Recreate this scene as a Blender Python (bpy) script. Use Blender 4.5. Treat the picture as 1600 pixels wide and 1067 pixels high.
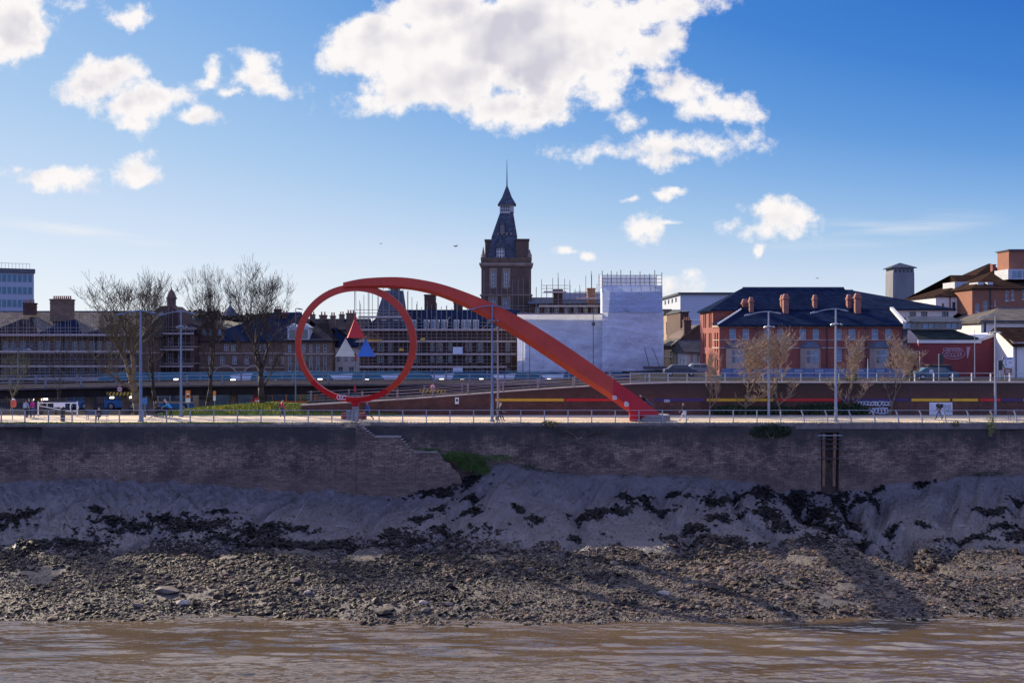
import bpy, math, random
import numpy as np
from mathutils import Vector
for o in list(bpy.data.objects): bpy.data.objects.remove(o)
S = bpy.context.scene
COL = S.collection
R = math.radians
F = 1700.0; CH = 7.5
# ------------------------------------------------------------------ camera
cd = bpy.data.cameras.new('camera'); cam = bpy.data.objects.new('camera', cd); COL.objects.link(cam)
cam.location = (0, 0, CH); cam.rotation_euler = (R(90), 0, 0)
cd.sensor_width = 36; cd.lens = 36*F/1600; cd.clip_end = 9000; cd.clip_start = 0.5
S.camera = cam
# ------------------------------------------------------------------ light
SUND = Vector((-1.35, 1.366, 1.0)).normalized()
sl = bpy.data.lights.new('sun', 'SUN'); sl.energy = 5.0; sl.angle = R(0.6); sl.color = (1.0, 0.84, 0.63)
sun = bpy.data.objects.new('sun', sl); COL.objects.link(sun)
sun.rotation_euler = SUND.to_track_quat('Z', 'Y').to_euler(); sun.location = (-80, 80, 90)
S.view_settings.view_transform = 'Standard'; S.view_settings.look = 'None'
S.view_settings.exposure = 0.75; S.view_settings.gamma = 1.0; S.view_settings.use_curve_mapping = False
W = bpy.data.worlds.new('World'); S.world = W; W.use_nodes = True
EXK = .11*2**.75; AMB = (.46, .58, 1.30); AMBF = (1.15, 1.15, 1.42)
def make_world():
    nt = W.node_tree; N = nt.nodes; L = nt.links
    for n in list(N): N.remove(n)
    out = N.new('ShaderNodeOutputWorld'); bg = N.new('ShaderNodeBackground'); L.new(bg.outputs[0], out.inputs[0])
    bg.inputs[1].default_value = 0.11
    sky = N.new('ShaderNodeTexSky'); sky.sky_type = 'NISHITA'; sky.sun_disc = False
    sky.sun_elevation = math.asin(SUND.z); sky.sun_rotation = math.atan2(SUND.x, SUND.y)
    sky.air_density = 1.0; sky.dust_density = 0.2; sky.ozone_density = 2.2
    def mth(op, a, b=None, c=None, clamp=False):
        n = N.new('ShaderNodeMath'); n.operation = op; n.use_clamp = clamp
        for i, v in enumerate((a, b, c)):
            if v is None: continue
            if isinstance(v, (int, float)): n.inputs[i].default_value = v
            else: L.new(v, n.inputs[i])
        return n.outputs[0]
    def vm(op, a, b=None, c=None):
        n = N.new('ShaderNodeVectorMath'); n.operation = op
        for i, v in enumerate((a, b, c)):
            if v is None: continue
            if isinstance(v, tuple): n.inputs[i].default_value = v
            else: L.new(v, n.inputs[i])
        return n.outputs['Value'] if op in ('LENGTH', 'DOT_PRODUCT') else n.outputs[0]
    def noise(v, sc, det, rough=.55, dim='3D', lac=2.0):
        n = N.new('ShaderNodeTexNoise'); n.noise_dimensions = dim; L.new(v, n.inputs['Vector'])
        n.inputs['Scale'].default_value = sc; n.inputs['Detail'].default_value = det; n.inputs['Roughness'].default_value = rough
        n.inputs['Lacunarity'].default_value = lac
        return n
    tc = N.new('ShaderNodeTexCoord'); sx = N.new('ShaderNodeSeparateXYZ'); L.new(tc.outputs['Generated'], sx.inputs[0])
    yy = mth('MAXIMUM', sx.outputs[1], 0.02)
    u = mth('DIVIDE', sx.outputs[0], yy); v = mth('DIVIDE', sx.outputs[2], yy)
    cb = N.new('ShaderNodeCombineXYZ'); L.new(u, cb.inputs[0]); L.new(v, cb.inputs[1]); uv = cb.outputs[0]
    wn = noise(uv, 22, 5, .6); off = vm('MULTIPLY_ADD', wn.outputs['Color'], (.026, .022, 0), (-.013, -.011, 0))
    uvw = vm('ADD', uv, off)
    EL = [(20,40,68,52),(55,4,58,16),(8,85,34,22),(200,30,28,13),(212,24,14,14),(150,126,56,34),(118,150,30,16),(195,160,52,26),(250,158,46,18),(303,181,26,12),(205,188,22,14),
      (330,118,12,20),(322,135,16,9),(392,124,44,20),(402,98,22,22),(432,142,36,10),(358,148,28,9),(14,270,34,15),(30,262,18,10),(92,278,44,11),(75,282,20,7),(84,268,20,10),(205,272,38,13),(225,282,22,10),
      (548,76,44,30),(515,104,34,12),(600,72,80,44),(560,163,46,15),(622,148,70,28),(700,116,110,56),(690,20,80,40),(760,60,140,70),(850,90,115,68),(806,168,92,34),(880,45,130,60),(925,128,56,30),
      (980,16,100,22),(1062,8,58,12),(948,148,36,20),(1010,74,56,26),(1042,62,28,20),(1058,136,46,24),(1028,150,36,14),(1108,172,50,17),(990,186,28,12),
      (1062,228,84,20),(960,238,66,11),(1040,248,50,14),(1112,222,38,18),(980,313,17,6),(1030,299,20,9),(1055,296,26,5),(1004,356,32,19),(1048,351,22,5),
      (1212,334,48,24),(1180,354,38,13),(1238,335,28,24),(1070,448,38,14),(917,399,15,8),(1186,391,7,9),(880,392,14,6)]
    d = None
    for (px, py, rx, ry) in EL:
        cu = (px-800)/F; cv = (533.5-py)/F; ru = rx*1.12/F; rv = ry*1.12/F
        l = vm('LENGTH', vm('MULTIPLY_ADD', uvw, (1/ru, 1/rv, 0), (-cu/ru, -cv/rv, 0)))
        l = mth('MULTIPLY_ADD', mth('SUBTRACT', l, 1.0), min(ru, rv)*F/34 if rx > 30 else .6, 1.0)
        d = l if d is None else mth('SMOOTH_MIN', d, l, .22)
    def fbm(vec):
        a = noise(vec, 25, 11, .63).outputs['Fac']; b = noise(vec, 8.5, 2, .5).outputs['Fac']
        return mth('ADD', mth('MULTIPLY', a, .72), mth('MULTIPLY', b, .28))
    n1 = fbm(uv)
    sh = vm('ADD', uv, (-.008, .011, 0)); n2 = fbm(sh)
    dens = mth('ADD', mth('SUBTRACT', 1.0, d), mth('MULTIPLY', mth('SUBTRACT', n1, .52), 4.3))
    mr = N.new('ShaderNodeMapRange'); mr.interpolation_type = 'SMOOTHSTEP'; L.new(dens, mr.inputs[0])
    mr.inputs[1].default_value = -.28; mr.inputs[2].default_value = .42
    up = N.new('ShaderNodeMapRange'); L.new(sx.outputs[1], up.inputs[0]); up.inputs[1].default_value = .1; up.inputs[2].default_value = .3
    alpha = mth('MULTIPLY', mr.outputs[0], up.outputs[0])
    # thin high cirrus, a few streaks low over the right and a trail at the left
    stv = vm('MULTIPLY', uv, (3.0, 40.0, 1)); st = noise(stv, 1.6, 6, .6).outputs['Fac']
    ca = None
    for (px, py, rx, ry, k) in [(1400,352,190,26,.8),(1330,378,170,14,.5),(110,360,190,14,.85),(700,395,300,35,.22),(420,425,240,30,.3),(1480,420,200,20,.25)]:
        cu = (px-800)/F; cv = (533.5-py)/F
        ang = -.13 if px == 110 else .06
        ru, rv = rx/F, ry/F
        rt = N.new('ShaderNodeVectorRotate'); rt.rotation_type = 'Z_AXIS'; L.new(uv, rt.inputs['Vector']); rt.inputs['Center'].default_value = (cu, cv, 0); rt.inputs['Angle'].default_value = -ang if px != 110 else .14
        l = vm('LENGTH', vm('MULTIPLY_ADD', rt.outputs[0], (1/ru, 1/rv, 0), (-cu/ru, -cv/rv, 0)))
        a = mth('MULTIPLY', mth('SUBTRACT', 1.0, l, clamp=True), k)
        ca = a if ca is None else mth('MAXIMUM', ca, a)
    stm = N.new('ShaderNodeMapRange'); L.new(st, stm.inputs[0]); stm.inputs[1].default_value = .36; stm.inputs[2].default_value = .66
    cir = mth('MULTIPLY', mth('MULTIPLY', ca, stm.outputs[0]), up.outputs[0])
    # cloud brightness : thick parts greyer, sides towards the sun brighter
    ls1 = noise(uv, 15, 3, .5).outputs['Fac']; ls2 = noise(sh, 15, 3, .5).outputs['Fac']; lit = mth('ADD', mth('MULTIPLY', mth('SUBTRACT', ls1, ls2), 2.6), mth('MULTIPLY', mth('SUBTRACT', n1, n2), .5))
    thick = N.new('ShaderNodeMapRange'); thick.interpolation_type = 'SMOOTHSTEP'; L.new(dens, thick.inputs[0]); thick.inputs[1].default_value = .25; thick.inputs[2].default_value = 1.4
    big = noise(uv, 6.5, 3, .5).outputs['Fac']
    bigm = N.new('ShaderNodeMapRange'); L.new(big, bigm.inputs[0]); bigm.inputs[1].default_value = .36; bigm.inputs[2].default_value = .60
    g = mth('SUBTRACT', mth('MULTIPLY', mth('MULTIPLY', thick.outputs[0], bigm.outputs[0]), 1.0), lit, clamp=True)
    cm = N.new('ShaderNodeMix'); cm.data_type = 'RGBA'; L.new(g, cm.inputs[0])
    cm.inputs[6].default_value = (5.3, 5.1, 5.05, 1); cm.inputs[7].default_value = (3.4, 3.35, 3.8, 1)
    # grade of the clear sky
    nrm = vm('NORMALIZE', tc.outputs['Generated']); sp = N.new('ShaderNodeSeparateXYZ'); L.new(nrm, sp.inputs[0])
    dot = vm('DOT_PRODUCT', nrm, tuple(SUND)); z0 = mth('MAXIMUM', sp.outputs[2], 0.0)
    t = mth('ADD', mth('MULTIPLY', z0, .85), mth('MULTIPLY', mth('MULTIPLY', mth('SUBTRACT', .92, dot), .48), mth('MINIMUM', mth('MULTIPLY', z0, 5.0), 1.4)))
    rp = N.new('ShaderNodeValToRGB'); L.new(t, rp.inputs[0]); e = rp.color_ramp.elements
    def lin(c): return tuple(((x/255+.055)/1.055)**2.4 for x in c)+(1,)
    ST = [(0,(230,236,244)),(.05,(219,229,243)),(.11,(198,215,239)),(.18,(163,196,232)),(.26,(128,173,226)),(.34,(90,149,217)),(.45,(54,124,207)),(.58,(30,104,196)),(1.0,(20,75,165))]
    e[0].position = 0; e[0].color = lin(ST[0][1]); e[1].position = 1; e[1].color = lin(ST[-1][1])
    for p_, c_ in ST[1:-1]: x = e.new(p_); x.color = lin(c_)
    grd = vm('SCALE', rp.outputs[0]); grd.node.inputs['Scale'].default_value = 1/EXK
    hs = N.new('ShaderNodeMix'); hs.data_type = 'RGBA'; hs.inputs[0].default_value = .94; L.new(sky.outputs[0], hs.inputs[6]); L.new(grd, hs.inputs[7])
    # unseen bright cloud cover added overhead and behind the camera to lift the shade
    oc = noise(nrm, 2.2, 5, .6).outputs['Fac']
    om = N.new('ShaderNodeMapRange'); om.interpolation_type = 'SMOOTHSTEP'; L.new(oc, om.inputs[0]); om.inputs[1].default_value = .40; om.inputs[2].default_value = .56; om.inputs[3].default_value = .35
    zf = N.new('ShaderNodeMapRange'); zf.interpolation_type = 'SMOOTHSTEP'; L.new(sp.outputs[2], zf.inputs[0]); zf.inputs[1].default_value = .34; zf.inputs[2].default_value = .50
    bf = N.new('ShaderNodeMapRange'); bf.interpolation_type = 'SMOOTHSTEP'; L.new(sp.outputs[1], bf.inputs[0]); bf.inputs[1].default_value = .25; bf.inputs[2].default_value = -.35
    cov = mth('MULTIPLY', mth('MAXIMUM', zf.outputs[0], bf.outputs[0]), om.outputs[0])
    ov = N.new('ShaderNodeMix'); ov.data_type = 'RGBA'; L.new(cov, ov.inputs[0]); L.new(hs.outputs[2], ov.inputs[6]); 
    ff = N.new('ShaderNodeMapRange'); ff.interpolation_type = 'SMOOTHSTEP'; L.new(sp.outputs[1], ff.inputs[0]); ff.inputs[1].default_value = .0; ff.inputs[2].default_value = .35
    am = N.new('ShaderNodeMix'); am.data_type = 'RGBA'; L.new(ff.outputs[0], am.inputs[0]); am.inputs[6].default_value = tuple(x/EXK for x in AMB)+(1,); am.inputs[7].default_value = tuple(x/EXK for x in AMBF)+(1,); L.new(am.outputs[2], ov.inputs[7])
    class H: outputs = [ov.outputs[2]]
    hs = H
    m1 = N.new('ShaderNodeMix'); m1.data_type = 'RGBA'; L.new(cir, m1.inputs[0]); L.new(hs.outputs[0], m1.inputs[6]); m1.inputs[7].default_value = (4.7, 4.75, 4.9, 1)
    m2 = N.new('ShaderNodeMix'); m2.data_type = 'RGBA'; L.new(alpha, m2.inputs[0]); L.new(m1.outputs[2], m2.inputs[6]); L.new(cm.outputs[2], m2.inputs[7])
    L.new(m2.outputs[2], bg.inputs[0])
make_world()
W.cycles.sampling_method = 'MANUAL'; W.cycles.sample_map_resolution = 512
# ------------------------------------------------------------------ helpers
def P(px, py, Y): return Vector(((px-800)*Y/F, Y, CH-(py-533.5)*Y/F))
def ax(px, Y): return (px-800)*Y/F
def az(py, Y): return CH-(py-533.5)*Y/F
ORG = {}
def tag(o, label=None, cat=None, group=None, kind=None):
    if label: o['label'] = label
    if cat: o['category'] = cat
    if group: o['group'] = group
    if kind: o['kind'] = kind
    return o
def empty(name, loc, label, cat, group=None):
    o = bpy.data.objects.new(name, None); COL.objects.link(o); o.location = loc; o.empty_display_size = .3
    ORG[o.name] = Vector(loc); return tag(o, label, cat, group)
def copytree(o, parent=None):
    c = o.copy(); COL.objects.link(c)
    if parent: c.parent = parent
    for ch in o.children: copytree(ch, c)
    return c
class MB:
    def __init__(s): s.v = []; s.f = []; s.m = []; s.cur = 0
    def face(s, *idx): s.f.append(idx); s.m.append(s.cur)
    def poly(s, pts):
        n = len(s.v); s.v += [tuple(p) for p in pts]; s.face(*range(n, n+len(pts)))
    def box(s, x0, x1, y0, y1, z0, z1):
        if x0 > x1: x0, x1 = x1, x0
        if y0 > y1: y0, y1 = y1, y0
        if z0 > z1: z0, z1 = z1, z0
        n = len(s.v); s.v += [(x0,y0,z0),(x1,y0,z0),(x1,y1,z0),(x0,y1,z0),(x0,y0,z1),(x1,y0,z1),(x1,y1,z1),(x0,y1,z1)]
        for q in ((0,3,2,1),(4,5,6,7),(0,1,5,4),(1,2,6,5),(2,3,7,6),(3,0,4,7)): s.face(*[n+i for i in q])
        return s
    def obox(s, c, u, hw, hd, z0, z1):      # box turned about z, u = unit 2D along its width
        ux, uy = u; n = len(s.v)
        for z in (z0, z1):
            for a, b in ((-1,-1),(1,-1),(1,1),(-1,1)):
                s.v.append((c[0]+ux*hw*a-uy*hd*b, c[1]+uy*hw*a+ux*hd*b, z))
        for q in ((0,3,2,1),(4,5,6,7),(0,1,5,4),(1,2,6,5),(2,3,7,6),(3,0,4,7)): s.face(*[n+i for i in q])
        return s
    def tube(s, p, q, r0, r1=None, n=6, caps=True):
        p = Vector(p); q = Vector(q); r1 = r0 if r1 is None else r1
        d = (q-p)
        if d.length < 1e-6: return s
        d.normalize(); a = d.cross(Vector((0,0,1)) if abs(d.z) < .9 else Vector((1,0,0))).normalized(); b = d.cross(a)
        k = len(s.v)
        for c, r in ((p, r0), (q, r1)):
            for i in range(n):
                t = 2*math.pi*i/n; s.v.append(tuple(c+a*(r*math.cos(t))+b*(r*math.sin(t))))
        for i in range(n): s.face(k+i, k+n+i, k+n+(i+1) % n, k+(i+1) % n)
        if caps: s.face(*[k+i for i in range(n)]); s.face(*[k+2*n-1-i for i in range(n)])
        return s
    def path(s, pts, rs, n=6):
        for i in range(len(pts)-1):
            s.tube(pts[i], pts[i+1], rs if isinstance(rs, (int, float)) else rs[i], rs if isinstance(rs, (int, float)) else rs[i+1], n)
        return s
    def prism(s, pts, y0, y1):              # polygon in x,z (counter-clockwise seen from -y), pulled along y
        k = len(s.v); n = len(pts)
        s.v += [(x, y0, z) for x, z in pts] + [(x, y1, z) for x, z in pts]
        s.face(*[k+i for i in range(n)]); s.face(*[k+2*n-1-i for i in range(n)])
        for i in range(n): s.face(k+i, k+n+i, k+n+(i+1) % n, k+(i+1) % n)
        return s
    def strip(s, top, zb, y0, y1):          # solid under a profile of (x, z) points, x rising
        for (a, b) in zip(top[:-1], top[1:]):
            if b[0]-a[0] > 1e-5:
                s.poly([(a[0],y0,zb),(b[0],y0,zb),(b[0],y0,b[1]),(a[0],y0,a[1])]); s.poly([(b[0],y1,zb),(a[0],y1,zb),(a[0],y1,a[1]),(b[0],y1,b[1])])
            s.poly([(a[0],y0,a[1]),(b[0],y0,b[1]),(b[0],y1,b[1]),(a[0],y1,a[1])])
        for p in (top[0], top[-1]): s.poly([(p[0],y0,zb),(p[0],y1,zb),(p[0],y1,p[1]),(p[0],y0,p[1])])
        return s
    def sweep(s, rings, closed=False, capf=True):
        k = len(s.v); n = len(rings[0])
        for r in rings: s.v += [tuple(p) for p in r]
        m = len(rings)
        for j in range(m if closed else m-1):
            a = k+j*n; b = k+((j+1) % m)*n
            for i in range(n): s.face(a+i, b+i, b+(i+1) % n, a+(i+1) % n)
        if not closed and capf: s.face(*[k+i for i in range(n)]); s.face(*[k+(m-1)*n+n-1-i for i in range(n)])
        return s
    def lathe(s, c, prof, n=16):
        rings = []
        for r, z in prof: rings.append([(c[0]+r*math.cos(2*math.pi*i/n), c[1]+r*math.sin(2*math.pi*i/n), c[2]+z) for i in range(n)])
        return s.sweep(rings)
    def build(s, name, mats, parent=None, smooth=False, bevel=0):
        me = bpy.data.meshes.new(name); og = ORG.get(parent.name, Vector((0,0,0))) if parent else Vector((0,0,0))
        v = np.array(s.v, dtype=np.float64).reshape(-1, 3) - np.array(og)
        me.from_pydata(v.tolist(), [], s.f)
        ms = mats if isinstance(mats, (list, tuple)) else [mats]
        for m in ms: me.materials.append(m)
        if len(ms) > 1: me.polygons.foreach_set('material_index', s.m)
        if smooth: me.polygons.foreach_set('use_smooth', [True]*len(me.polygons))
        me.update()
        o = bpy.data.objects.new(name, me); COL.objects.link(o)
        ORG[o.name] = og
        if parent: o.parent = parent
        if bevel:
            b = o.modifiers.new('bevel', 'BEVEL'); b.width = bevel; b.segments = 1; b.limit_method = 'ANGLE'
        return o
def fast_mesh(name, V, Fc, mats, midx=None, smooth=False):
    """V (n,3), Fc (m,k) numpy"""
    me = bpy.data.meshes.new(name); me.vertices.add(len(V)); me.vertices.foreach_set('co', V.astype(np.float32).ravel())
    m, k = Fc.shape; me.loops.add(m*k); me.loops.foreach_set('vertex_index', Fc.astype(np.int32).ravel())
    me.polygons.add(m); me.polygons.foreach_set('loop_start', np.arange(0, m*k, k, dtype=np.int32))
    for mt in (mats if isinstance(mats, list) else [mats]): me.materials.append(mt)
    if midx is not None: me.polygons.foreach_set('material_index', midx.astype(np.int32))
    me.polygons.foreach_set('use_smooth', np.full(m, smooth))
    me.update(calc_edges=True); me.validate()
    o = bpy.data.objects.new(name, me); COL.objects.link(o); ORG[o.name] = Vector((0,0,0)); return o
# ------------------------------------------------------------------ materials
MC = {}
def nodes(name):
    m = bpy.data.materials.new(name); m.use_nodes = True; return m, m.node_tree.nodes, m.node_tree.links, m.node_tree.nodes['Principled BSDF']
def c4(c, k=1.0): return (min(c[0]*k, 1), min(c[1]*k, 1), min(c[2]*k, 1), 1)
def NZ(N, L, vec, sc, det=4, rough=.55):
    n = N.new('ShaderNodeTexNoise'); n.inputs['Scale'].default_value = sc; n.inputs['Detail'].default_value = det; n.inputs['Roughness'].default_value = rough
    if vec is not None: L.new(vec, n.inputs['Vector'])
    return n.outputs['Fac']
def RAMP(N, L, fac, stops):
    r = N.new('ShaderNodeValToRGB'); L.new(fac, r.inputs[0]); e = r.color_ramp.elements
    e[0].position = stops[0][0]; e[0].color = c4(stops[0][1]); e[1].position = stops[-1][0]; e[1].color = c4(stops[-1][1])
    for p, c in stops[1:-1]: x = e.new(p); x.color = c4(c)
    return r.outputs[0]
def MIX(N, L, f, a, b, mode='MIX'):
    m = N.new('ShaderNodeMix'); m.data_type = 'RGBA'; m.blend_type = mode
    for i, v in ((0, f), (6, a), (7, b)):
        if isinstance(v, (int, float)): m.inputs[i].default_value = v
        elif isinstance(v, tuple): m.inputs[i].default_value = c4(v)
        else: L.new(v, m.inputs[i])
    return m.outputs[2]
def mat(name, col, rough=.75, var=.22, scale=1.5, metal=0.0, bump=0.0, bscale=None, spec=None, streak=0):
    if name in MC: return MC[name]
    m, N, L, b = nodes(name)
    tc = N.new('ShaderNodeTexCoord'); vec = tc.outputs['Object']
    if streak:
        mp = N.new('ShaderNodeMapping'); mp.inputs['Scale'].default_value = (1, 1, 1.0/streak); L.new(vec, mp.inputs[0]); vec = mp.outputs[0]
    f = NZ(N, L, vec, scale, 6, .65)
    c = RAMP(N, L, f, [(.3, tuple(x*(1-var) for x in col)), (.7, tuple(x*(1+var) for x in col))])
    L.new(c, b.inputs['Base Color'])
    b.inputs['Roughness'].default_value = rough; b.inputs['Metallic'].default_value = metal
    if spec is not None: b.inputs['Specular IOR Level'].default_value = spec
    if bump:
        bn = N.new('ShaderNodeBump'); bn.inputs['Strength'].default_value = bump; bn.inputs['Distance'].default_value = .05
        L.new(NZ(N, L, vec, bscale or scale*6, 5), bn.inputs['Height']); L.new(bn.outputs[0], b.inputs['Normal'])
    MC[name] = m; return m
def wallvec(N, L):
    tc = N.new('ShaderNodeNewGeometry'); s = N.new('ShaderNodeSeparateXYZ'); L.new(tc.outputs['Position'], s.inputs[0])
    a = N.new('ShaderNodeMath'); a.operation = 'ADD'; L.new(s.outputs[0], a.inputs[0]); L.new(s.outputs[1], a.inputs[1])
    c = N.new('ShaderNodeCombineXYZ'); L.new(a.outputs[0], c.inputs[0]); L.new(s.outputs[2], c.inputs[1]); return c.outputs[0], tc.outputs['Position'], s
def brick(name, c1, c2, mortar, bw=.45, bh=.15, ms=.018, dirt=.35, rough=.85, bump=.4):
    if name in MC: return MC[name]
    m, N, L, b = nodes(name); v, ov, s = wallvec(N, L)
    bt = N.new('ShaderNodeTexBrick'); L.new(v, bt.inputs['Vector']); bt.inputs['Color1'].default_value = c4(c1); bt.inputs['Color2'].default_value = c4(c2); bt.inputs['Mortar'].default_value = c4(mortar)
    bt.inputs['Scale'].default_value = 1; bt.inputs['Brick Width'].default_value = bw; bt.inputs['Row Height'].default_value = bh; bt.inputs['Mortar Size'].default_value = ms; bt.inputs['Mortar Smooth'].default_value = .2
    d = NZ(N, L, ov, .45, 8, .65)
    dc = RAMP(N, L, d, [(.3, (1-dirt,)*3), (.68, (1.0+dirt*.3,)*3)])
    L.new(MIX(N, L, 1.0, bt.outputs[0], dc, 'MULTIPLY'), b.inputs['Base Color']); b.inputs['Roughness'].default_value = rough
    bn = N.new('ShaderNodeBump'); bn.invert = True; bn.inputs['Strength'].default_value = bump; bn.inputs['Distance'].default_value = .03; L.new(bt.outputs['Fac'], bn.inputs['Height']); L.new(bn.outputs[0], b.inputs['Normal'])
    MC[name] = m; return m
def slate(name, c, rough=.5):
    if name in MC: return MC[name]
    m, N, L, b = nodes(name); v, ov, s = wallvec(N, L)
    bt = N.new('ShaderNodeTexBrick'); L.new(v, bt.inputs['Vector']); bt.inputs['Color1'].default_value = c4(c, .75); bt.inputs['Color2'].default_value = c4(c, 1.3); bt.inputs['Mortar'].default_value = c4(c, .4)
    bt.inputs['Scale'].default_value = 1; bt.inputs['Brick Width'].default_value = .5; bt.inputs['Row Height'].default_value = .22; bt.inputs['Mortar Size'].default_value = .012
    d = NZ(N, L, ov, .6, 6, .65); L.new(MIX(N, L, 1.0, bt.outputs[0], RAMP(N, L, d, [(.3, (.65,)*3), (.7, (1.3,)*3)]), 'MULTIPLY'), b.inputs['Base Color'])
    b.inputs['Roughness'].default_value = rough; b.inputs['Specular IOR Level'].default_value = 0; MC[name] = m; return m
def emit(name, col, st):
    m, N, L, b = nodes(name); b.inputs['Base Color'].default_value = c4(col); b.inputs['Emission Color'].default_value = c4(col); b.inputs['Emission Strength'].default_value = st; return m
# ------------------------------------------------------------------ numpy noise
rng = np.random.RandomState(7); random.seed(11)
_G = rng.rand(256, 256)
def vnoise(x, y):
    xi = np.floor(x).astype(int); yi = np.floor(y).astype(int); fx = x-xi; fy = y-yi
    fx = fx*fx*(3-2*fx); fy = fy*fy*(3-2*fy)
    a = _G[xi & 255, yi & 255]; b = _G[(xi+1) & 255, yi & 255]; c = _G[xi & 255, (yi+1) & 255]; d = _G[(xi+1) & 255, (yi+1) & 255]
    return a*(1-fx)*(1-fy)+b*fx*(1-fy)+c*(1-fx)*fy+d*fx*fy
def fbm2(x, y, o=4, g=.5):
    r = 0; a = 1; t = 0
    for i in range(o): r = r+a*vnoise(x*2**i+17*i, y*2**i+31*i); t += a; a *= g
    return r/t
# ------------------------------------------------------------------ river bank
WL = -11.0; YF = 99.4; YR = 100.5          # water level, left quay face, right quay face
top_px = np.array([-400,-60,0,60,150,260,400,520,560,640,720,765,800,850,900,1000,1100,1190,1240,1280,1340,1380,1440,1500,1560,1600,1700,2000])
top_py = np.array([ 748, 746,746,742,733,742,750,757,764,762,745,727,724,735,742,743,746,756,764,768,766,758,753,745,742,742,742,745])
TX = (top_px-800)*100/F; TZ = CH-(top_py-533.5)*100/F
# little gullies that run down from the wall
GUL = [(24.6, 1.5, 30.2, 1.7), (29.5, 1.2, 31.5, 1.4), (33.0, .9, 31.8, 1.0), (-19.5, .7, -23, .6), (-27, .5, -31, .5), (-36, .6, -42, .7), (-10.5, .6, -13, .45), (12.5, 1.0, 14.5, .8), (7, .6, 5, .5), (19, .7, 22, .7), (-2.0, .8, -7, .6), (40, 1.0, 35.5, .8), (46, .7, 42, .6)]
def bankz(X, Y):
    X = np.asarray(X, float); Y = np.asarray(Y, float)
    wx = X+1.2*(fbm2(X*.25+5, Y*.25, 3)-.5)
    d = np.clip(100.3-Y, 0, 60)
    zt = np.interp(wx, TX, TZ)
    t = np.clip(d/13.2, 0, 1)
    z1 = zt-(zt+9.35)*t**.86
    z2 = np.interp(d, [13.2, 27.8, 32, 40, 60], [-9.35, WL, WL-.6, WL-1.4, WL-3])
    z = np.where(d < 13.2, z1, z2)
    # rubble bank bulges out a little and dips back; shoreline wanders
    z = z+.30*(fbm2(X*.10, Y*.16+3, 4)-.5)*np.clip((d-9)/6, 0, 1)+.12*np.sin(X*.13+1)*np.clip((d-20)/6, 0, 1)
    # downslope fluting of the soft mud
    mud = np.clip(d/1.2, 0, 1)*np.clip((15-d)/5, 0, 1)
    z = z+mud*(.75*(fbm2(X*.30+.10*d, Y*.10, 4)-.5)+.85*(np.abs(fbm2(X*.62+.35*d+9, Y*.13+7, 4)-.5)*2-.5)*np.clip(1.3-d/12, .3, 1))
    z = z+mud*.12*(np.abs(fbm2(X*2.6+.9*d, Y*.7, 3)-.5)*2-.4)+mud*.40*(fbm2(X*1.6+.5*d, Y*1.1, 4, .6)-.5)
    lft = np.clip((-20-X)/8, 0, 1)
    z = z+mud*lft*.75*(np.abs(fbm2(X*.9+Y*.6, Y*.45-X*.3, 3)-.5)*2-.35)
    for (x0, w, x1, dp) in GUL:
        c = x0+(x1-x0)*np.clip(d/13, 0, 1.2)+.5*np.sin(d*.8)
        z = z-dp*np.exp(-((X-c)/(w*(.55+.3*d/13)))**2)*np.clip(d/2.0, .3, 1)*np.clip((19-d)/7, 0, 1)
    rough = np.clip((d-11)/5, 0, 1)
    z = z+rough*(.42*(fbm2(X*.7, Y*.8, 5, .6)-.5)+.10*(fbm2(X*3, Y*3, 3, .6)-.5))
    return z
def bank_at(px, py):
    Y = np.arange(62, 100.2, .05); X = (px-800)*Y/F; z = bankz(X, Y); zl = CH-(py-533.5)*Y/F
    i = int(np.argmin(np.where(z >= zl, np.arange(len(Y)), 10**6))) if (z >= zl).any() else int(np.argmin(abs(z-zl)))
    return X[i], Y[i], z[i]
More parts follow.
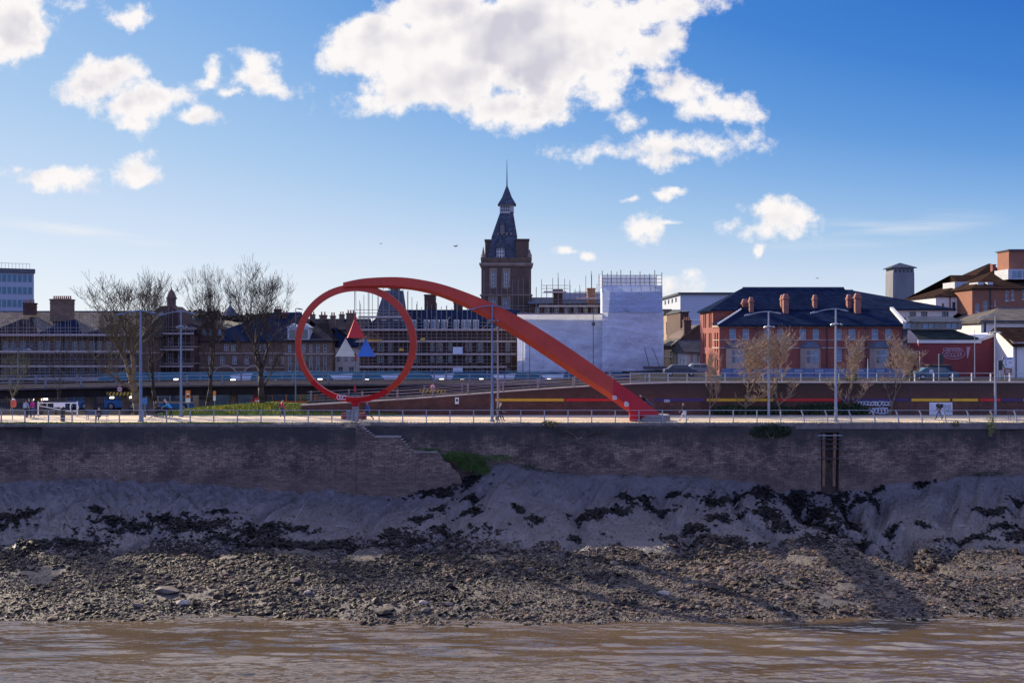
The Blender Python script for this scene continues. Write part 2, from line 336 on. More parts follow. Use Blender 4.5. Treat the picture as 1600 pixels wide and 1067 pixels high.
def bank_mat():
    m, N, L, b = nodes('wet_mud'); tc = N.new('ShaderNodeTexCoord'); ov = tc.outputs['Object']; s = N.new('ShaderNodeSeparateXYZ'); L.new(ov, s.inputs[0])
    n0 = NZ(N, L, ov, .35, 6, .6); n1 = NZ(N, L, ov, 2.5, 8, .7); n2 = NZ(N, L, ov, 9, 6, .75)
    mud = RAMP(N, L, n0, [(.3, (.105,.088,.082)), (.55, (.15,.127,.12)), (.75, (.20,.172,.165))])
    mud = MIX(N, L, 1.0, mud, RAMP(N, L, n1, [(.25, (.72,)*3), (.7, (1.2,)*3)]), 'MULTIPLY')
    grav = RAMP(N, L, n2, [(.30, (.016,.013,.011)), (.50, (.045,.035,.028)), (.62, (.10,.078,.062)), (.75, (.22,.18,.145))])
    add = N.new('ShaderNodeMath'); add.operation = 'MULTIPLY_ADD'; L.new(n0, add.inputs[0]); add.inputs[1].default_value = 5.0; L.new(s.outputs[1], add.inputs[2])
    mr = N.new('ShaderNodeMapRange'); L.new(add.outputs[0], mr.inputs[0]); mr.inputs[1].default_value = 91.2; mr.inputs[2].default_value = 89.4
    # specks of debris scattered over the mud
    n3 = NZ(N, L, ov, 1.1, 6, .7)
    deb = N.new('ShaderNodeMapRange'); L.new(n3, deb.inputs[0]); deb.inputs[1].default_value = .60; deb.inputs[2].default_value = .66
    mx = N.new('ShaderNodeMath'); mx.operation = 'MAXIMUM'; L.new(mr.outputs[0], mx.inputs[0]); L.new(deb.outputs[0], mx.inputs[1])
    L.new(MIX(N, L, mx.outputs[0], mud, grav), b.inputs['Base Color'])
    rr = N.new('ShaderNodeMapRange'); L.new(n1, rr.inputs[0]); rr.inputs[3].default_value = .20; rr.inputs[4].default_value = .45; rg = N.new('ShaderNodeMath'); rg.operation = 'MAXIMUM'; L.new(rr.outputs[0], rg.inputs[0]); gmul = N.new('ShaderNodeMath'); gmul.operation = 'MULTIPLY'; L.new(mr.outputs[0], gmul.inputs[0]); gmul.inputs[1].default_value = .72; L.new(gmul.outputs[0], rg.inputs[1]); L.new(rg.outputs[0], b.inputs['Roughness'])
    bn = N.new('ShaderNodeBump'); bn.inputs['Strength'].default_value = .6; bn.inputs['Distance'].default_value = .06; L.new(n2, bn.inputs['Height'])
    bn2 = N.new('ShaderNodeBump'); bn2.inputs['Strength'].default_value = .55; bn2.inputs['Distance'].default_value = .6; b.inputs['Specular IOR Level'].default_value = .75; L.new(n1, bn2.inputs['Height']); L.new(bn.outputs[0], bn2.inputs['Normal']); L.new(bn2.outputs[0], b.inputs['Normal'])
    return m
xs = np.concatenate([np.linspace(-110, -54, 150), np.arange(-53.8, 53.8, .11), np.linspace(54, 110, 150)]); ys = np.arange(60, 100.95, .11)
GX, GY = np.meshgrid(xs, ys); GZ = bankz(GX, GY); ny, nx = GX.shape
V = np.stack([GX.ravel(), GY.ravel(), GZ.ravel()], 1); ii = np.arange(ny*nx).reshape(ny, nx)
Fq = np.stack([ii[:-1, :-1].ravel(), ii[:-1, 1:].ravel(), ii[1:, 1:].ravel(), ii[1:, :-1].ravel()], 1)
tag(fast_mesh('mud_bank', V, Fq, bank_mat(), smooth=True), kind='structure')
# ------------------------------------------------------------------ water
def water_mat():
    m, N, L, b = nodes('brown_river'); tc = N.new('ShaderNodeTexCoord'); ov = tc.outputs['Object']
    b.inputs['Base Color'].default_value = (.135, .085, .044, 1); b.inputs['Roughness'].default_value = .035; b.inputs['IOR'].default_value = 1.65
    def mp(sx, sy, rot=0):
        n = N.new('ShaderNodeMapping'); n.inputs['Scale'].default_value = (sx, sy, 1); n.inputs['Rotation'].default_value = (0, 0, rot); L.new(ov, n.inputs[0]); return n.outputs[0]
    a = NZ(N, L, mp(.30, 1.15, .05), 1.0, 3, .55); c = NZ(N, L, mp(.6, 1.6, -.1), 2.6, 2, .5); d = NZ(N, L, mp(.05, .16, .08), 1.0, 4, .55)
    mr = N.new('ShaderNodeMapRange'); L.new(d, mr.inputs[0]); mr.inputs[1].default_value = .38; mr.inputs[2].default_value = .62; mr.inputs[3].default_value = .25; mr.inputs[4].default_value = 1.0
    b1 = N.new('ShaderNodeBump'); b1.inputs['Distance'].default_value = .10; L.new(mr.outputs[0], b1.inputs['Strength']); L.new(a, b1.inputs['Height'])
    b2 = N.new('ShaderNodeBump'); b2.inputs['Distance'].default_value = .035; L.new(mr.outputs[0], b2.inputs['Strength']); L.new(c, b2.inputs['Height']); L.new(b1.outputs[0], b2.inputs['Normal'])
    L.new(b2.outputs[0], b.inputs['Normal'])
    n0 = NZ(N, L, mp(.06, .2), 1.5, 5, .6); L.new(RAMP(N, L, n0, [(.35, (.075,.049,.022)), (.65, (.110,.076,.038))]), b.inputs['Base Color'])
    return m
xw = np.arange(-60, 60, .13); yw = np.arange(48, 78, .08); GX, GY = np.meshgrid(xw, yw)
pt_ = np.clip(2.6*fbm2(GX*.045, GY*.15+9, 3)-.75, .18, 1.3); near_ = np.clip((76.5-GY)/7, .25, 1)
rid = lambda a_, b_, o: 1-np.abs(fbm2(a_, b_, o)-.5)*2
GZ = WL+.26*near_*(fbm2(GX*.22+.10*GY, GY*.75, 2)-.5)+pt_*(.15*rid(GX*.55+.25*GY, GY*1.7, 2)+.07*rid(GX*1.3-.3*GY+9, GY*3.6, 2)-.15)
edge = np.minimum.reduce([np.clip((GX+60)/4, 0, 1), np.clip((59.8-GX)/4, 0, 1), np.clip((GY-48)/3, 0, 1), np.clip((77.8-GY)/2, 0, 1)]); GZ = WL+(GZ-WL)*edge
ny, nx = GX.shape; V = np.stack([GX.ravel(), GY.ravel(), GZ.ravel()], 1); ii = np.arange(ny*nx).reshape(ny, nx)
Fq = np.stack([ii[:-1, :-1].ravel(), ii[:-1, 1:].ravel(), ii[1:, 1:].ravel(), ii[1:, :-1].ravel()], 1)
k = len(V); V = np.vstack([V, [[-1500,-400,WL],[1500,-400,WL],[1500,48,WL],[-1500,48,WL],[-60,48,WL],[xw[-1],48,WL],[-1500,77.9,WL],[-60,77.9,WL],[xw[-1],77.9,WL],[1500,77.9,WL],[-1500,102,WL],[1500,102,WL]]])
Fq = np.vstack([Fq, [[k,k+1,k+2,k+3],[k+3,k+4,k+7,k+6],[k+5,k+2,k+9,k+8],[k+6,k+9,k+11,k+10]]])
tag(fast_mesh('river_water', V, Fq, water_mat(), smooth=True), kind='structure')
# ------------------------------------------------------------------ rubble, seaweed
t_ = (1+5**.5)/2
ICO = np.array([(-1,t_,0),(1,t_,0),(-1,-t_,0),(1,-t_,0),(0,-1,t_),(0,1,t_),(0,-1,-t_),(0,1,-t_),(t_,0,-1),(t_,0,1),(-t_,0,-1),(-t_,0,1)])/1.9
ICF = np.array([(0,11,5),(0,5,1),(0,1,7),(0,7,10),(0,10,11),(1,5,9),(5,11,4),(11,10,2),(10,7,6),(7,1,8),(3,9,4),(3,4,2),(3,2,6),(3,6,8),(3,8,9),(4,9,5),(2,4,11),(6,2,10),(8,6,7),(9,8,1)])
def scatter(name, X, Y, S, flat, mats, mi=None, jit=.25, sink=.25, zoff=0, tilt=.35, aspect=None):
    n = len(X); Z = bankz(X, Y)+zoff
    v = ICO[None]*(1+jit*(rng.rand(n, 12, 3)-.5)*2)
    asp = .6+.8*rng.rand(n) if aspect is None else aspect
    v = v*np.stack([S*asp, S, S*flat*(.6+.8*rng.rand(n))], 1)[:, None, :]
    a = rng.rand(n)*6.28; ca, sa = np.cos(a)[:, None], np.sin(a)[:, None]
    tx = (rng.rand(n)-.5)*2*tilt; c, s_ = np.cos(tx)[:, None], np.sin(tx)[:, None]
    x, y, z = v[..., 0], v[..., 1], v[..., 2]; x, z = x*c-z*s_, x*s_+z*c
    x, y = x*ca-y*sa, x*sa+y*ca
    z = z-.42*y*1.0*0
    v = np.stack([x+X[:, None], y+Y[:, None], z+Z[:, None]+(S*flat*(.5-sink))[:, None]], 2).reshape(-1, 3)
    f = (ICF[None]+12*np.arange(n)[:, None, None]).reshape(-1, 3)
    mi = np.repeat(rng.randint(0, len(mats), n) if mi is None else mi, 20)
    return fast_mesh(name, v, f, mats, mi)
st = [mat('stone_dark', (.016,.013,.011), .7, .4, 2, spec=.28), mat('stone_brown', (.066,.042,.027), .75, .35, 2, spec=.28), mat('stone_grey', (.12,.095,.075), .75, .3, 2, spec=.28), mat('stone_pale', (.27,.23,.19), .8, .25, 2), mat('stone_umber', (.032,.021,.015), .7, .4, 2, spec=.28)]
n = 92000; X = rng.uniform(-50, 50, n); Y = rng.uniform(70.5, 90.5, n)
keep = (fbm2(X*.35, Y*.35, 3) > .30+.34*np.clip((Y-84.5)/6, 0, 1)) & (Y > 71) ; X, Y = X[keep], Y[keep]
cl = np.clip(fbm2(X*.22+7, Y*.35, 3)*2.2-.6, .15, 1.2)
Sz = .028+.042*rng.rand(len(X))+.24*rng.rand(len(X))**10*cl+.05*cl*rng.rand(len(X))
def rmi(X, Y): q = .14+.46*np.clip((X+8)/34, 0, 1)+.9*(fbm2(X*.25+3, Y*.4, 3)-.5)+.30*rng.randn(len(X)); return np.clip((q*5).astype(int), 0, 4)  # darker to the left: wet, weedy stones, with shade put into their colour
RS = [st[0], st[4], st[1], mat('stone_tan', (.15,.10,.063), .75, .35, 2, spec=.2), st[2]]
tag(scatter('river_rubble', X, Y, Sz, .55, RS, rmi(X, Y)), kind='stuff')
n = 1300; X = rng.uniform(-50, 50, n); Y = rng.uniform(71.5, 88, n); kp = fbm2(X*.3+11, Y*.4, 3) > .48; X, Y = X[kp], Y[kp]
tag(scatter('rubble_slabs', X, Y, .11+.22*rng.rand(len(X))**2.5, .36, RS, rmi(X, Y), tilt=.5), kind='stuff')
n = 3000; X = rng.uniform(-50, 50, n); Y = rng.uniform(71, 91, n); Sz = .04+.10*rng.rand(n)**3
tag(scatter('pale_pebbles', X, Y, Sz, .5, [st[2], st[3], st[2]]), kind='stuff')
n = 5000; X = rng.uniform(-50, 50, n); Y = rng.uniform(86, 99, n); keep = fbm2(X*.3+40, Y*.4, 3) > .55; X, Y = X[keep], Y[keep]; Sz = .03+.09*rng.rand(len(X))**3
tag(scatter('mud_pebbles', X, Y, Sz, .5, [st[2], st[3], st[1]]), kind='stuff')
n = 16000; X = rng.uniform(-50, 50, n); Y = rng.uniform(85, 100, n); kp = fbm2(X*.5+60, Y*.8, 4) > .47; X, Y = X[kp], Y[kp]
tag(scatter('mud_debris', X, Y, .018+.05*rng.rand(len(X))**2, .5, [st[0], st[4], st[0], st[2]], jit=.5), kind='stuff')
WEED = [(20,815,25,9),(48,797,16,7),(8,808,16,10),(150,797,10,4),(170,812,36,6),(205,822,55,9),(260,812,40,6),(300,822,55,8),(345,798,22,4),(120,848,55,7),(60,852,45,6),(30,845,30,6),(350,840,45,6),(400,836,40,8),(430,850,70,8),(520,853,60,6),(470,826,36,4),(610,850,28,4),(657,812,20,4),(690,828,26,5),(737,798,20,6),(608,832,12,9),(688,795,15,3),(700,771,12,3),(650,845,20,4),(737,775,22,4),(918,805,24,7),(940,800,20,5),(968,800,15,5),(1000,783,24,5),(1012,790,14,5),(1045,795,20,6),(975,773,8,4),(1052,773,8,4),(1080,772,8,3),(1120,785,26,6),(1150,785,14,4),(1122,808,22,6),(1155,808,8,3),(1088,825,22,7),(1190,805,12,4),(1060,845,40,4),(1150,847,50,6),(1100,840,26,4),(810,797,8,3),(838,813,10,5),(900,842,8,3),(28,862,40,5),
        (1205,800,16,18),(1235,790,14,8),(1225,820,22,12),(1250,812,22,10),(1290,830,30,12),(1280,800,14,10),(1270,845,28,8),(1310,792,10,8),(1325,790,8,5),(1345,783,8,3),(1365,785,7,4),(1395,828,12,3),(1350,853,14,3),(1330,824,8,4),(1440,818,8,2),(1525,793,14,3),(1560,800,26,5),(1570,822,28,6),(1520,840,30,4),(1595,835,22,8),(1198,772,26,6),(1306,766,36,8),(1252,778,10,4),(1440,757,14,3),(1370,765,20,3),(610,762,60,5),(685,765,50,9),(650,760,50,6),(735,752,20,5),(560,765,20,4),(1180,770,20,4),(1590,790,14,3)]
WX, WY, WS = [], [], []
for (px, py, rx, ry) in WEED:
    x0, y0, _ = bank_at(px, py); x1, y1, _ = bank_at(px, py+ry); ryw = max(abs(y1-y0), .25); rxw = rx*y0/F
    k = int(110+rxw*ryw*300); a = rng.rand(k)*6.28; r = np.abs(rng.randn(k))*.55
    x = x0+rxw*r*np.cos(a)+.15*rng.randn(k); y = y0+ryw*r*np.sin(a)+.15*rng.randn(k)
    kp = (fbm2(x*1.3, y*1.3, 3) > .34); WX.append(x[kp]); WY.append(y[kp])
n = 24000; x = rng.uniform(-50, 50, n); y = rng.uniform(72, 92, n); kp = fbm2(x*.45+80, y*.7, 4) > .53+.10*np.clip((y-86)/3, 0, 1); WX.append(x[kp]); WY.append(y[kp])
WX = np.concatenate(WX); WY = np.concatenate(WY); ok = WY < 100.2; WX, WY = WX[ok], WY[ok]
tag(scatter('bladder_seaweed', WX, WY, .045+.08*rng.rand(len(WX))+.16*rng.rand(len(WX))**4, .42, [mat('weed_black', (.007,.007,.007), .6, .5, 4, spec=.2), mat('weed_brown', (.014,.011,.008), .6, .4, 4, spec=.2)], jit=.55, sink=.15, tilt=.8), kind='stuff')
# boulders big enough to point at
BO = [(285,943,13,6),(215,947,8,5),(340,935,7,7),(333,946,6,4),(110,870,8,5),(27,955,6,3),(410,960,6,4),(262,925,22,6),(370,955,9,5),(425,948,6,6),(462,910,13,7),(450,922,7,4),(480,926,6,4),(556,932,5,7),(600,958,14,5),(660,942,11,3.5),(664,955,9,5),(703,917,7,6),(770,938,7,4),(830,893,8,6),(888,903,7,4),(845,922,6,4),(1037,928,12,5),(1115,918,12,5),(1022,900,7,4),(1027,945,7,3),(1120,930,7,4),(1320,955,9,3),(1230,935,9,3),(1255,905,9,4),(1440,905,8,4),(1490,918,10,3),(1235,942,9,3),(905,940,8,4),(960,882,8,5),(990,880,9,3),(790,870,8,3),(520,880,9,4),(1175,915,6,4),(1340,850,7,3),(700,945,9,4),(130,955,7,4)]
BW = []
for i, (px, py, rx, ry) in enumerate(BO):
    q = sorted(b[0] for b in BO).index(px)+1
    h = 'at the waterline' if py > 938 else 'midway up the rubble' if py > 895 else 'near the mud'
    ORD = 'first second third fourth fifth sixth seventh eighth ninth tenth eleventh twelfth thirteenth fourteenth fifteenth'.split()
    zone = lambda y: 0 if y > 938 else 1 if y > 895 else 2
    q = sorted(b[0] for b in BO if zone(b[1]) == zone(py)).index(px)
    BW.append(f'{h}, {ORD[q] if q < 15 else str(q+1)+"th"} boulder from the left there')
bm_ = [st[1], st[2], st[4]]
for i, (px, py, rx, ry) in enumerate(BO):
    x0, y0, z0 = bank_at(px, py); b = MB(); rx_ = rx*y0/F*1.0; hz = ry*y0/F*.9
    me = bpy.data.meshes.new('boulder'); v = ICO*(1+.28*(rng.rand(12, 3)-.5)*2)*np.array([rx_, rx_*.8, hz])
    me.from_pydata((v*1.1).tolist(), [], ICF.tolist()); me.materials.append(st[3] if i in (0, 15, 22, 12, 3) else bm_[i % 3]); me.update()
    o = bpy.data.objects.new('boulder', me); COL.objects.link(o); o.location = (x0, y0, z0+hz*.35); o.rotation_euler = (0, random.uniform(-.2, .2), random.uniform(-.6, .6))
    sub = o.modifiers.new('bevel', 'BEVEL'); sub.width = .03*1.2; sub.segments = 2
    tone = 'pale' if i in (0, 15, 22, 12, 3) else ['brown', 'grey', 'dark brown'][i % 3]
    wh = BW[i]
    tag(o, f'{tone} {"flat" if ry < 4.5 else "lumpy"} boulder {wh}', 'boulder', 'boulders on the rubble bank')
ST = [(181,752,178,766,.035,'white'),(90,760,99,767,.03,'pale'),(118,765,129,763,.03,'pale'),(457,818,479,783,.04,'pale'),(430,812,436,800,.03,'grey'),(523,821,544,825,.04,'pale'),(338,793,352,786,.03,'grey'),(770,832,773,818,.05,'pale'),(650,828,653,842,.03,'pale'),(1148,792,1154,802,.03,'white'),(1172,814,1172,804,.05,'pale'),(1352,817,1378,817,.03,'grey'),(1491,803,1497,815,.08,'dark'),(1482,826,1510,823,.10,'pale'),(1386,826,1391,818,.03,'dark'),(1305,783,1320,779,.025,'grey'),(588,855,594,848,.03,'white'),(690,795,700,785,.05,'dark')]
wm = {'white': mat('wood_white', (.5,.48,.45), .8), 'pale': mat('wood_pale', (.34,.30,.25), .8), 'grey': mat('wood_grey', (.2,.17,.15), .8), 'dark': mat('wood_dark', (.03,.025,.02), .8)}
near = ['below the dark corner of the left quay wall', 'left of the white stick on the mud', 'on the fluted mud at the left', 'leaning long across the mud left of the steps', 'short, left of the long leaning pole', 'beside the black weed below the steps', 'above the weed on the left mud', 'upright in the mud below the grass clump', 'beside the weed under the steps', 'on the mud right of the middle', 'upright among weed right of the middle', 'lying flat below the timber ladder recess', 'thick and leaning on the right mud', 'log lying on the right mud', 'small, on the mud of the right gully', 'near the foot of the timber ladder recess', 'at the edge of the rubble below the steps', 'by the weed beneath the steps']
for (a, b_, c, d, r, tone), nr in zip(ST, near):
    p = Vector(bank_at(a, b_)); 
    upright = abs(a-c) < 9 and abs(b_-d) > 7 or (a == 457)
    if upright: q = Vector(((c-800)*p.y/F, p.y+.1, p.z+abs(d-b_)*p.y/F)) if d < b_ else None
    else: q = Vector(bank_at(c, d))
    if q is None: q = p.copy(); p = Vector(((a-800)*q.y/F, q.y, q.z)); q = Vector(((c-800)*p.y/F, p.y-.2, p.z+.5))
    m = MB(); mid = (p+q)/2+Vector((.03, 0, .05)); up_ = Vector((0, 0, r*.8))
    m.path([p+up_*.2-Vector((0,0,.05)), mid+up_, q+up_], [r, r*.85, r*.5], 6)
    tag(m.build('driftwood_stick', wm[tone]), f'{tone} driftwood stick {nr}', 'driftwood')
# ------------------------------------------------------------------ quay
def quay_mat(nm='quay_stone', k=1.0, alg=.86):
    m, N, L, b = nodes(nm); v, ov, s = wallvec(N, L)
    bt = N.new('ShaderNodeTexBrick'); wn = N.new('ShaderNodeTexNoise'); L.new(ov, wn.inputs['Vector']); wn.inputs['Scale'].default_value = 1.3
    va = N.new('ShaderNodeVectorMath'); va.operation = 'MULTIPLY_ADD'; L.new(wn.outputs['Color'], va.inputs[0]); va.inputs[1].default_value = (.5, .34, 0); L.new(v, va.inputs[2])
    L.new(va.outputs[0], bt.inputs['Vector']); bt.inputs['Scale'].default_value = 1; bt.inputs['Brick Width'].default_value = .62; bt.inputs['Row Height'].default_value = .20; bt.inputs['Mortar Size'].default_value = .022; bt.inputs['Mortar Smooth'].default_value = .3
    bt.inputs['Color1'].default_value = (.42,.29,.21,1); bt.inputs['Color2'].default_value = (.20,.135,.10,1); bt.inputs['Mortar'].default_value = (.08,.06,.05,1)
    n2 = NZ(N, L, ov, 3.0, 8, .78); c = MIX(N, L, 1.0, bt.outputs[0], RAMP(N, L, n2, [(.28, (.25,)*3), (.5, (.85,)*3), (.66, (2.2,2.1,2.0)), (.8, (4.0,3.7,3.4))]), 'MULTIPLY')
    # pale lime-washed blotches, dark algae band under the coping, brown silt at the foot
    nb = NZ(N, L, ov, .35, 6, .7)
    c = MIX(N, L, 1.0, c, RAMP(N, L, nb, [(.40, (.40*k,.38*k,.42*k)), (.58, (2.7*k,2.5*k,2.35*k))]), 'MULTIPLY')
    st_ = N.new('ShaderNodeMapping'); st_.inputs['Scale'].default_value = (1, 1, .22); L.new(ov, st_.inputs[0])
    ns = NZ(N, L, st_.outputs[0], .9, 6, .7)
    zz = N.new('ShaderNodeMath'); zz.operation = 'MULTIPLY_ADD'; L.new(ns, zz.inputs[0]); zz.inputs[1].default_value = 4.2; L.new(s.outputs[2], zz.inputs[2])
    al = N.new('ShaderNodeMapRange'); L.new(zz.outputs[0], al.inputs[0]); al.inputs[1].default_value = -.5; al.inputs[2].default_value = .9; al.inputs[3].default_value = 0; al.inputs[4].default_value = alg
    cp = N.new('ShaderNodeMapRange'); L.new(s.outputs[2], cp.inputs[0]); cp.inputs[1].default_value = -.55; cp.inputs[2].default_value = -.35; cp.inputs[3].default_value = 1; cp.inputs[4].default_value = .6
    am = N.new('ShaderNodeMath'); am.operation = 'MULTIPLY'; L.new(al.outputs[0], am.inputs[0]); L.new(cp.outputs[0], am.inputs[1])
    c = MIX(N, L, am.outputs[0], c, (.034,.034,.032))
    sl_ = N.new('ShaderNodeMapRange'); L.new(s.outputs[2], sl_.inputs[0]); sl_.inputs[1].default_value = -3.9; sl_.inputs[2].default_value = -5.2
    sm = N.new('ShaderNodeMath'); sm.operation = 'MULTIPLY'; L.new(sl_.outputs[0], sm.inputs[0]); L.new(n2, sm.inputs[1])
    c = MIX(N, L, sm.outputs[0], c, (.12,.082,.062))
    ng = NZ(N, L, ov, .8, 5, .7); gm = N.new('ShaderNodeMapRange'); L.new(ng, gm.inputs[0]); gm.inputs[1].default_value = .60; gm.inputs[2].default_value = .72; gm.inputs[4].default_value = .7
    c = MIX(N, L, gm.outputs[0], c, (.045,.055,.022))
    L.new(c, b.inputs['Base Color']); b.inputs['Roughness'].default_value = .85
    bn = N.new('ShaderNodeBump'); bn.inputs['Strength'].default_value = .8; bn.inputs['Distance'].default_value = .08; L.new(c, bn.inputs['Height']); L.new(bn.outputs[0], b.inputs['Normal'])
    return m
QM = quay_mat(); QM2 = quay_mat('stair_stone', 1.7, .35); COP = mat('coping_stone', (.17,.145,.13), .85, .35, 1.2, bump=.4)
XS = ax(556, YF)               # corner where the steps begin
q = empty('quay_wall', (0, YR, -8), 'long dark stone quay wall with weed stains above the mud bank', 'wall')
m = MB()
m.box(ax(66, YF), XS, YF, YR+.6, -9, -.30); m.box(-50, ax(66, YF)-.001, YF+.45, YR+.6, -9, -.30); m.build('wall_face', QM, q)
XE = ax(1563, YR); XA, XB = ax(1283, YR), ax(1311, YR)
m = MB(); m.box(XS, XA, YR, YR+1.3, -10, -.30); m.box(XB, XE, YR, YR+1.3, -10, -.30); m.box(XE, 76, YR+.25, YR+1.3, -10, -.30)
m.box(XA, XB, YR+.85, YR+1.3, -10, -.9); m.box(XA, XB, YR+.02, YR+1.3, -.9, -.302)
m.build('wall_face', QM, q)
m = MB(); x = -50.0
while x < XS-1.8:
    w = random.uniform(1.5, 2.4); m.box(x+.01, min(x+w, XS-1.3)-.01, YF-.05+random.uniform(-.015,.015), YR+.45, -.30, -.02+random.uniform(-.01,.006)); x += w
x = XS+1.2
while x < 76:
    w = random.uniform(1.6, 2.8); y0 = (YR if x < XE else YR+.25)-.06; m.box(x+.01, x+w-.01, y0+random.uniform(-.02,.02), YR+.45, -.58 if x > ax(1228, YR) else -.30, -.02+random.uniform(-.01,.008)); x += w
m.build('coping', COP, q, bevel=.02)
# unseen wall lowered beyond the left edge to let the sun reach the mud
m = MB(); m.box(-110, -50.0, YF+.3, YR+1.0, -10, -6.2); m.build('lowered_wall', QM, q)
# the steps
steps = empty('river_steps', (XS, YF, -4), 'worn stone steps with two landings going down the quay to the mud', 'steps')
m = MB(); SM = mat('step_stone', (.30,.26,.23), .85, .4, 2, bump=.3)
pts = []
def xpx(p): return ax(p, YF)
prof = [(556, 661), (583, 683), (622, 683), (643, 707), (682, 707), (716, 740), (722, 752)]
zs = lambda y: az(y, YF)
x0, x1 = xpx(556), xpx(583); n1 = 7
poly = [(xpx(722), -9), (xpx(722), zs(752))]
ru = [(xpx(716), zs(738)), (xpx(706), zs(732)), (xpx(703), zs(724)), (xpx(694), zs(721)), (xpx(690), zs(713)), (xpx(683), zs(707))]
poly += ru
la2, la1 = zs(707), zs(683)
n2 = 6
for i in range(n2):
    xa = xpx(643)-(xpx(643)-xpx(622))*i/n2; xb = xpx(643)-(xpx(643)-xpx(622))*(i+1)/n2; z = la2+(la1-la2)*(i+1)/n2
    poly += [(xa, z), (xb, z)] if i == 0 else [(xa, z), (xb, z)]
for i in range(n1):
    xa = x1-(x1-x0)*i/n1; xb = x1-(x1-x0)*(i+1)/n1; z = la1+(0-la1)*(i+1)/n1
    if i == 0: poly += [(x1, la1)]
    poly += [(xa, z-.02), (xb, z-.02)]
poly += [(x0, -9)]
poly = [(x, z) for x, z in poly]
tp = sorted([p for p in poly if p[1] > -8.9], key=lambda p: (round(p[0], 4), -p[1]))
m.strip(tp, -9, YF, YR+.02); m.build('stair_mass', QM2, steps)
m = MB(); m.box(ax(526, YF), XS-.002, YF-.10, YF+.2, -8, -2.4); m.build('corner_stones', QM2, steps)
m = MB(); tr = mat('tread_pale', (.30,.27,.25), .8, .25, 3)
m.box(xpx(584), xpx(622.5), YF-.06, YR, la1, la1+.07); m.build('landing', tr, steps)
m = MB(); m.box(xpx(645), xpx(683), YF-.06, YR, la2, la2+.07); m.build('landing', tr, steps)
m = MB()
for i in range(n2):
    xa = xpx(643)-(xpx(643)-xpx(622))*i/n2; xb = xpx(643)-(xpx(643)-xpx(622))*(i+1)/n2; z = la2+(la1-la2)*(i+1)/n2
    m.box(xb, xa+.04, YF-.04, YR, z, z+.05)
m.build('treads', SM, steps); m = MB()
for i in range(n1-1):
    xa = x1-(x1-x0)*i/n1; xb = x1-(x1-x0)*(i+1)/n1; z = la1+(0-la1)*(i+1)/n1
    m.box(xb, xa+.03, YF-.03, YR, z-.018, z+.02)
m.build('treads', SM, steps)
# timber fender recess
lad = empty('timber_fender', (ax(1297, YR), YR, -6), 'rusty twin timber fender posts with rails in the recess of the quay wall', 'fender')
rust = mat('rusty_timber', (.20,.115,.07), .85, .5, 3, streak=4); blk = mat('tarred_iron', (.06,.055,.055), .7, .3, 3)
for (px, sl_) in ((1287.5, 0), (1305, .6)):
    m = MB(); xa = ax(px, YR); n = 7
    for i in range(n-1):
        za = -1.0-4.9*i/(n-1); zb = -1.0-4.9*(i+1)/(n-1); w = .14+.02*math.sin(i*2.3)
        m.box(xa-w-sl_*i*.03, xa+w-sl_*i*.03, YR+.05, YR+.38, zb, za+.004*i)
    m.build('post', rust, lad, bevel=.02)
for i, py in enumerate((680, 686, 693, 701, 716)):
    z = az(py, YR); m = MB(); m.box(XA-.3, XB+.3, YR-.05, YR+.06, z-.045, z+.03); m.build('rail', blk if i else mat('galv', (.33,.35,.38), .45, .15, 3, .6), lad)
# ------------------------------------------------------------------ promenade and ground
def pave_mat():
    m, N, L, b = nodes('promenade_paving'); tc = N.new('ShaderNodeTexCoord'); ov = tc.outputs['Object']
    s = N.new('ShaderNodeSeparateXYZ'); L.new(ov, s.inputs[0])
    c = N.new('ShaderNodeCombineXYZ'); L.new(s.outputs[0], c.inputs[0]); L.new(s.outputs[1], c.inputs[1])
    bt = N.new('ShaderNodeTexBrick'); L.new(c.outputs[0], bt.inputs['Vector']); bt.inputs['Scale'].default_value = 1; bt.inputs['Brick Width'].default_value = .9; bt.inputs['Row Height'].default_value = .6; bt.inputs['Mortar Size'].default_value = .01
    bt.inputs['Color1'].default_value = (.68,.55,.37,1); bt.inputs['Color2'].default_value = (.60,.49,.33,1); bt.inputs['Mortar'].default_value = (.3,.26,.2,1)
    n = NZ(N, L, ov, .5, 6, .65); L.new(MIX(N, L, 1.0, bt.outputs[0], RAMP(N, L, n, [(.3, (.78,)*3), (.7, (1.15,)*3)]), 'MULTIPLY'), b.inputs['Base Color']); b.inputs['Roughness'].default_value = .8; b.inputs['Specular IOR Level'].default_value = .1
    return m
m = MB(); m.box(-110, 110, YR+.45, 111.02, -.295, 0.0); tag(m.build('promenade', pave_mat()), kind='structure')
# mossy strip along the edge, thick at the left
def grass_mat(name, c, k=.5):
    m, N, L, b = nodes(name); tc = N.new('ShaderNodeTexCoord'); n = NZ(N, L, tc.outputs['Object'], 3.0, 6, .75)
    L.new(RAMP(N, L, n, [(.3, tuple(x*(1-k) for x in c)), (.5, c), (.7, (c[0]*1.7, c[1]*1.5, c[2]*1.2))]), b.inputs['Base Color']); b.inputs['Roughness'].default_value = .9; return m
GR = [grass_mat('grass_a', (.15,.21,.03)), grass_mat('grass_b', (.25,.28,.04)), grass_mat('grass_c', (.09,.14,.025))]
asph = mat('asphalt', (.04,.04,.043), .9, .25, .6, spec=0)
m = MB(); m.poly([(-1500,111,-1.9),(1500,111,-1.9),(1500,6000,-1.9),(-1500,6000,-1.9)]); tag(m.build('ground', mat('far_ground', (.055,.05,.045), .9, .3, .1, spec=0)), kind='structure')
m = MB(); m.poly([(-140,112,-1.896),(16,112,-1.896),(16,160,-1.896),(-140,160,-1.896)]); tag(m.build('bus_station_road', asph), kind='structure')
UZ = 3.25
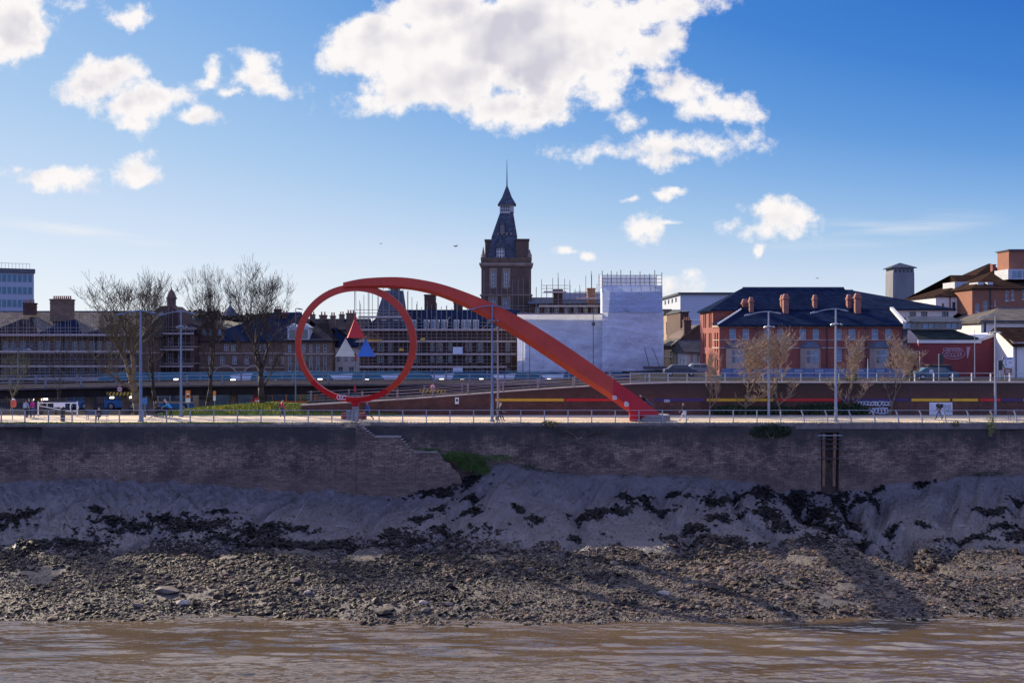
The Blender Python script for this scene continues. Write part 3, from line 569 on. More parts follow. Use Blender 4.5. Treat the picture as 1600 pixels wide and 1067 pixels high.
m = MB(); m.poly([(16,111.6,UZ),(200,111.6,UZ),(200,270,UZ),(16,270,UZ)]); m.poly([(16,111.6,UZ),(16,270,UZ),(16,270,-1.9),(16,111.6,-1.9)]); tag(m.build('upper_road', asph), kind='structure')
m = MB(); m.poly([(16.5,112.4,UZ+.10),(110,112.4,UZ+.10),(110,113.8,UZ+.10),(16.5,113.8,UZ+.10)]); m.poly([(16.5,113.8,UZ+.1),(110,113.8,UZ+.1),(110,113.8,UZ),(16.5,113.8,UZ)]); m.poly([(22,131.5,UZ+.10),(110,131.5,UZ+.10),(110,134.9,UZ+.10),(22,134.9,UZ+.10)]); m.poly([(22,131.5,UZ),(110,131.5,UZ),(110,131.5,UZ+.1),(22,131.5,UZ+.1)])
tag(m.build('pavement', mat('kerb_concrete', (.15,.14,.13), .85, .15, 1, spec=0)), kind='structure')
m = MB()
for i in range(12): m.poly([(20+i*7,122.4,UZ+.005),(23+i*7,122.4,UZ+.005),(23+i*7,122.55,UZ+.005),(20+i*7,122.55,UZ+.005)])
tag(m.build('road_marking', mat('road_paint', (.7,.7,.68), .7, .1, 2)), kind='structure')
# grass verge between promenade and bus station
def blades(name, n, fx, fy, fz, h, mats, w=.035, group=None):
    V = np.zeros((n, 3, 3)); X = fx(n); Y = fy(n, X); Z = fz(X, Y); a = rng.rand(n)*3.14; hh = h*(.5+rng.rand(n)); dx = np.cos(a)*w; dy = np.sin(a)*w
    V[:, 0] = np.stack([X-dx, Y-dy, Z], 1); V[:, 1] = np.stack([X+dx, Y+dy, Z], 1); V[:, 2] = np.stack([X+rng.randn(n)*h*.3, Y+rng.randn(n)*h*.3, Z+hh], 1)
    return fast_mesh(name, V.reshape(-1, 3), np.arange(n*3).reshape(-1, 3), mats, rng.randint(0, len(mats), n))
VX0, VX1 = ax(240, 110), ax(650, 110)
def vergez(X, Y):
    e = np.clip((X-VX0)/4, 0, 1)*np.clip((VX1-X)/16, 0, 1); d = np.clip((Y-109.6)/4.5, 0, 1)
    return e*(.95*np.sin(d*1.57)*(.8+.35*fbm2(X*.2, Y*.2, 3)))*np.clip((X+42)/16, .55, 1)-.01
xs = np.arange(VX0, VX1, .4); ys = np.arange(109.6, 118, .4); GX, GY = np.meshgrid(xs, ys); GZ = vergez(GX, GY)+.03; GZ[-1] = -1.9; ny, nx = GX.shape
V = np.stack([GX.ravel(), GY.ravel(), GZ.ravel()], 1); ii = np.arange(ny*nx).reshape(ny, nx)
tag(fast_mesh('grass_verge', V, np.stack([ii[:-1, :-1].ravel(), ii[:-1, 1:].ravel(), ii[1:, 1:].ravel(), ii[1:, :-1].ravel()], 1), GR[0], smooth=True), kind='structure')
tag(blades('verge_grass', 26000, lambda n: rng.uniform(VX0+.3, VX1-2, n), lambda n, X: rng.uniform(109.7, 115.5, n), lambda X, Y: vergez(X, Y), .20, GR), kind='stuff')
daf = mat('daffodil_yellow', (.75,.55,.02), .6, .15, 5)
def dfx(n): return np.concatenate([rng.uniform(ax(275,111), ax(350,111), n//3), rng.uniform(ax(330,111), ax(480,111), n-n//3)])
tag(blades('verge_daffodils', 1500, dfx, lambda n, X: 110.6+3.5*rng.rand(n)+.6*np.sin(X*1.4), lambda X, Y: vergez(X, Y)+.1, .14, [daf, GR[1]], .06), kind='stuff')
tag(blades('edge_weeds', 9000, lambda n: np.concatenate([rng.uniform(-50, -22, n*3//4), rng.uniform(-22, 50, n-n*3//4)]), lambda n, X: YF+.05+rng.rand(n)**2*1.4+np.where(X > XS, 1.0, 0), lambda X, Y: X*0-.03, .10, GR), kind='stuff')
# ------------------------------------------------------------------ riverside railing
galv = MC['galv']; rl = empty('promenade_railing', (0, YR+.4, 0), 'long galvanised three-rail railing along the edge of the quay', 'railing')
YL = YR+.35
def rpost(x, curved):
    m = MB()
    if not curved:
        m.sweep([[(x-.045, YL-.05, z), (x+.045, YL-.05, z), (x+.045, YL+.05, z), (x-.045, YL+.05, z)] for z in (-.02, 1.14)])
        m.box(x-.09, x+.09, YL-.09, YL+.09, -.01, .02); m.box(x-.03, x+.03, YL-.09, YL-.05, .0, .55)
    else:
        rg = []
        for i in range(8):
            t = i/7; z = 1.16*t; o = .28*t*t; rg.append([(x-.05-o, YL-.05, z-.03), (x+.05-o, YL-.05, z-.03), (x+.05-o, YL+.06, z-.03), (x-.05-o, YL+.06, z-.03)])
        m.sweep(rg)
    return m.build('post', galv, rl)
px = 2.0; posts = []
while px < 1640:
    if abs(px-556) > 8 or True: rpost(ax(px, YL), px > 1228)
    px += 36.9
for p_ in (-72, -35, 550, 558): rpost(ax(p_, YL), False)
for z in (1.14, .66, .26):
    for a, b in ((-60, ax(549, YL)), (ax(559, YL), ax(1228, YL)), (ax(1228, YL), 60)):
        m = MB(); off = -.26*(z/1.16)**2 if a > 10 else 0; m.tube((a, YL, z-.01), (b, YL, z-.01), .032 if z > 1 else .024, n=6); m.build('rail', galv, rl)
# ------------------------------------------------------------------ red ring sculpture
def red_mat(name, c, rough=.45):
    m, N, L, b = nodes(name); tc = N.new('ShaderNodeTexCoord'); ov = tc.outputs['Object']; n = NZ(N, L, ov, .5, 6, .65); n2 = NZ(N, L, ov, 7, 4, .6)
    k = MIX(N, L, .35, RAMP(N, L, n, [(.3, tuple(x*.8 for x in c)), (.7, tuple(x*1.15 for x in c))]), RAMP(N, L, n2, [(.35, tuple(x*.85 for x in c)), (.7, tuple(x*1.1 for x in c))]))
    g = N.new('ShaderNodeNewGeometry'); sp = N.new('ShaderNodeSeparateXYZ'); L.new(g.outputs['Position'], sp.inputs[0])
    md = N.new('ShaderNodeMath'); md.operation = 'PINGPONG'; L.new(sp.outputs[0], md.inputs[0]); md.inputs[1].default_value = 1.55
    sm = N.new('ShaderNodeMapRange'); L.new(md.outputs[0], sm.inputs[0]); sm.inputs[1].default_value = .0; sm.inputs[2].default_value = .05; sm.inputs[3].default_value = .35; sm.inputs[4].default_value = 0
    k = MIX(N, L, sm.outputs[0], k, tuple(x*.45 for x in c)); b.inputs['Specular IOR Level'].default_value = .3
    L.new(k, b.inputs['Base Color']); b.inputs['Roughness'].default_value = rough; return m
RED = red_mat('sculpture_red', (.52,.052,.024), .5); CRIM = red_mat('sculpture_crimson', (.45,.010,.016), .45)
YS = 103.0
sc = empty('ring_sculpture', (ax(556, YS), YS, 0), 'giant red steel ring and long sloping tail beside the river promenade', 'sculpture')
cx, cz = ax(556, YS), az(536.5, YS); Ro = 94*YS/F
m = MB(); rings = []; n = 96
for i in range(n):
    a = 2*math.pi*i/n; wid = .58+.09*math.sin(a+.6) ; ro = Ro*(1+.008*math.cos(2*a)); ri = ro-wid
    c, s_ = math.cos(a), math.sin(a); hd = .34
    rings.append([(cx+ro*c, YS-hd*.55, cz+ro*s_*.99), (cx+ro*c, YS+hd, cz+ro*s_*.99), (cx+ri*c, YS+hd, cz+ri*s_*.99), (cx+ri*c, YS-hd, cz+ri*s_*.99)])
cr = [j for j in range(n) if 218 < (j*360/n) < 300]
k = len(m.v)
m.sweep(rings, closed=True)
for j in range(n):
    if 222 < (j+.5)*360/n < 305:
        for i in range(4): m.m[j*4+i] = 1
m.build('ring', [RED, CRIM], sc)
top = [(536,441.5),(570,435.0),(620,433.0),(660,437.5),(700,447),(750,465.5),(800,489),(850,518),(900,551),(950,586),(1000,622),(1031,646)]
bot = [(536,450),(570,449.5),(620,450.5),(660,456),(700,468.5),(750,492),(800,522.5),(850,555),(900,589),(950,621),(985,646),(1000,655)]
mid = []
def lerp2(a, b, t): return (a[0]+(b[0]-a[0])*t, a[1]+(b[1]-a[1])*t)
def crv(P_, t):
    k = t*(len(P_)-1); i = min(int(k), len(P_)-2); f = k-i
    p0 = P_[max(i-1, 0)]; p1 = P_[i]; p2 = P_[i+1]; p3 = P_[min(i+2, len(P_)-1)]
    return tuple(.5*(2*p1[j]+(-p0[j]+p2[j])*f+(2*p0[j]-5*p1[j]+4*p2[j]-p3[j])*f*f+(-p0[j]+3*p1[j]-3*p2[j]+p3[j])*f**3) for j in (0, 1))
rings = []; NT = 60; tmat = []
for i in range(NT+1):
    t = i/NT; a = crv(top, t); b_ = crv(bot, t); y = YS-.30-.25*t; dp = .55+.9*t
    kf = .70 if t > .25 else .78
    c_ = lerp2(a, b_, kf+.03*math.sin(t*3))
    A = P(*a, y); B = P(*b_, y); C_ = P(*c_, y-.28*t-.12); A2 = A+Vector((0, dp, 0)); B2 = B+Vector((0, dp, 0))
    rings.append([tuple(A), tuple(A2), tuple(B2), tuple(B+Vector((0, .25*t, 0))), tuple(C_)]); tmat.append(a[0])
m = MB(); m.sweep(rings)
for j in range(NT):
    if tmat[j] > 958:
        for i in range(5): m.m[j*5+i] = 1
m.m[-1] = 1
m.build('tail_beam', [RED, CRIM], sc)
# pedestal under the ring, plinth and brackets under the tail foot
conc = mat('grey_concrete', (.20,.185,.175), .85, .2, 1.5, bump=.2)
m = MB(); m.box(ax(550, 102.6), ax(559.5, 102.6), 102.5, 103.3, 0, az(635, 102.6)); m.build('pedestal', conc, sc, bevel=.02)
m = MB(); xa, xb = ax(549, YS), ax(562, YS); m.sweep([[(xa+.15, YS-.25, az(636, YS)), (xb-.15, YS-.25, az(636, YS)), (xb-.15, YS+.25, az(636, YS)), (xa+.15, YS+.25, az(636, YS))], [(xa, YS-.3, az(628, YS)), (xb, YS-.3, az(628, YS)), (xb, YS+.3, az(628, YS)), (xa, YS+.3, az(628, YS))]]); m.build('saddle', CRIM, sc)
m = MB(); px0, px1 = ax(997, 102.2), ax(1049, 102.2); m.lathe(((px0+px1)/2, 103.4, 0), [(0, 0), (1.62, 0), (1.62, .50), (1.5, .58), (0, .58)], 28); m.build('plinth', conc, sc)
m = MB()
for px, pyt in ((1003, 632), (1012, 639), (1022, 640)):
    x = ax(px, YS-.9); m.sweep([[(x-.28, YS-.75, .55), (x+.28, YS-.75, .55), (x+.28, YS+.6, .55), (x-.28, YS+.6, .55)], [(x-.2, YS-.55, az(pyt, YS)), (x+.2, YS-.55, az(pyt, YS)), (x+.2, YS+.5, az(pyt, YS)), (x-.2, YS+.5, az(pyt, YS))]])
m.build('foot_bracket', CRIM, sc)
m = MB(); m.box(ax(984, YS-.9), ax(1000, YS-.9), YS-.9, YS-.2, .02, az(636, YS)); m.build('foot_block', CRIM, sc, bevel=.04)
# graffiti scrawl on ring foot and tail
gw = mat('scrawl_white', (.6,.6,.62), .6, .2, 3)
def scrawl(name, parent, x0, x1, z0, z1, y, n, r, mt, seed, loops=5, slope=0):
    rd = random.Random(seed); m = MB()
    for k in range(n):
        cx_ = x0+(x1-x0)*(k+.5)/n; w = (x1-x0)/n*.62; h = (z1-z0)*.5; pts = []
        a0 = rd.random()*6; e = rd.uniform(.7, 1.0); tw = rd.uniform(.3, .9)
        for i in range(15):
            a = a0+i*.42; pts.append((cx_+w*math.cos(a)*(.7+.3*math.sin(a*loops*tw)), y, (z0+z1)/2+slope*(cx_-x0)+h*e*math.sin(a+tw*math.sin(2*a))))
        m.path(pts, r, 4)
    return m.build(name, mt, parent)
scrawl('painted_tag', sc, ax(528, YS), ax(541, YS), az(624, YS), az(617, YS), YS-.40, 3, .035, gw, 3)
scrawl('painted_tag', sc, ax(958, YS-1.2), ax(963, YS-1.2), az(623, YS), az(618, YS), YS-1.0, 2, .06, gw, 5)
scrawl('painted_tag', sc, ax(977, YS-1.2), ax(982, YS-1.2), az(634, YS), az(627, YS), YS-1.0, 2, .06, gw, 6)
# hanging pyramids on their cable
YP = YS; cab = mat('steel_cable', (.12,.12,.13), .5, .2, 3)
hp = empty('hanging_pyramids', (ax(555, YP), YP, az(527, YP)), 'red, cream and blue pyramids hanging on a cable inside the red ring', 'mobile')
RP = red_mat('pyramid_red', (.55,.03,.025), .5); BP = mat('pyramid_blue', (.03,.14,.42), .45, .12, 1.2); YPm = mat('pyramid_cream', (.62,.55,.38), .5, .12, 1.5)
for (x0, xa, x1, yb, yt, mt, ang) in ((540.5, 555, 571.5, 527.5, 496, RP, .22), (525, 540, 556, 556.5, 528, YPm, .05), (557, 571.5, 588, 556.5, 528, BP, .12)):
    m = MB(); bx = (ax(x1, YP)-ax(x0, YP))/2; cx_ = ax((x0+x1)/2, YP); zb = az(yb, YP); zt = az(yt, YP); base = []
    for k in range(4):
        a = ang+math.pi/4+k*math.pi/2; base.append((cx_+bx*1.28*math.cos(a)/1.0*.95, YP+bx*1.28*math.sin(a)*.95, zb))
    xm = max(abs(p[0]-cx_) for p in base); base = [(cx_+(p[0]-cx_)*bx/xm, p[1], p[2]) for p in base]
    ap = (ax(xa, YP), YP, zt); m.poly(base[::-1])
    for k in range(4): m.poly([base[k], base[(k+1) % 4], ap])
    for k in range(4): m.tube(base[k], base[(k+1) % 4], .03, n=4)
    m.build('pyramid', mt, hp)
m = MB(); m.tube((ax(554, YP), YP-.0, az(497, YP)), (ax(554.2, YP), YP, az(449, YP)), .035, n=5); m.tube((ax(556.3, YP), YP-.0, az(497, YP)), (ax(556, YP), YP, az(449, YP)), .018, n=4); m.build('cable', cab, hp); m = MB()
m.tube((ax(556, YP), YP, az(560, YP)), (ax(555, YP), YP, az(622, YP)), .022, n=5); m.build('cable', cab, hp)
m = MB(); m.tube((ax(555.5, YP), YP, az(499, YP)), (ax(555.2, YP), YP, az(488, YP)), .14, .03, 6); m.build('shackle', RP, hp); m = MB(); m.tube((ax(555.5, YP), YP, az(552, YP)), (ax(555.6, YP), YP, az(565, YP)), .10, .10, 6); m.build('shackle', RP, hp); m = MB(); m.tube((ax(554.5, YP), YP, az(601, YP)), (ax(554.8, YP), YP, az(612, YP)), .04, .14, 6); m.build('shackle', RP, hp)
# ------------------------------------------------------------------ retaining wall with painted stripe, ramp
def rw_mat():
    m, N, L, b = nodes('retaining_brick'); v, ov, s = wallvec(N, L)
    bt = N.new('ShaderNodeTexBrick'); L.new(v, bt.inputs['Vector']); bt.inputs['Color1'].default_value = (.19,.080,.052,1); bt.inputs['Color2'].default_value = (.12,.052,.036,1); bt.inputs['Mortar'].default_value = (.06,.045,.04,1)
    bt.inputs['Scale'].default_value = 1; bt.inputs['Brick Width'].default_value = .23; bt.inputs['Row Height'].default_value = .08; bt.inputs['Mortar Size'].default_value = .01
    n = NZ(N, L, ov, .8, 8, .7); c = MIX(N, L, 1.0, bt.outputs[0], RAMP(N, L, n, [(.3, (.45,)*3), (.7, (1.35,)*3)]), 'MULTIPLY')
    zz = N.new('ShaderNodeMath'); zz.operation = 'MULTIPLY_ADD'; L.new(n, zz.inputs[0]); zz.inputs[1].default_value = 2.2; L.new(s.outputs[2], zz.inputs[2])
    al = N.new('ShaderNodeMapRange'); L.new(zz.outputs[0], al.inputs[0]); al.inputs[1].default_value = 2.6; al.inputs[2].default_value = 4.2; al.inputs[4].default_value = .8
    c = MIX(N, L, al.outputs[0], c, (.025,.022,.02)); L.new(c, b.inputs['Base Color']); b.inputs['Roughness'].default_value = .9; return m
RW = rw_mat(); YW = 111.0
rw = empty('retaining_wall', (30, YW, 0), 'dark brick retaining wall with red, yellow and purple stripe behind the promenade', 'wall')
prof = [(470, 634), (560, 629), (640, 624), (720, 618), (800, 612), (880, 606.5), (950, 602.5), (1000, 600), (1060, 598.5)]
pts = [(ax(a, YW), az(b_, YW)) for a, b_ in prof]+[(95, UZ+.05)]
m = MB(); m.prism([(pts[0][0], -1.9)]+[(95, -1.9)]+pts[::-1], YW, YW+.45); m.build('wall_face', RW, rw)
m = MB()
for (a, b_) in zip(pts[:-1], pts[1:]):
    m.sweep([[(a[0], YW-.06, a[1]), (a[0], YW+.5, a[1]), (a[0], YW+.5, a[1]+.12), (a[0], YW-.06, a[1]+.12)], [(b_[0], YW-.06, b_[1]), (b_[0], YW+.5, b_[1]), (b_[0], YW+.5, b_[1]+.12), (b_[0], YW-.06, b_[1]+.12)]][::-1])
m.build('coping', mat('rail_concrete', (.34,.30,.28), .8, .2, 1.5), rw)
SY = mat('stripe_yellow', (.62,.36,.015), .6, .12, 2); SR = mat('stripe_red', (.5,.012,.012), .6, .15, 2); SP = mat('stripe_purple', (.035,.02,.11), .6, .25, 2)
for (a, b_, mt) in ((774, 881, SY), (883, 990, SR), (1022, 1102, SP), (1104, 1208, SY), (1211, 1313, SR), (1316, 1420, SP), (1424, 1484, SY), (1488, 1528, SY), (1531, 1563, SR), (1565, 1597, SP), (1599, 1650, SY)):
    x0, x1 = ax(a, YW), ax(b_, YW); z1, z0 = az(622.6, YW), az(626.8, YW); m = MB(); m.box(x0, x1, YW-.05, YW-.002, z0, z1); m.build('stripe_panel', mt, rw)
m = MB(); m.box(ax(1452, YW), ax(1488, YW), YW-.03, YW-.003, az(648, YW), az(628.5, YW)); m.build('mural_panel', mat('mural_white', (.55,.58,.62), .7, .2, 1.5), rw)
m = MB(); hx, hz, hr = ax(1468, YW), az(635, YW), .38
pts_ = [(hx+hr*1.05*(math.sin(a)**3)*1.0, hz+hr*(.85*math.cos(a)-.32*math.cos(2*a)-.13*math.cos(3*a)-.05*math.cos(4*a))) for a in [2*math.pi*i/24 for i in range(24)]]
m.prism(pts_[::-1], YW-.045, YW-.031); m.build('painted_heart', mat('paint_black', (.015,.015,.018), .6, .1, 2), rw)
scrawl('painted_scrawl', rw, ax(1474, YW), ax(1486, YW), az(644, YW), az(632, YW), YW-.035, 3, .03, mat('scrawl_grey', (.2,.22,.26), .7, .2, 3), 12)
# bubble graffiti
scrawl('bubble_graffiti', rw, ax(1340, YW), ax(1393, YW), az(634, YW), az(626.5, YW), YW-.02, 10, .05, mat('graffiti_pale', (.55,.62,.72), .6, .15, 3), 21)
scrawl('bubble_graffiti', rw, ax(1356, YW), ax(1388, YW), az(646, YW), az(637, YW), YW-.02, 6, .055, MC['graffiti_pale'], 22)
scrawl('bubble_graffiti', rw, ax(1038, YW), ax(1046, YW), az(628, YW), az(624.6, YW), YW-.09, 3, .035, MC['graffiti_pale'], 23)
for px in (774, 882, 1103, 1210, 1315, 1392, 1422, 1530):
    m = MB(); x = ax(px, YW); m.box(x-.03, x+.03, YW-.035, YW-.001, 0, 2.9 if px > 900 else 2.2); m.build('wall_joint', blk, rw)
nb = MB(); nb.box(ax(711, YW), ax(717, YW), YW-.06, YW-.01, az(631, YW), az(621, YW)); o = nb.build('notice_board', mat('sign_white', (.7,.7,.68), .6, .08, 2)); tag(o, 'small white notice on the brick wall left of the yellow stripe', 'sign')
nb = MB(); nb.box(ax(712.5, YW), ax(715.5, YW), YW-.075, YW-.062, az(627, YW), az(623, YW)); nb.build('notice_picture', MC['paint_black'], o)
# ramp surface
m = MB(); k = 0
R0, R1 = 111.45, 118.0
for (a, b_) in zip(pts[:-1], pts[1:]):
    m.poly([(a[0], R0, a[1]-.05), (b_[0], R0, b_[1]-.05), (b_[0], R1, b_[1]-.05), (a[0], R1, a[1]-.05)]); m.poly([(a[0], R1, a[1]-.05), (b_[0], R1, b_[1]-.05), (b_[0], R1, -1.9), (a[0], R1, -1.9)])
tag(m.build('ramp', asph), kind='structure')
wp = mat('rail_pale', (.24,.20,.20), .6, .15, 2)
def sloped_rail(name, label, pts, y, h, nr, step, mt, r=.032, pw=.09, box=False):
    e = empty(name, (pts[0][0], y, pts[0][1]), label, 'railing')
    def zt(x): return float(np.interp(x, [p[0] for p in pts], [p[1] for p in pts]))
    x = pts[0][0]+.4
    while x < pts[-1][0]:
        m = MB(); z = zt(x); m.box(x-pw, x+pw, y-pw, y+pw, z-.02, z+h+.04); m.build('post', mt, e); x += step
    for k in range(nr):
        zo = h*(k+1)/nr-.05; m = MB()
        for a, b_ in zip(pts[:-1], pts[1:]): m.tube((a[0], y-(pw+.02), a[1]+zo), (b_[0], y-(pw+.02), b_[1]+zo), r, n=4)
        m.build('rail', mt, e)
    return e
rp = [(ax(a, YW+.3), az(b_, YW+.3)+.12) for a, b_ in prof]
sloped_rail('ramp_railing', 'pale three-rail parapet climbing along the top of the brick ramp wall', rp[1:8], YW+.25, .95, 3, 3.6, wp)
rp2 = [(ax(a, R1), az(b_, R1)) for a, b_ in [(480, 626), (640, 619), (800, 609), (900, 604), (985, 600)]]
m = MB()
for a, b_ in zip(rp2[:-1], rp2[1:]): m.sweep([[(a[0], R1, -1.9), (a[0], R1+.3, -1.9), (a[0], R1+.3, a[1]), (a[0], R1, a[1])], [(b_[0], R1, -1.9), (b_[0], R1+.3, -1.9), (b_[0], R1+.3, b_[1]), (b_[0], R1, b_[1])]][::-1])
tag(m.build('ramp_wall', mat('dark_concrete', (.085,.075,.072), .9, .25, 1)), 'low dark concrete wall along the back of the rising ramp', 'wall')
sloped_rail('ramp_railing', 'second pale parapet on the far side of the rising ramp', rp2, R1+.15, 1.0, 3, 4.1, wp)
# upper road railing on the right, above the brick wall
ur = [(ax(985, YW+.9), UZ+.1), (ax(1660, YW+.9), UZ+.1)]
e = empty('road_railing', (ur[0][0], YW+.9, UZ), 'pale metal railing along the upper road above the striped wall', 'railing')
x = ur[0][0]; i = 0; whp = mat('rail_white', (.62,.62,.62), .5, .1, 2)
while x < ur[1][0]:
    big_ = i % 2 == 0; m = MB(); m.box(x-.05, x+.05, YW+.85, YW+.95, UZ-.2, UZ+(1.05 if big_ else 1.0)); m.build('post', whp if x > ax(1420, YW) else galv, e); x += 1.95; i += 1
for z in (1.0, .55, .12): m = MB(); m.tube((ur[0][0], YW+.78, UZ+z), (ur[1][0], YW+.78, UZ+z), .035, n=4); m.build('rail', galv, e)
# ------------------------------------------------------------------ elevated deck
YD = 128; DZ = az(600, YD)
dk = empty('elevated_roadway', (-30, YD, DZ), 'dark concrete elevated road deck on piers across the bus station', 'bridge')
dcm = mat('deck_concrete', (.032,.027,.026), .9, .3, .7, spec=0, bump=.2, streak=3)
dp = [(-90, az(607, YD)), (ax(0, YD), az(606, YD)), (ax(200, YD), az(601.5, YD)), (ax(420, YD), az(599, YD)), (ax(1010, YD), az(598, YD))]
m = MB(); pl = dp+[(x, z-1.30) for x, z in dp[::-1]]
m.prism([(x, z) for x, z in pl][::-1], YD, YD+13); m.build('deck', dcm, dk)
m = MB(); m.prism([(x, z+.003) for x, z in dp+[(x, z-.28) for x, z in dp[::-1]]][::-1], YD-.35, YD-.002); m.build('edge_beam', mat('edge_concrete', (.12,.10,.10), .85, .3, .9), dk)
for px in (-40, 60, 140, 197, 237, 365, 411, 515, 605, 700, 800):
    m = MB(); x = ax(px, YD+3); m.lathe((x, YD+3, -1.9), [(.62, 0), (.62, .3), (.5, .35), (.5, 3.2), (.8, 3.4)], 14); m.build('pier', mat('pier_concrete', (.30,.22,.17), .85, .25, 1.5), dk)
def deck_rail(y, label, step):
    e = empty('deck_railing', (-30, y, DZ), label, 'railing'); x = -88
    def zt(x): return float(np.interp(x, [p[0] for p in dp], [p[1] for p in dp]))
    while x < dp[-1][0]:
        m = MB(); m.box(x-.10, x+.10, y-.08, y+.08, zt(x), zt(x)+1.12); m.build('post', mat('rail_bluegrey', (.20,.22,.26), .5, .15, 2), e); x += step
    for zo in (1.05, .6, .2):
        m = MB()
        for a, b_ in zip(dp[:-1], dp[1:]): m.tube((a[0], y-.1, a[1]+zo), (b_[0], y-.1, b_[1]+zo), .04, n=4)
        m.build('rail', MC['rail_bluegrey'], e)
deck_rail(YD-.15, 'blue-grey railing along the near edge of the elevated road deck', 4.15); deck_rail(YD+12.6, 'blue-grey railing along the far edge of the elevated road deck', 5.3)
# ------------------------------------------------------------------ buildings
GL = mat('window_glass', (.05,.07,.09), .08, .3, .8, spec=.8); GLB = mat('window_glass_pale', (.16,.25,.31), .25, .25, 1.2); WF = mat('window_frame_white', (.52,.52,.52), .6, .08, 3); WD = mat('window_frame_dark', (.06,.05,.05), .6, .2, 3)
TRIM = mat('stone_trim', (.38,.29,.235), .8, .15, 1.2); LEAD = mat('lead_grey', (.10,.115,.14), .75, .2, 1, spec=.1); GUT = mat('gutter_black', (.03,.03,.035), .5, .2, 2)
BR1 = brick('red_brick', (.34,.062,.042), (.25,.046,.033), (.30,.2,.15), .24, .08, .008, .25); BR2 = brick('dark_brick', (.11,.045,.035), (.075,.035,.028), (.13,.09,.07), .3, .1, .01, .45)
BRT = brick('tower_brick', (.13,.08,.062), (.09,.055,.043), (.16,.11,.09), .35, .12, .012, .4); SAND = brick('sandstone', (.25,.16,.105), (.18,.115,.075), (.12,.09,.07), .8, .35, .02, .4)
SANDL = brick('warm_stone', (.46,.34,.22), (.38,.28,.18), (.3,.22,.15), .6, .3, .015, .3); REND = mat('white_render', (.68,.65,.60), .85, .08, .5, streak=3); CREAM = mat('cream_render', (.60,.54,.45), .85, .1, .6)
SL1 = slate('blue_slate', (.016,.026,.056), .75); SL2 = slate('grey_slate', (.15,.135,.12), .8); SL3 = slate('purple_slate', (.038,.036,.044), .8); TILE = slate('brown_tile', (.045,.028,.022), .85); SLT = slate('tower_slate', (.09,.105,.135), .7)
def facade(mb, o, u, w, h, holes, rec=.18):
    ux, uy = u; nx_, ny_ = uy, -ux
    def pt(a, b, d=0): return (o[0]+ux*a-nx_*d, o[1]+uy*a-ny_*d, o[2]+b)
    holes = [(max(a, .01), min(b, w-.01), max(c, .01), min(d, h-.01)) for a, b, c, d in holes]
    A = sorted({0, w}|{x for q in holes for x in q[:2]}); B = sorted({0, h}|{x for q in holes for x in q[2:]})
    for i in range(len(A)-1):
        for j in range(len(B)-1):
            ca, cb = (A[i]+A[i+1])/2, (B[j]+B[j+1])/2
            if any(q[0] < ca < q[1] and q[2] < cb < q[3] for q in holes): continue
            mb.poly([pt(A[i], B[j]), pt(A[i+1], B[j]), pt(A[i+1], B[j+1]), pt(A[i], B[j+1])])
    for a0, a1, b0, b1 in holes:
        mb.poly([pt(a0,b0), pt(a0,b0,rec), pt(a1,b0,rec), pt(a1,b0)]); mb.poly([pt(a0,b1), pt(a1,b1), pt(a1,b1,rec), pt(a0,b1,rec)])
        mb.poly([pt(a0,b0), pt(a0,b1), pt(a0,b1,rec), pt(a0,b0,rec)]); mb.poly([pt(a1,b0), pt(a1,b0,rec), pt(a1,b1,rec), pt(a1,b1)])
    return holes
def window(par, o, u, q, rec=.18, bars=(1, 1), fr=None, gl=None, fw=.08, name='window', sill=False):
    ux, uy = u; nx_, ny_ = uy, -ux; a0, a1, b0, b1 = q
    def bx(m, s0, s1, t0, t1, d0, d1):
        P_ = [(o[0]+ux*a-nx_*d, o[1]+uy*a-ny_*d, o[2]+b) for b in (t0, t1) for a, d in ((s0, d0), (s1, d0), (s1, d1), (s0, d1))]; n = len(m.v); m.v += P_
        for f in ((0,3,2,1),(4,5,6,7),(0,1,5,4),(1,2,6,5),(2,3,7,6),(3,0,4,7)): m.face(*[n+i for i in f])
    m = MB(); d0, d1 = rec-.07, rec-.01
    bx(m, a0, a0+fw, b0, b1, d0, d1); bx(m, a1-fw, a1, b0, b1, d0, d1); bx(m, a0+fw, a1-fw, b0, b0+fw, d0, d1); bx(m, a0+fw, a1-fw, b1-fw, b1, d0, d1)
    nv, nh = bars
    for i in range(nv): c = a0+(a1-a0)*(i+1)/(nv+1); bx(m, c-fw*.35, c+fw*.35, b0+fw, b1-fw, d0+.01, d1)
    for i in range(nh): c = b0+(b1-b0)*(i+1)/(nh+1); bx(m, a0+fw, a1-fw, c-fw*.35, c+fw*.35, d0+.015, d1)
    if sill: bx(m, a0-.1, a1+.1, b0-.12, b0-.001, -.06, .05)
    f = m.build(name, fr or WF, par); m = MB(); bx(m, a0, a1, b0, b1, rec-.008, rec); m.build('pane', gl or GL, f); return f
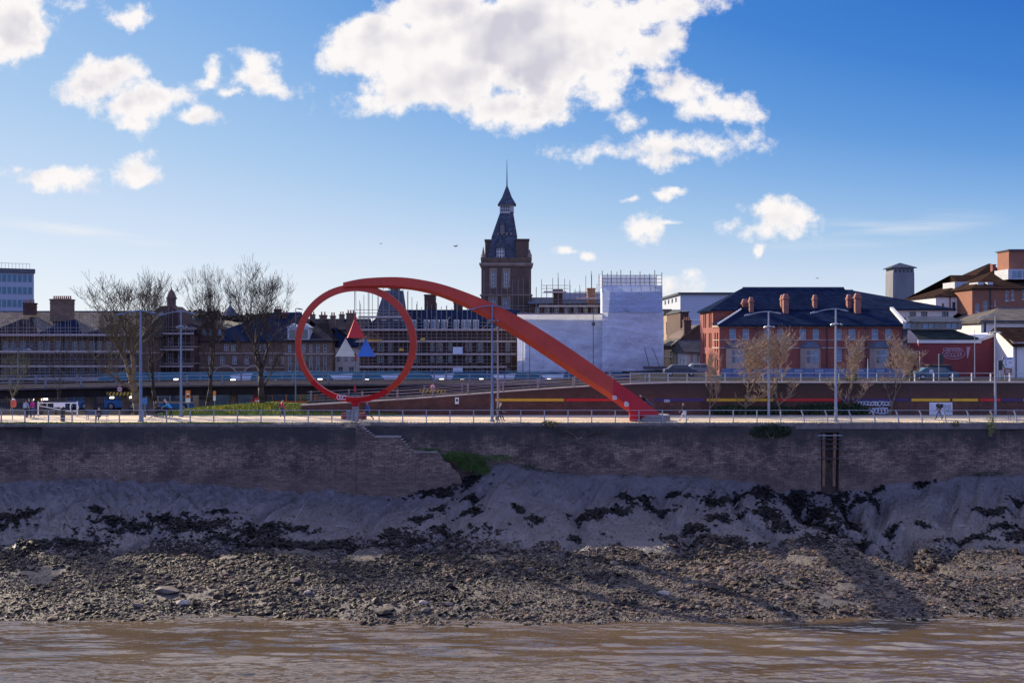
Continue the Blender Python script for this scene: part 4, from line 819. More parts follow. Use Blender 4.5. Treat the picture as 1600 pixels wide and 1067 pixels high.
class House:
    def __init__(s, name, label, cat, px0, px1, pyt, Y, depth, zb, wm, group=None, x0=None, x1=None, org=None, root=None):
        s.x0 = ax(px0, Y) if x0 is None else x0; s.x1 = ax(px1, Y) if x1 is None else x1; s.Y = Y; s.d = depth; s.zb = zb; s.zt = az(pyt, Y); s.wm = wm
        s.e = root or empty(name, ((s.x0+s.x1)/2, Y, zb), label, cat, group); s.hf = []; s.hs = []; s.opt = []
    def win(s, l, **k):       # list of (px0,px1,py0,py1)
        for a, b, c, d in l: s.hf.append(((ax(a, s.Y)-s.x0, ax(b, s.Y)-s.x0, az(d, s.Y)-s.zb, az(c, s.Y)-s.zb), k))
        return s
    def row(s, p0, p1, n, wpx, py0, py1, **k):
        st_ = (p1-p0)/n; return s.win([(p0+st_*(i+.5)-wpx/2, p0+st_*(i+.5)+wpx/2, py0, py1) for i in range(n)], **k)
    def side(s, l, **k):      # (distance from front, width, z0, z1) on the side face that the camera sees
        for a, w, z0, z1 in l: s.hs.append(((a, w, z0, z1), k))
        return s
    def build(s):
        m = MB(); w = s.x1-s.x0; h = s.zt-s.zb; o = (s.x0, s.Y, s.zb)
        facade(m, o, (1, 0), w, h, [q for q, k in s.hf])
        left = s.x0 > 0; qs = []
        if left: ol = (s.x0, s.Y+s.d, s.zb); ul = (0, -1); qs = [((s.d-a-w_, s.d-a, z0-s.zb, z1-s.zb), k) for (a, w_, z0, z1), k in s.hs]
        else: ol = (s.x1, s.Y, s.zb); ul = (0, 1); qs = [((a, a+w_, z0-s.zb, z1-s.zb), k) for (a, w_, z0, z1), k in s.hs]
        facade(m, ol, ul, s.d, h, [q for q, k in qs])
        xo = s.x1 if left else s.x0; m.poly([(xo, s.Y, s.zb), (xo, s.Y+s.d, s.zb), (xo, s.Y+s.d, s.zt), (xo, s.Y, s.zt)]); m.poly([(s.x0, s.Y+s.d, s.zb), (s.x1, s.Y+s.d, s.zb), (s.x1, s.Y+s.d, s.zt), (s.x0, s.Y+s.d, s.zt)]); m.poly([(s.x0, s.Y, s.zt-.01), (s.x1, s.Y, s.zt-.01), (s.x1, s.Y+s.d, s.zt-.01), (s.x0, s.Y+s.d, s.zt-.01)])
        m.build('wall', s.wm, s.e)
        for q, k in s.hf: window(s.e, o, (1, 0), q, **k)
        for q, k in qs: window(s.e, ol, ul, q, **k)
        return s
    def roof(s, pyr, kind='gable', mt=None, ov=.35, hl=None, hr=None, Yr=None, th=.18, name='roof'):
        Yr = Yr or s.Y+s.d/2; zr = az(pyr, Yr); ze = s.zt+.02; x0, x1, y0, y1 = s.x0-ov, s.x1+ov, s.Y-ov, s.Y+s.d+ov
        a = x0+(hl if hl is not None else 0); b = x1-(hr if hr is not None else 0); m = MB()
        A = [(x0,y0,ze),(x1,y0,ze),(x1,y1,ze),(x0,y1,ze),(a,Yr,zr),(b,Yr,zr)]; n = len(m.v); m.v += A+[(p[0],p[1],p[2]-th) for p in A[:4]]
        for f in ((0,1,5,4),(2,3,4,5),(3,0,4),(1,2,5),(6,7,1,0),(7,8,2,1),(8,9,3,2),(9,6,0,3),(9,8,7,6)): m.face(*[n+i for i in f])
        r = m.build(name, mt or SL1, s.e)
        m = MB(); m.tube((a, Yr, zr+.02), (b, Yr, zr+.02), .12, n=5)
        if b-a > .3: m.build('ridge', LEAD, r)
        s.zr = zr; return r
    def band(s, py0, py1, mt=None, pr=.08, name='string_course', side=True):
        z0, z1 = az(py1, s.Y), az(py0, s.Y); m = MB(); m.box(s.x0-(pr if s.x0 > 0 else 0), s.x1+(pr if s.x1 < 0 else 0), s.Y-pr, s.Y+.02, z0, z1)
        if side:
            if s.x0 > 0: m.box(s.x0-pr, s.x0+.02, s.Y+.021, s.Y+s.d, z0, z1)
            elif s.x1 < 0: m.box(s.x1-.02, s.x1+pr, s.Y+.021, s.Y+s.d, z0, z1)
        m.build(name, mt or TRIM, s.e); return s
def chimney(par, px0, px1, pyt, pyb, Y, d, mt, pots=3, cap=True, potm=None):
    m = MB(); x0, x1 = ax(px0, Y), ax(px1, Y); zt, zb = az(pyt, Y), az(pyb, Y); m.box(x0, x1, Y, Y+d, zb, zt-.25)
    if cap: m.box(x0-.1, x1+.1, Y-.1, Y+d+.1, zt-.25, zt-.08); m.box(x0-.04, x1+.04, Y-.04, Y+d+.04, zt-.08, zt); m.box(x0-.05, x1+.05, Y-.05, Y+d+.05, zt-.75, zt-.62)
    c = m.build('chimney', mt, par)
    for i in range(pots):
        m = MB(); x = x0+(x1-x0)*(i+.5)/pots; m.lathe((x, Y+d/2, zt-.02), [(.13, 0), (.16, .08), (.12, .14), (.11, .42), (.15, .45), (.15, .52), (.08, .52)], 8); m.build('chimney_pot', potm or mat('terracotta', (.32,.14,.09), .8, .2, 3), c)
    return c
POLE = mat('scaffold_pole', (.21,.19,.175), .55, .2, 3, .3); BOARD = mat('scaffold_board', (.46,.36,.31), .85, .25, 2)
def scaffold(label, px0, px1, Y, tops, lifts, step, zb, seed=1, depth=1.1, extra=0, boards=True, side=True):
    rd = random.Random(seed); e = empty('scaffolding', ((ax(px0, Y)+ax(px1, Y))/2, Y, zb), label, 'scaffolding', 'scaffolding on the old buildings'); px = px0; i = 0
    while px <= px1:
        pyt = float(np.interp(px, [t[0] for t in tops], [t[1] for t in tops]))+rd.uniform(-9, 3)
        for dy in ((0, depth) if i % 2 == 0 else (0,)):
            x = ax(px, Y); m = MB(); m.tube((x, Y+dy, zb), (x, Y+dy, az(pyt+rd.uniform(-5, 5), Y)), .04, n=4); m.build('pole', POLE, e)
        px += step*rd.uniform(.85, 1.15); i += 1
    for k, (py, a, b) in enumerate(lifts):
        z = az(py, Y)
        if boards:
            m = MB(); m.box(ax(a, Y), ax(b, Y), Y-.08, Y+depth-.1, z-.15, z+.12); m.build('boards', BOARD, e)
        for zo in (.55, 1.05):
            m = MB(); m.tube((ax(a, Y)-.4, Y-.06, z+zo), (ax(b, Y)+.4, Y-.06, z+zo), .038, n=4); m.build('guard_rail', POLE, e)
        m = MB(); m.tube((ax(a, Y)-.3, Y-.05, z-.16), (ax(b, Y)+.3, Y-.05, z-.16), .04, n=4); m.build('ledger', POLE, e)
    for k in range(extra):
        a = rd.uniform(px0, px1-20); i = rd.randrange(max(1, len(lifts)-1)); m = MB(); m.tube((ax(a, Y), Y-.03, az(lifts[i][0], Y)), (ax(a+rd.choice((-22, 22)), Y), Y-.03, az(lifts[min(i+1, len(lifts)-1)][0], Y)), .04, n=4); m.build('brace', POLE, e)
    return e
GZB = -1.9
# --- far left office block
Yo = 290; X1 = ax(53, Yo); e = empty('office_building', (X1, Yo, GZB), 'white modern office block with green ribbon windows at the far left edge', 'building')
OW = mat('office_white', (.34,.38,.44), .7, .08, .3); OG = mat('office_glass', (.06,.17,.20), .1, .3, .4); X0 = X1-50
m = MB(); zt = az(427, Yo); m.box(X0, X1, Yo, Yo+16, GZB, zt); m.build('wall', OW, e)
m = MB(); m.box(X0-.5, X1+.3, Yo-.5, Yo+16.3, zt, zt+1.1); m.build('parapet', mat('office_dark', (.10,.10,.11), .7, .2, 1), e)
m = MB(); m.box(X0, X1-10.5, Yo+3, Yo+12, zt+1.1, zt+4.2); m.build('plant_room', MC['office_dark'], e)
m = MB()
for i in range(12): m.tube((X1-1-i*.85, Yo+.3, zt+1.1), (X1-1-i*.85, Yo+.3, zt+2.5), .05, n=3)
m.tube((X1-1, Yo+.3, zt+2.5), (X1-10.4, Yo+.3, zt+2.5), .05, n=3); m.build('roof_rail', mat('roof_rail', (.3,.32,.35), .6, .2, 2), e)
for r, (pa, pb) in enumerate(((430, 441), (449, 460), (469, 480), (488, 499))):
    for k in range(24):
        xa = X1-.5-k*1.25
        m = MB(); m.box(xa-.9, xa, Yo-.06, Yo-.004, az(pb, Yo), az(pa, Yo)); m.build('window', OG, e)
e.rotation_euler = (0, 0, R(27))
# --- left scaffolded terrace with slate roofs
Y = 166
h = House('terrace_building', 'long stone terrace with slate roofs and tall chimneys, far left behind scaffolding', 'building', -60, 216, 524, Y, 17, GZB, SAND)
for a in range(-50, 205, 27): h.win([(a, a+9, 533, 548), (a+12, a+20, 533, 548), (a, a+9, 574, 590), (a+12, a+20, 574, 590)], bars=(1, 1))
h.build(); h.roof(487, mt=SL2, ov=.5, Yr=Y+11)
h.band(551, 553, TRIM); h.band(524, 527, TRIM)
for (c, pk, hw) in ((18, 499, 46), (92, 500, 38), (163, 507, 36)):
    m = MB(); xc = ax(c, Y); w = hw*Y/F; ze = h.zt+.05; zp = az(pk, Y+3); n = len(m.v)
    m.v += [(xc-w, Y-.4, ze), (xc+w, Y-.4, ze), (xc, Y+3.2, zp), (xc, Y+10, zp+.2), (xc-w, Y+9, ze+2), (xc+w, Y+9, ze+2)]
    for f in ((0,1,2), (1,5,3,2), (0,2,3,4)): m.face(*f)
    m.build('roof_wing', [SL3, SL1, SL3][int(c/70) % 3], h.e)
chimney(h.e, 36, 51, 473, 492, Y+7, 1.6, BR2, 4); chimney(h.e, 78, 107, 467, 502, Y+5, 2.4, SAND, 9)
for a in (-48, 0, 46, 100, 150, 200):
    m = MB(); m.box(ax(a, Y)-.07, ax(a, Y)+.07, Y-.16, Y-.02, 0, h.zt); m.build('downpipe', GUT, h.e)
scaffold('scaffolding with timber lifts along the left stone terrace', -30, 214, Y-1.9, [(0, 498), (100, 494), (214, 505)], [(523, -30, 214), (549, -30, 214), (572, -30, 214), (592, -30, 214)], 8.2, GZB, 3, extra=10)
# --- red brick building with domed turret
Y = 178
h = House('gabled_building', 'dark red brick gabled building with a small domed turret behind the bare trees', 'building', 204, 300, 520, Y, 16, GZB, BR2)
for a in (212, 228, 244, 262, 278): h.win([(a, a+9, 528, 542), (a, a+9, 552, 566)], bars=(1, 1))
h.build(); h.roof(500, mt=SL3, Yr=Y+8)
m = MB(); m.prism([(ax(212, Y), h.zt), (ax(285, Y), h.zt), (ax(279, Y), az(487, Y)), (ax(268, Y), az(478, Y)), (ax(252, Y), az(478, Y)), (ax(236, Y), az(490, Y))], Y-.1, Y+6); m.build('gable', BR2, h.e)
m = MB(); xc = ax(262, Y); r = 7*Y/F; z0 = az(480, Y); m.lathe((xc, Y+2, z0), [(r*1.25, 0), (r*1.25, .3), (r, .35), (r, 1.3), (r*1.2, 1.4), (r*1.2, 1.6), (r*1.0, 1.9), (r*.75, 2.4), (r*.42, 2.8), (r*.15, 3.0), (.05, 3.5)], 12); m.build('turret', mat('turret_stone', (.12,.07,.06), .85, .3, 1.5), h.e)
for a in (512, 541, 567): h.band(a, a+2, TRIM)
scaffold('scaffolding over the dark red gabled building', 206, 300, Y-1.9, [(206, 510), (260, 490), (300, 512)], [(521, 206, 300), (546, 206, 300), (572, 206, 300)], 9, GZB, 5)
# --- mixed roofs then sandstone block
Y = 182
h = House('stone_building', 'sandstone building with arched ground floor and big slate roof behind the trees', 'building', 300, 452, 533, Y, 16, GZB, SAND)
for a in range(306, 440, 19): h.win([(a, a+7, 556, 569)], bars=(1, 1))
for a in (350, 361, 400, 412): h.win([(a, a+7, 538, 548)], bars=(1, 1))
h.build(); h.roof(489, mt=SL1, hl=12, Yr=Y+9); h.band(533, 535); h.band(551, 553); h.band(573, 575)
for a in (352, 398): 
    m = MB(); xc = ax(a, Y); z = az(586, Y); pts_ = [(xc+1.9*math.cos(t), z+1.5*math.sin(t)) for t in np.linspace(0, math.pi, 12)]; m.path([(x, Y-.05, z_) for x, z_ in pts_], .2, 5); m.build('arch', TRIM, h.e)
m = MB(); xc = ax(345, Y); m.lathe((xc, Y+6, az(492, Y)), [(1.5, 0), (1.2, .4), (.8, 1.0), (.35, 1.5), (.12, 1.7), (.12, 2.1), (.28, 2.2), (.1, 2.4), (.04, 3.1)], 10); m.build('finial', LEAD, h.e)
chimney(h.e, 428, 438, 483, 500, Y+7, 1.3, BR2, 3); chimney(h.e, 441, 449, 490, 502, Y+7, 1.0, BR2, 2)
m = MB(); m.prism([(ax(310, Y), h.zt), (ax(352, Y), h.zt), (ax(331, Y), az(505, Y))], Y-.2, Y+6); m.build('gable', BR2, h.e)
for px in (317, 328, 340): 
    m = MB(); m.box(ax(px, Y), ax(px+6, Y), Y-.26, Y-.205, az(524, Y), az(514, Y)); m.build('dormer_window', GLB, h.e)
# --- pale cornered building inside the ring
Y = 170
h = House('corner_building', 'tan stone building with dormers in a dark mansard roof, seen inside the ring', 'building', 444, 519, 532, Y, 15, GZB, SAND)
for a in range(450, 515, 11): h.win([(a, a+5, 556, 580), (a, a+5, 538, 550)], bars=(0, 1))
h.build(); h.band(530, 533); h.band(552, 554); h.roof(500, mt=SL3, hl=6, hr=5, Yr=Y+7)
for a in (457, 476):
    m = MB(); x = ax(a, Y); m.box(x-.75, x+.75, Y-.1, Y+2.5, h.zt, h.zt+2.0); m.prism([(x-.95, h.zt+2.0), (x+.95, h.zt+2.0), (x, h.zt+2.7)], Y-.25, Y+2.6); d = m.build('dormer', WF, h.e); m = MB(); m.box(x-.5, x+.5, Y-.14, Y-.11, h.zt+.3, h.zt+1.7); m.build('pane', GL, d)
chimney(h.e, 499, 509, 492, 512, Y+8, 1.3, SAND, 2); chimney(h.e, 516, 523, 493, 510, Y+8, 1.0, SAND, 2); chimney(h.e, 541, 553, 489, 520, Y+9, 1.5, SAND, 3)
h = House('white_building', 'small white-fronted gabled building left of the scaffolded brick block', 'building', 520, 562, 541, Y+3, 12, GZB, CREAM)
h.win([(526, 532, 556, 566), (538, 544, 556, 566), (548, 554, 556, 566), (528, 536, 573, 582), (545, 553, 573, 582)]); h.build(); h.roof(512, mt=SL1, hl=0, hr=6, Yr=Y+9)
h = House('rear_terrace', 'distant slate-roofed terrace with several stone chimneys above the tan building', 'building', 425, 570, 515, 205, 12, GZB, SAND)
h.build(); h.roof(499, mt=SL3, Yr=211); [chimney(h.e, a, a+7, 491, 503, 210, 1.2, SAND, 2) for a in (461, 484, 530)]
# --- long scaffolded brick building with mansard
Y = 168
h = House('mansard_building', 'long brown brick building wrapped in open scaffolding left of the clock-like tower', 'building', 566, 812, 516, Y, 20, GZB, BR2)
for r, (pa, pb) in enumerate(((535, 549), (556, 566), (575, 588))):
    for a in (589, 606, 645, 672, 681, 700, 727, 745, 770, 790): h.win([(a, a+(11 if a % 2 else 7), pa, pb)], bars=(2, 1))
h.build()
for a in (527, 552, 571): h.band(a, a+1.6, mat('brown_sill', (.25,.18,.15), .8, .2, 2))
m = MB(); x0, x1 = ax(566, Y), ax(812, Y); z0, z1 = h.zt, az(484, Y+5); n = 0
m.v += [(x0,Y-.3,z0),(x1,Y-.3,z0),(x1,Y+20,z0),(x0,Y+20,z0),(x0+3,Y+5,z1),(x1,Y+5,z1),(x1,Y+16,z1),(x0+3,Y+16,z1)]
for f in ((0,1,5,4),(1,2,6,5),(2,3,7,6),(3,0,4,7),(4,5,6,7)): m.face(*f)
m.build('mansard_roof', SL1, h.e)
for a, b_ in ((596, 604), (614, 624), (626, 636), (639, 650), (662, 670), (673, 686), (689, 699), (709, 717), (721, 735), (739, 748)):
    m = MB(); xa, xb = ax(a, Y), ax(b_, Y); za, zb_ = az(513.5, Y), az(502, Y); m.box(xa, xb, Y-.02, Y+3.2, za-.4, zb_+.25); d = m.build('dormer', WF, h.e)
    m = MB(); k = max(2, int((xb-xa)/.45))
    for i in range(k): w = (xb-xa)/k; m.box(xa+w*i+.07, xa+w*(i+1)-.07, Y-.05, Y-.021, za+.1, zb_+.1)
    m.build('panes', GLB, d)
chimney(h.e, 663, 680, 460, 492, Y+7, 2, BR2, 0); chimney(h.e, 709, 722, 472, 492, Y+7, 2, BR2, 0); chimney(h.e, 610, 623, 449, 470, Y+4, 1.8, SAND, 0)
m = MB(); xa, xb = ax(584, Y), ax(634, Y); m.sweep([[(xa, Y-.5, h.zt-.02), (xb, Y-.5, h.zt-.02), (xb, Y+6.5, h.zt-.02), (xa, Y+6.5, h.zt-.02)], [(ax(589, Y), Y+.4, az(487, Y)), (ax(630, Y), Y+.4, az(487, Y)), (ax(630, Y), Y+5.5, az(487, Y)), (ax(589, Y), Y+5.5, az(487, Y))], [(ax(598, Y), Y+2, az(453, Y)), (ax(626, Y), Y+2, az(453, Y)), (ax(626, Y), Y+4.5, az(453, Y)), (ax(598, Y), Y+4.5, az(453, Y))]]); m.build('corner_tower_roof', SLT, h.e)
sc1 = scaffold('tall open scaffolding covering the brown mansard building beside the ring', 562, 806, Y-2.2, [(562, 478), (575, 452), (630, 455), (660, 480), (735, 478), (806, 500)], [(495, 560, 640), (515, 562, 806), (533, 556, 806), (553, 562, 806), (573, 562, 792)], 7.6, GZB, 7, extra=9)
for i, (a, b_, c, d, mt) in enumerate(((709, 724, 542, 553, 'sheet_white'), (709, 724, 574, 585, 'sheet_white'), (659, 666, 528, 532, 'tarp_yellow'), (571, 600, 530.5, 532.5, 'tarp_yellow'), (626, 633, 544, 548, 'tarp_yellow'))):
    mtt = mat('sheet_white', (.6,.64,.68), .6, .1, 2) if 'white' in mt else mat('tarp_yellow', (.6,.36,.06), .7, .2, 2)
    m = MB(); m.box(ax(a, Y), ax(b_, Y), Y-2.42, Y-2.38, az(d, Y), az(c, Y)); m.build('sheet', mtt, sc1)
# --- tower
Y = 184; xc = ax(791, Y); e = empty('brick_tower', (xc, Y, GZB), 'tall dark brick tower with steep slate spire roof, lantern and flagpole', 'tower')
W2 = (830-752)/2*Y/F; D2 = W2*.93; yc = Y+D2
def sq(z, hx, hy=None, ch=0):
    hy = hy or hx
    if not ch: return [(xc-hx, yc-hy, z), (xc+hx, yc-hy, z), (xc+hx, yc+hy, z), (xc-hx, yc+hy, z)]
    return [(xc-hx+ch, yc-hy, z), (xc+hx-ch, yc-hy, z), (xc+hx, yc-hy+ch, z), (xc+hx, yc+hy-ch, z), (xc+hx-ch, yc+hy, z), (xc-hx+ch, yc+hy, z), (xc-hx, yc+hy-ch, z), (xc-hx, yc-hy+ch, z)]
tz = lambda py: az(py, Y)
o = (xc-W2, yc-D2, GZB); hl = [(ax(a, Y)-o[0], ax(b, Y)-o[0], tz(d)-GZB, tz(c)-GZB) for a, b, c, d in ((767.5, 774, 422.5, 448), (788, 794.5, 422.5, 448), (765.5, 775, 466, 477), (786, 795.5, 466, 481))]
ht = tz(404)-GZB; m = MB(); qf = facade(m, o, (1, 0), 2*W2, ht, hl, .3)
ch = 3.2; m.v = m.v  # main shaft, right corner set back as a stair turret
facade(m, (xc+W2, yc-D2, GZB), (0, 1), 2*D2, ht, []); facade(m, (xc+W2, yc+D2, GZB), (-1, 0), 2*W2, ht, []); facade(m, (xc-W2, yc+D2, GZB), (0, -1), 2*D2, ht, []); m.poly(sq(tz(404)-.02, W2, D2))
m.build('shaft', BRT, e)
TS = mat('tower_stone', (.24,.18,.15), .85, .3, 1.2)
for q_ in qf:
    window(e, o, (1, 0), q_, rec=.3, bars=(1, 3 if q_[3]-q_[2] > 2 else 1), fw=.13)
    m = MB(); xa, xb, za, zb_ = o[0]+q_[0], o[0]+q_[1], GZB+q_[2], GZB+q_[3]
    for (s0, s1, t0, t1) in ((xa-.3, xa-.01, za-.2, zb_+.35), (xb+.01, xb+.3, za-.2, zb_+.35), (xa-.01, xb+.01, zb_+.01, zb_+.35), (xa-.01, xb+.01, za-.35, za-.01)): m.box(s0, s1, o[1]-.08, o[1]-.003, t0, t1)
    m.build('window_surround', TS, e)
def belt(z0, z1, pr, mt, name='cornice'):
    m = MB(); m.sweep([sq(z0, W2+pr*.5, D2+pr*.5), sq(z0+(z1-z0)*.5, W2+pr, D2+pr), sq(z1, W2+pr, D2+pr)]); m.build(name, mt, e)
belt(tz(416), tz(411), .35, TS); belt(tz(463), tz(460), .25, TS); belt(tz(489), tz(487), .12, TS)
m = MB(); m.sweep([sq(tz(411)+.002, W2+.05, D2+.05), sq(tz(404), W2+.1, D2+.1), sq(tz(402.5), W2+.1, D2+.1)]); m.build('parapet', mat('parapet_brick', (.11,.075,.05), .85, .35, 1.2), e)
# steep roof in two stages, a projecting chimney-like turret on each side
rw0 = (805-760)/2*Y/F; xr = ax(784, Y)
m = MB(); m.sweep([[(xr-rw0, yc-D2*.86, tz(404)), (xr+rw0*1.02, yc-D2*.86, tz(404)), (xc+W2*.86, yc+D2*.86, tz(404)), (xr-rw0, yc+D2*.86, tz(404))],
                   [(ax(768, Y), yc-D2*.60, tz(368)), (ax(812, Y)-.4, yc-D2*.60, tz(368)), (ax(812, Y)-.4, yc+D2*.60, tz(368)), (ax(768, Y), yc+D2*.60, tz(368))],
                   [(ax(781, Y), yc-D2*.26, tz(329)), (ax(802, Y), yc-D2*.26, tz(329)), (ax(802, Y), yc+D2*.26, tz(329)), (ax(781, Y), yc+D2*.26, tz(329))]]); m.build('spire_roof', SLT, e)
m = MB(); m.box(ax(806, Y), ax(826.5, Y), yc-D2*.9, yc-D2*.1, tz(404), tz(375)); m.box(ax(805, Y), ax(827.5, Y), yc-D2*.95, yc-D2*.05, tz(375), tz(373)); m.build('turret', BRT, e)
m = MB(); m.box(ax(757.5, Y), ax(766, Y), yc-D2*.5, yc+D2*.3, tz(404), tz(375)); m.box(ax(756.5, Y), ax(766.5, Y), yc-D2*.55, yc+D2*.35, tz(375), tz(372.5)); m.build('turret', BRT, e)
for (a, pk) in ((755, 385), (827.5, 389)):
    m = MB(); m.lathe((ax(a, Y), yc-D2*.92, tz(407)), [(.38, 0), (.38, 1.0), (.28, 1.1), (.02, tz(pk)-tz(407))], 6); m.build('pinnacle', TS, e)
m = MB(); m.box(ax(780.5, Y), ax(797, Y), yc-D2*.27, yc+D2*.27, tz(330), tz(316)); m.box(ax(796.9, Y), ax(803, Y), yc-D2*.2, yc+D2*.27, tz(328), tz(316)); lt = m.build('lantern', mat('lantern_grey', (.42,.42,.42), .7, .1, 2), e)
m = MB()
for px in (782.5, 786.2, 789.9, 793.6): 
    for (a, b_) in ((327.5, 323.5), (322, 317.8)): m.box(ax(px, Y), ax(px+2.5, Y), yc-D2*.27-.04, yc-D2*.27-.005, tz(a), tz(b_))
m.build('louvres', LEAD, lt)
x_ = ax(792, Y); hw = 14.5*Y/F
m = MB(); m.sweep([[(x_-hw, yc-hw, tz(316.5)), (x_+hw, yc-hw, tz(316.5)), (x_+hw, yc+hw, tz(316.5)), (x_-hw, yc+hw, tz(316.5))], [(x_-hw*.55, yc-hw*.55, tz(305)), (x_+hw*.55, yc-hw*.55, tz(305)), (x_+hw*.55, yc+hw*.55, tz(305)), (x_-hw*.55, yc+hw*.55, tz(305))], [(x_-.12, yc-.12, tz(286)), (x_+.12, yc-.12, tz(286)), (x_+.12, yc+.12, tz(286)), (x_-.12, yc+.12, tz(286))]]); m.build('cap_roof', SLT, e)
m = MB(); m.tube((x_, yc, tz(287)), (x_-.02, yc, tz(243)), .13, .03, 6); m.build('flagpole', LEAD, e)
for (a, b_, ca, cb, yo) in ((776, 788, 388, 404, .96), (781.5, 788, 349, 361, .62)):
    m = MB(); xa, xb = ax(a, Y), ax(b_, Y); za, zb_ = tz(cb), tz(ca); yy_ = yc-D2*yo; m.box(xa, xb, yy_, yy_+2.2, za-.3, zb_); d = m.build('dormer', WF if ca > 360 else TS, e)
    m = MB(); m.prism([(xa-.2, zb_), (xb+.2, zb_), ((xa+xb)/2, zb_+(2.0 if ca > 360 else .9))], yy_-.15, yy_+2.2); m.build('dormer_roof', SLT, d)
    m = MB()
    for i in range(3 if ca > 360 else 1):
        w = (xb-xa)/(3 if ca > 360 else 1)
        for j in range(3): hh = (zb_-za)/3; m.box(xa+w*i+.1, xa+w*(i+1)-.06, yy_-.04, yy_-.005, za+hh*j+.08, za+hh*(j+1)-.06)
    m.build('panes', GL, d)
for px in (777.5, 784.5, 791.5, 798.5):
    m = MB(); m.box(ax(px, Y)-.14, ax(px, Y)+.14, yc-D2*.63, yc-D2*.58, tz(366), tz(362.5)); m.build('roof_vent', TS, e)
scaffold('bare scaffold poles standing in front of the brick tower', 756, 828, Y-2, [(756, 430), (828, 440)], [(488, 756, 828)], 9, GZB, 9, boards=False)
# --- rear wing right of the tower
Y = 182
h = House('rear_wing', 'dark brick rear wing with two stumpy chimneys right of the tower', 'building', 828, 942, 474, Y, 14, GZB, BR2)
h.row(832, 938, 7, 7, 480, 489); h.build(); h.roof(466, mt=LEAD, Yr=Y+5)
chimney(h.e, 865, 879, 452, 476, Y-.5, 1.8, BR2, 0); chimney(h.e, 918, 930, 450, 480, Y-.5, 1.8, mat('patched_brick', (.38,.18,.08), .85, .4, 1.5), 0)
m = MB(); m.box(ax(880, Y), ax(940, Y), Y+3, Y+9, az(470, Y), az(456, Y)); m.build('roof_lantern', mat('zinc', (.30,.34,.40), .6, .15, 1), h.e)
scaffold('scaffold rails round the chimneys of the rear wing', 838, 938, Y-2.2, [(838, 450), (870, 436), (900, 450), (925, 434), (938, 450)], [(478, 842, 938), (466, 900, 938), (456, 850, 885)], 9, GZB, 12)
# --- sheeted scaffolding
def sheet_mat(name, c, tr=.25):
    m, N, L, b = nodes(name); tc = N.new('ShaderNodeTexCoord'); ov = tc.outputs['Object']; s = N.new('ShaderNodeSeparateXYZ'); L.new(ov, s.inputs[0])
    w = N.new('ShaderNodeMath'); w.operation = 'MODULO'; sh_ = N.new('ShaderNodeMath'); sh_.operation = 'ADD'; L.new(s.outputs[2], sh_.inputs[0]); sh_.inputs[1].default_value = 20
    nn = NZ(N, L, ov, .5, 3); ad = N.new('ShaderNodeMath'); ad.operation = 'MULTIPLY_ADD'; L.new(nn, ad.inputs[0]); ad.inputs[1].default_value = .35; L.new(sh_.outputs[0], ad.inputs[2]); L.new(ad.outputs[0], w.inputs[0]); w.inputs[1].default_value = 1.02
    ln = N.new('ShaderNodeMapRange'); L.new(w.outputs[0], ln.inputs[0]); ln.inputs[1].default_value = .0; ln.inputs[2].default_value = .07; ln.inputs[3].default_value = 1; ln.inputs[4].default_value = 0
    base = RAMP(N, L, NZ(N, L, ov, .35, 6, .6), [(.3, tuple(x*.86 for x in c)), (.7, tuple(min(x*1.08, .95) for x in c))])
    L.new(MIX(N, L, ln.outputs[0], base, (.72,.76,.82)), b.inputs['Base Color']); b.inputs['Roughness'].default_value = .55
    tb = N.new('ShaderNodeBsdfTranslucent'); tb.inputs[0].default_value = c4(c); mx = N.new('ShaderNodeMixShader'); mx.inputs[0].default_value = tr; L.new(b.outputs[0], mx.inputs[1]); L.new(tb.outputs[0], mx.inputs[2]); L.new(mx.outputs[0], N['Material Output'].inputs[0])
    b1 = N.new('ShaderNodeBump'); b1.inputs['Strength'].default_value = .8; b1.inputs['Distance'].default_value = .9; n1 = NZ(N, L, ov, .38, 5, .55); L.new(n1, b1.inputs['Height']); b2 = N.new('ShaderNodeBump'); b2.inputs['Strength'].default_value = .5; b2.inputs['Distance'].default_value = .12; L.new(NZ(N, L, ov, 1.6, 4, .6), b2.inputs['Height']); L.new(b1.outputs[0], b2.inputs['Normal']); L.new(b2.outputs[0], b.inputs['Normal'])
    return m
SHW = sheet_mat('scaffold_sheet', (.72,.75,.79)); SHB = sheet_mat('scaffold_sheet_upper', (.40,.48,.62), .2)
Y = 158; e = empty('sheeted_scaffold', (ax(925, Y), Y, GZB), 'huge scaffold wrapped in white plastic sheeting right of the tower', 'scaffolding')
def cloth(name, px0, px1, py0, py1, Y, mt, amp=.22, side_d=None):
    x0, x1 = ax(px0, Y), ax(px1, Y); z0, z1 = az(py1, Y), az(py0, Y); xs_ = np.linspace(x0, x1, max(8, int((x1-x0)/.35))); zs_ = np.linspace(z0, z1, max(8, int((z1-z0)/.35))); A, B = np.meshgrid(xs_, zs_)
    D = Y+amp*(fbm2(A*.35, B*.35, 4)-.5)*2-.10*np.abs(np.sin((B+.15*A)*3.1))+.30*np.abs(fbm2(A*.22+.3*B, B*.5-.35*A, 4)-.5)
    ny, nx = A.shape; V = np.stack([A.ravel(), D.ravel(), B.ravel()], 1); ii = np.arange(ny*nx).reshape(ny, nx); Fq = np.stack([ii[:-1, :-1].ravel(), ii[:-1, 1:].ravel(), ii[1:, 1:].ravel(), ii[1:, :-1].ravel()], 1)
    o = fast_mesh(name, V-np.array(ORG[e.name]), Fq, mt, smooth=True); o.parent = e; ORG[o.name] = ORG[e.name]; return o
cloth('sheeting', 808, 942, 490.5, 598, Y+1.2, SHW); cloth('sheeting', 941, 1037, 486, 598, Y, SHW); cloth('sheeting', 941, 1035, 446, 488, Y-.12, SHB, .12)
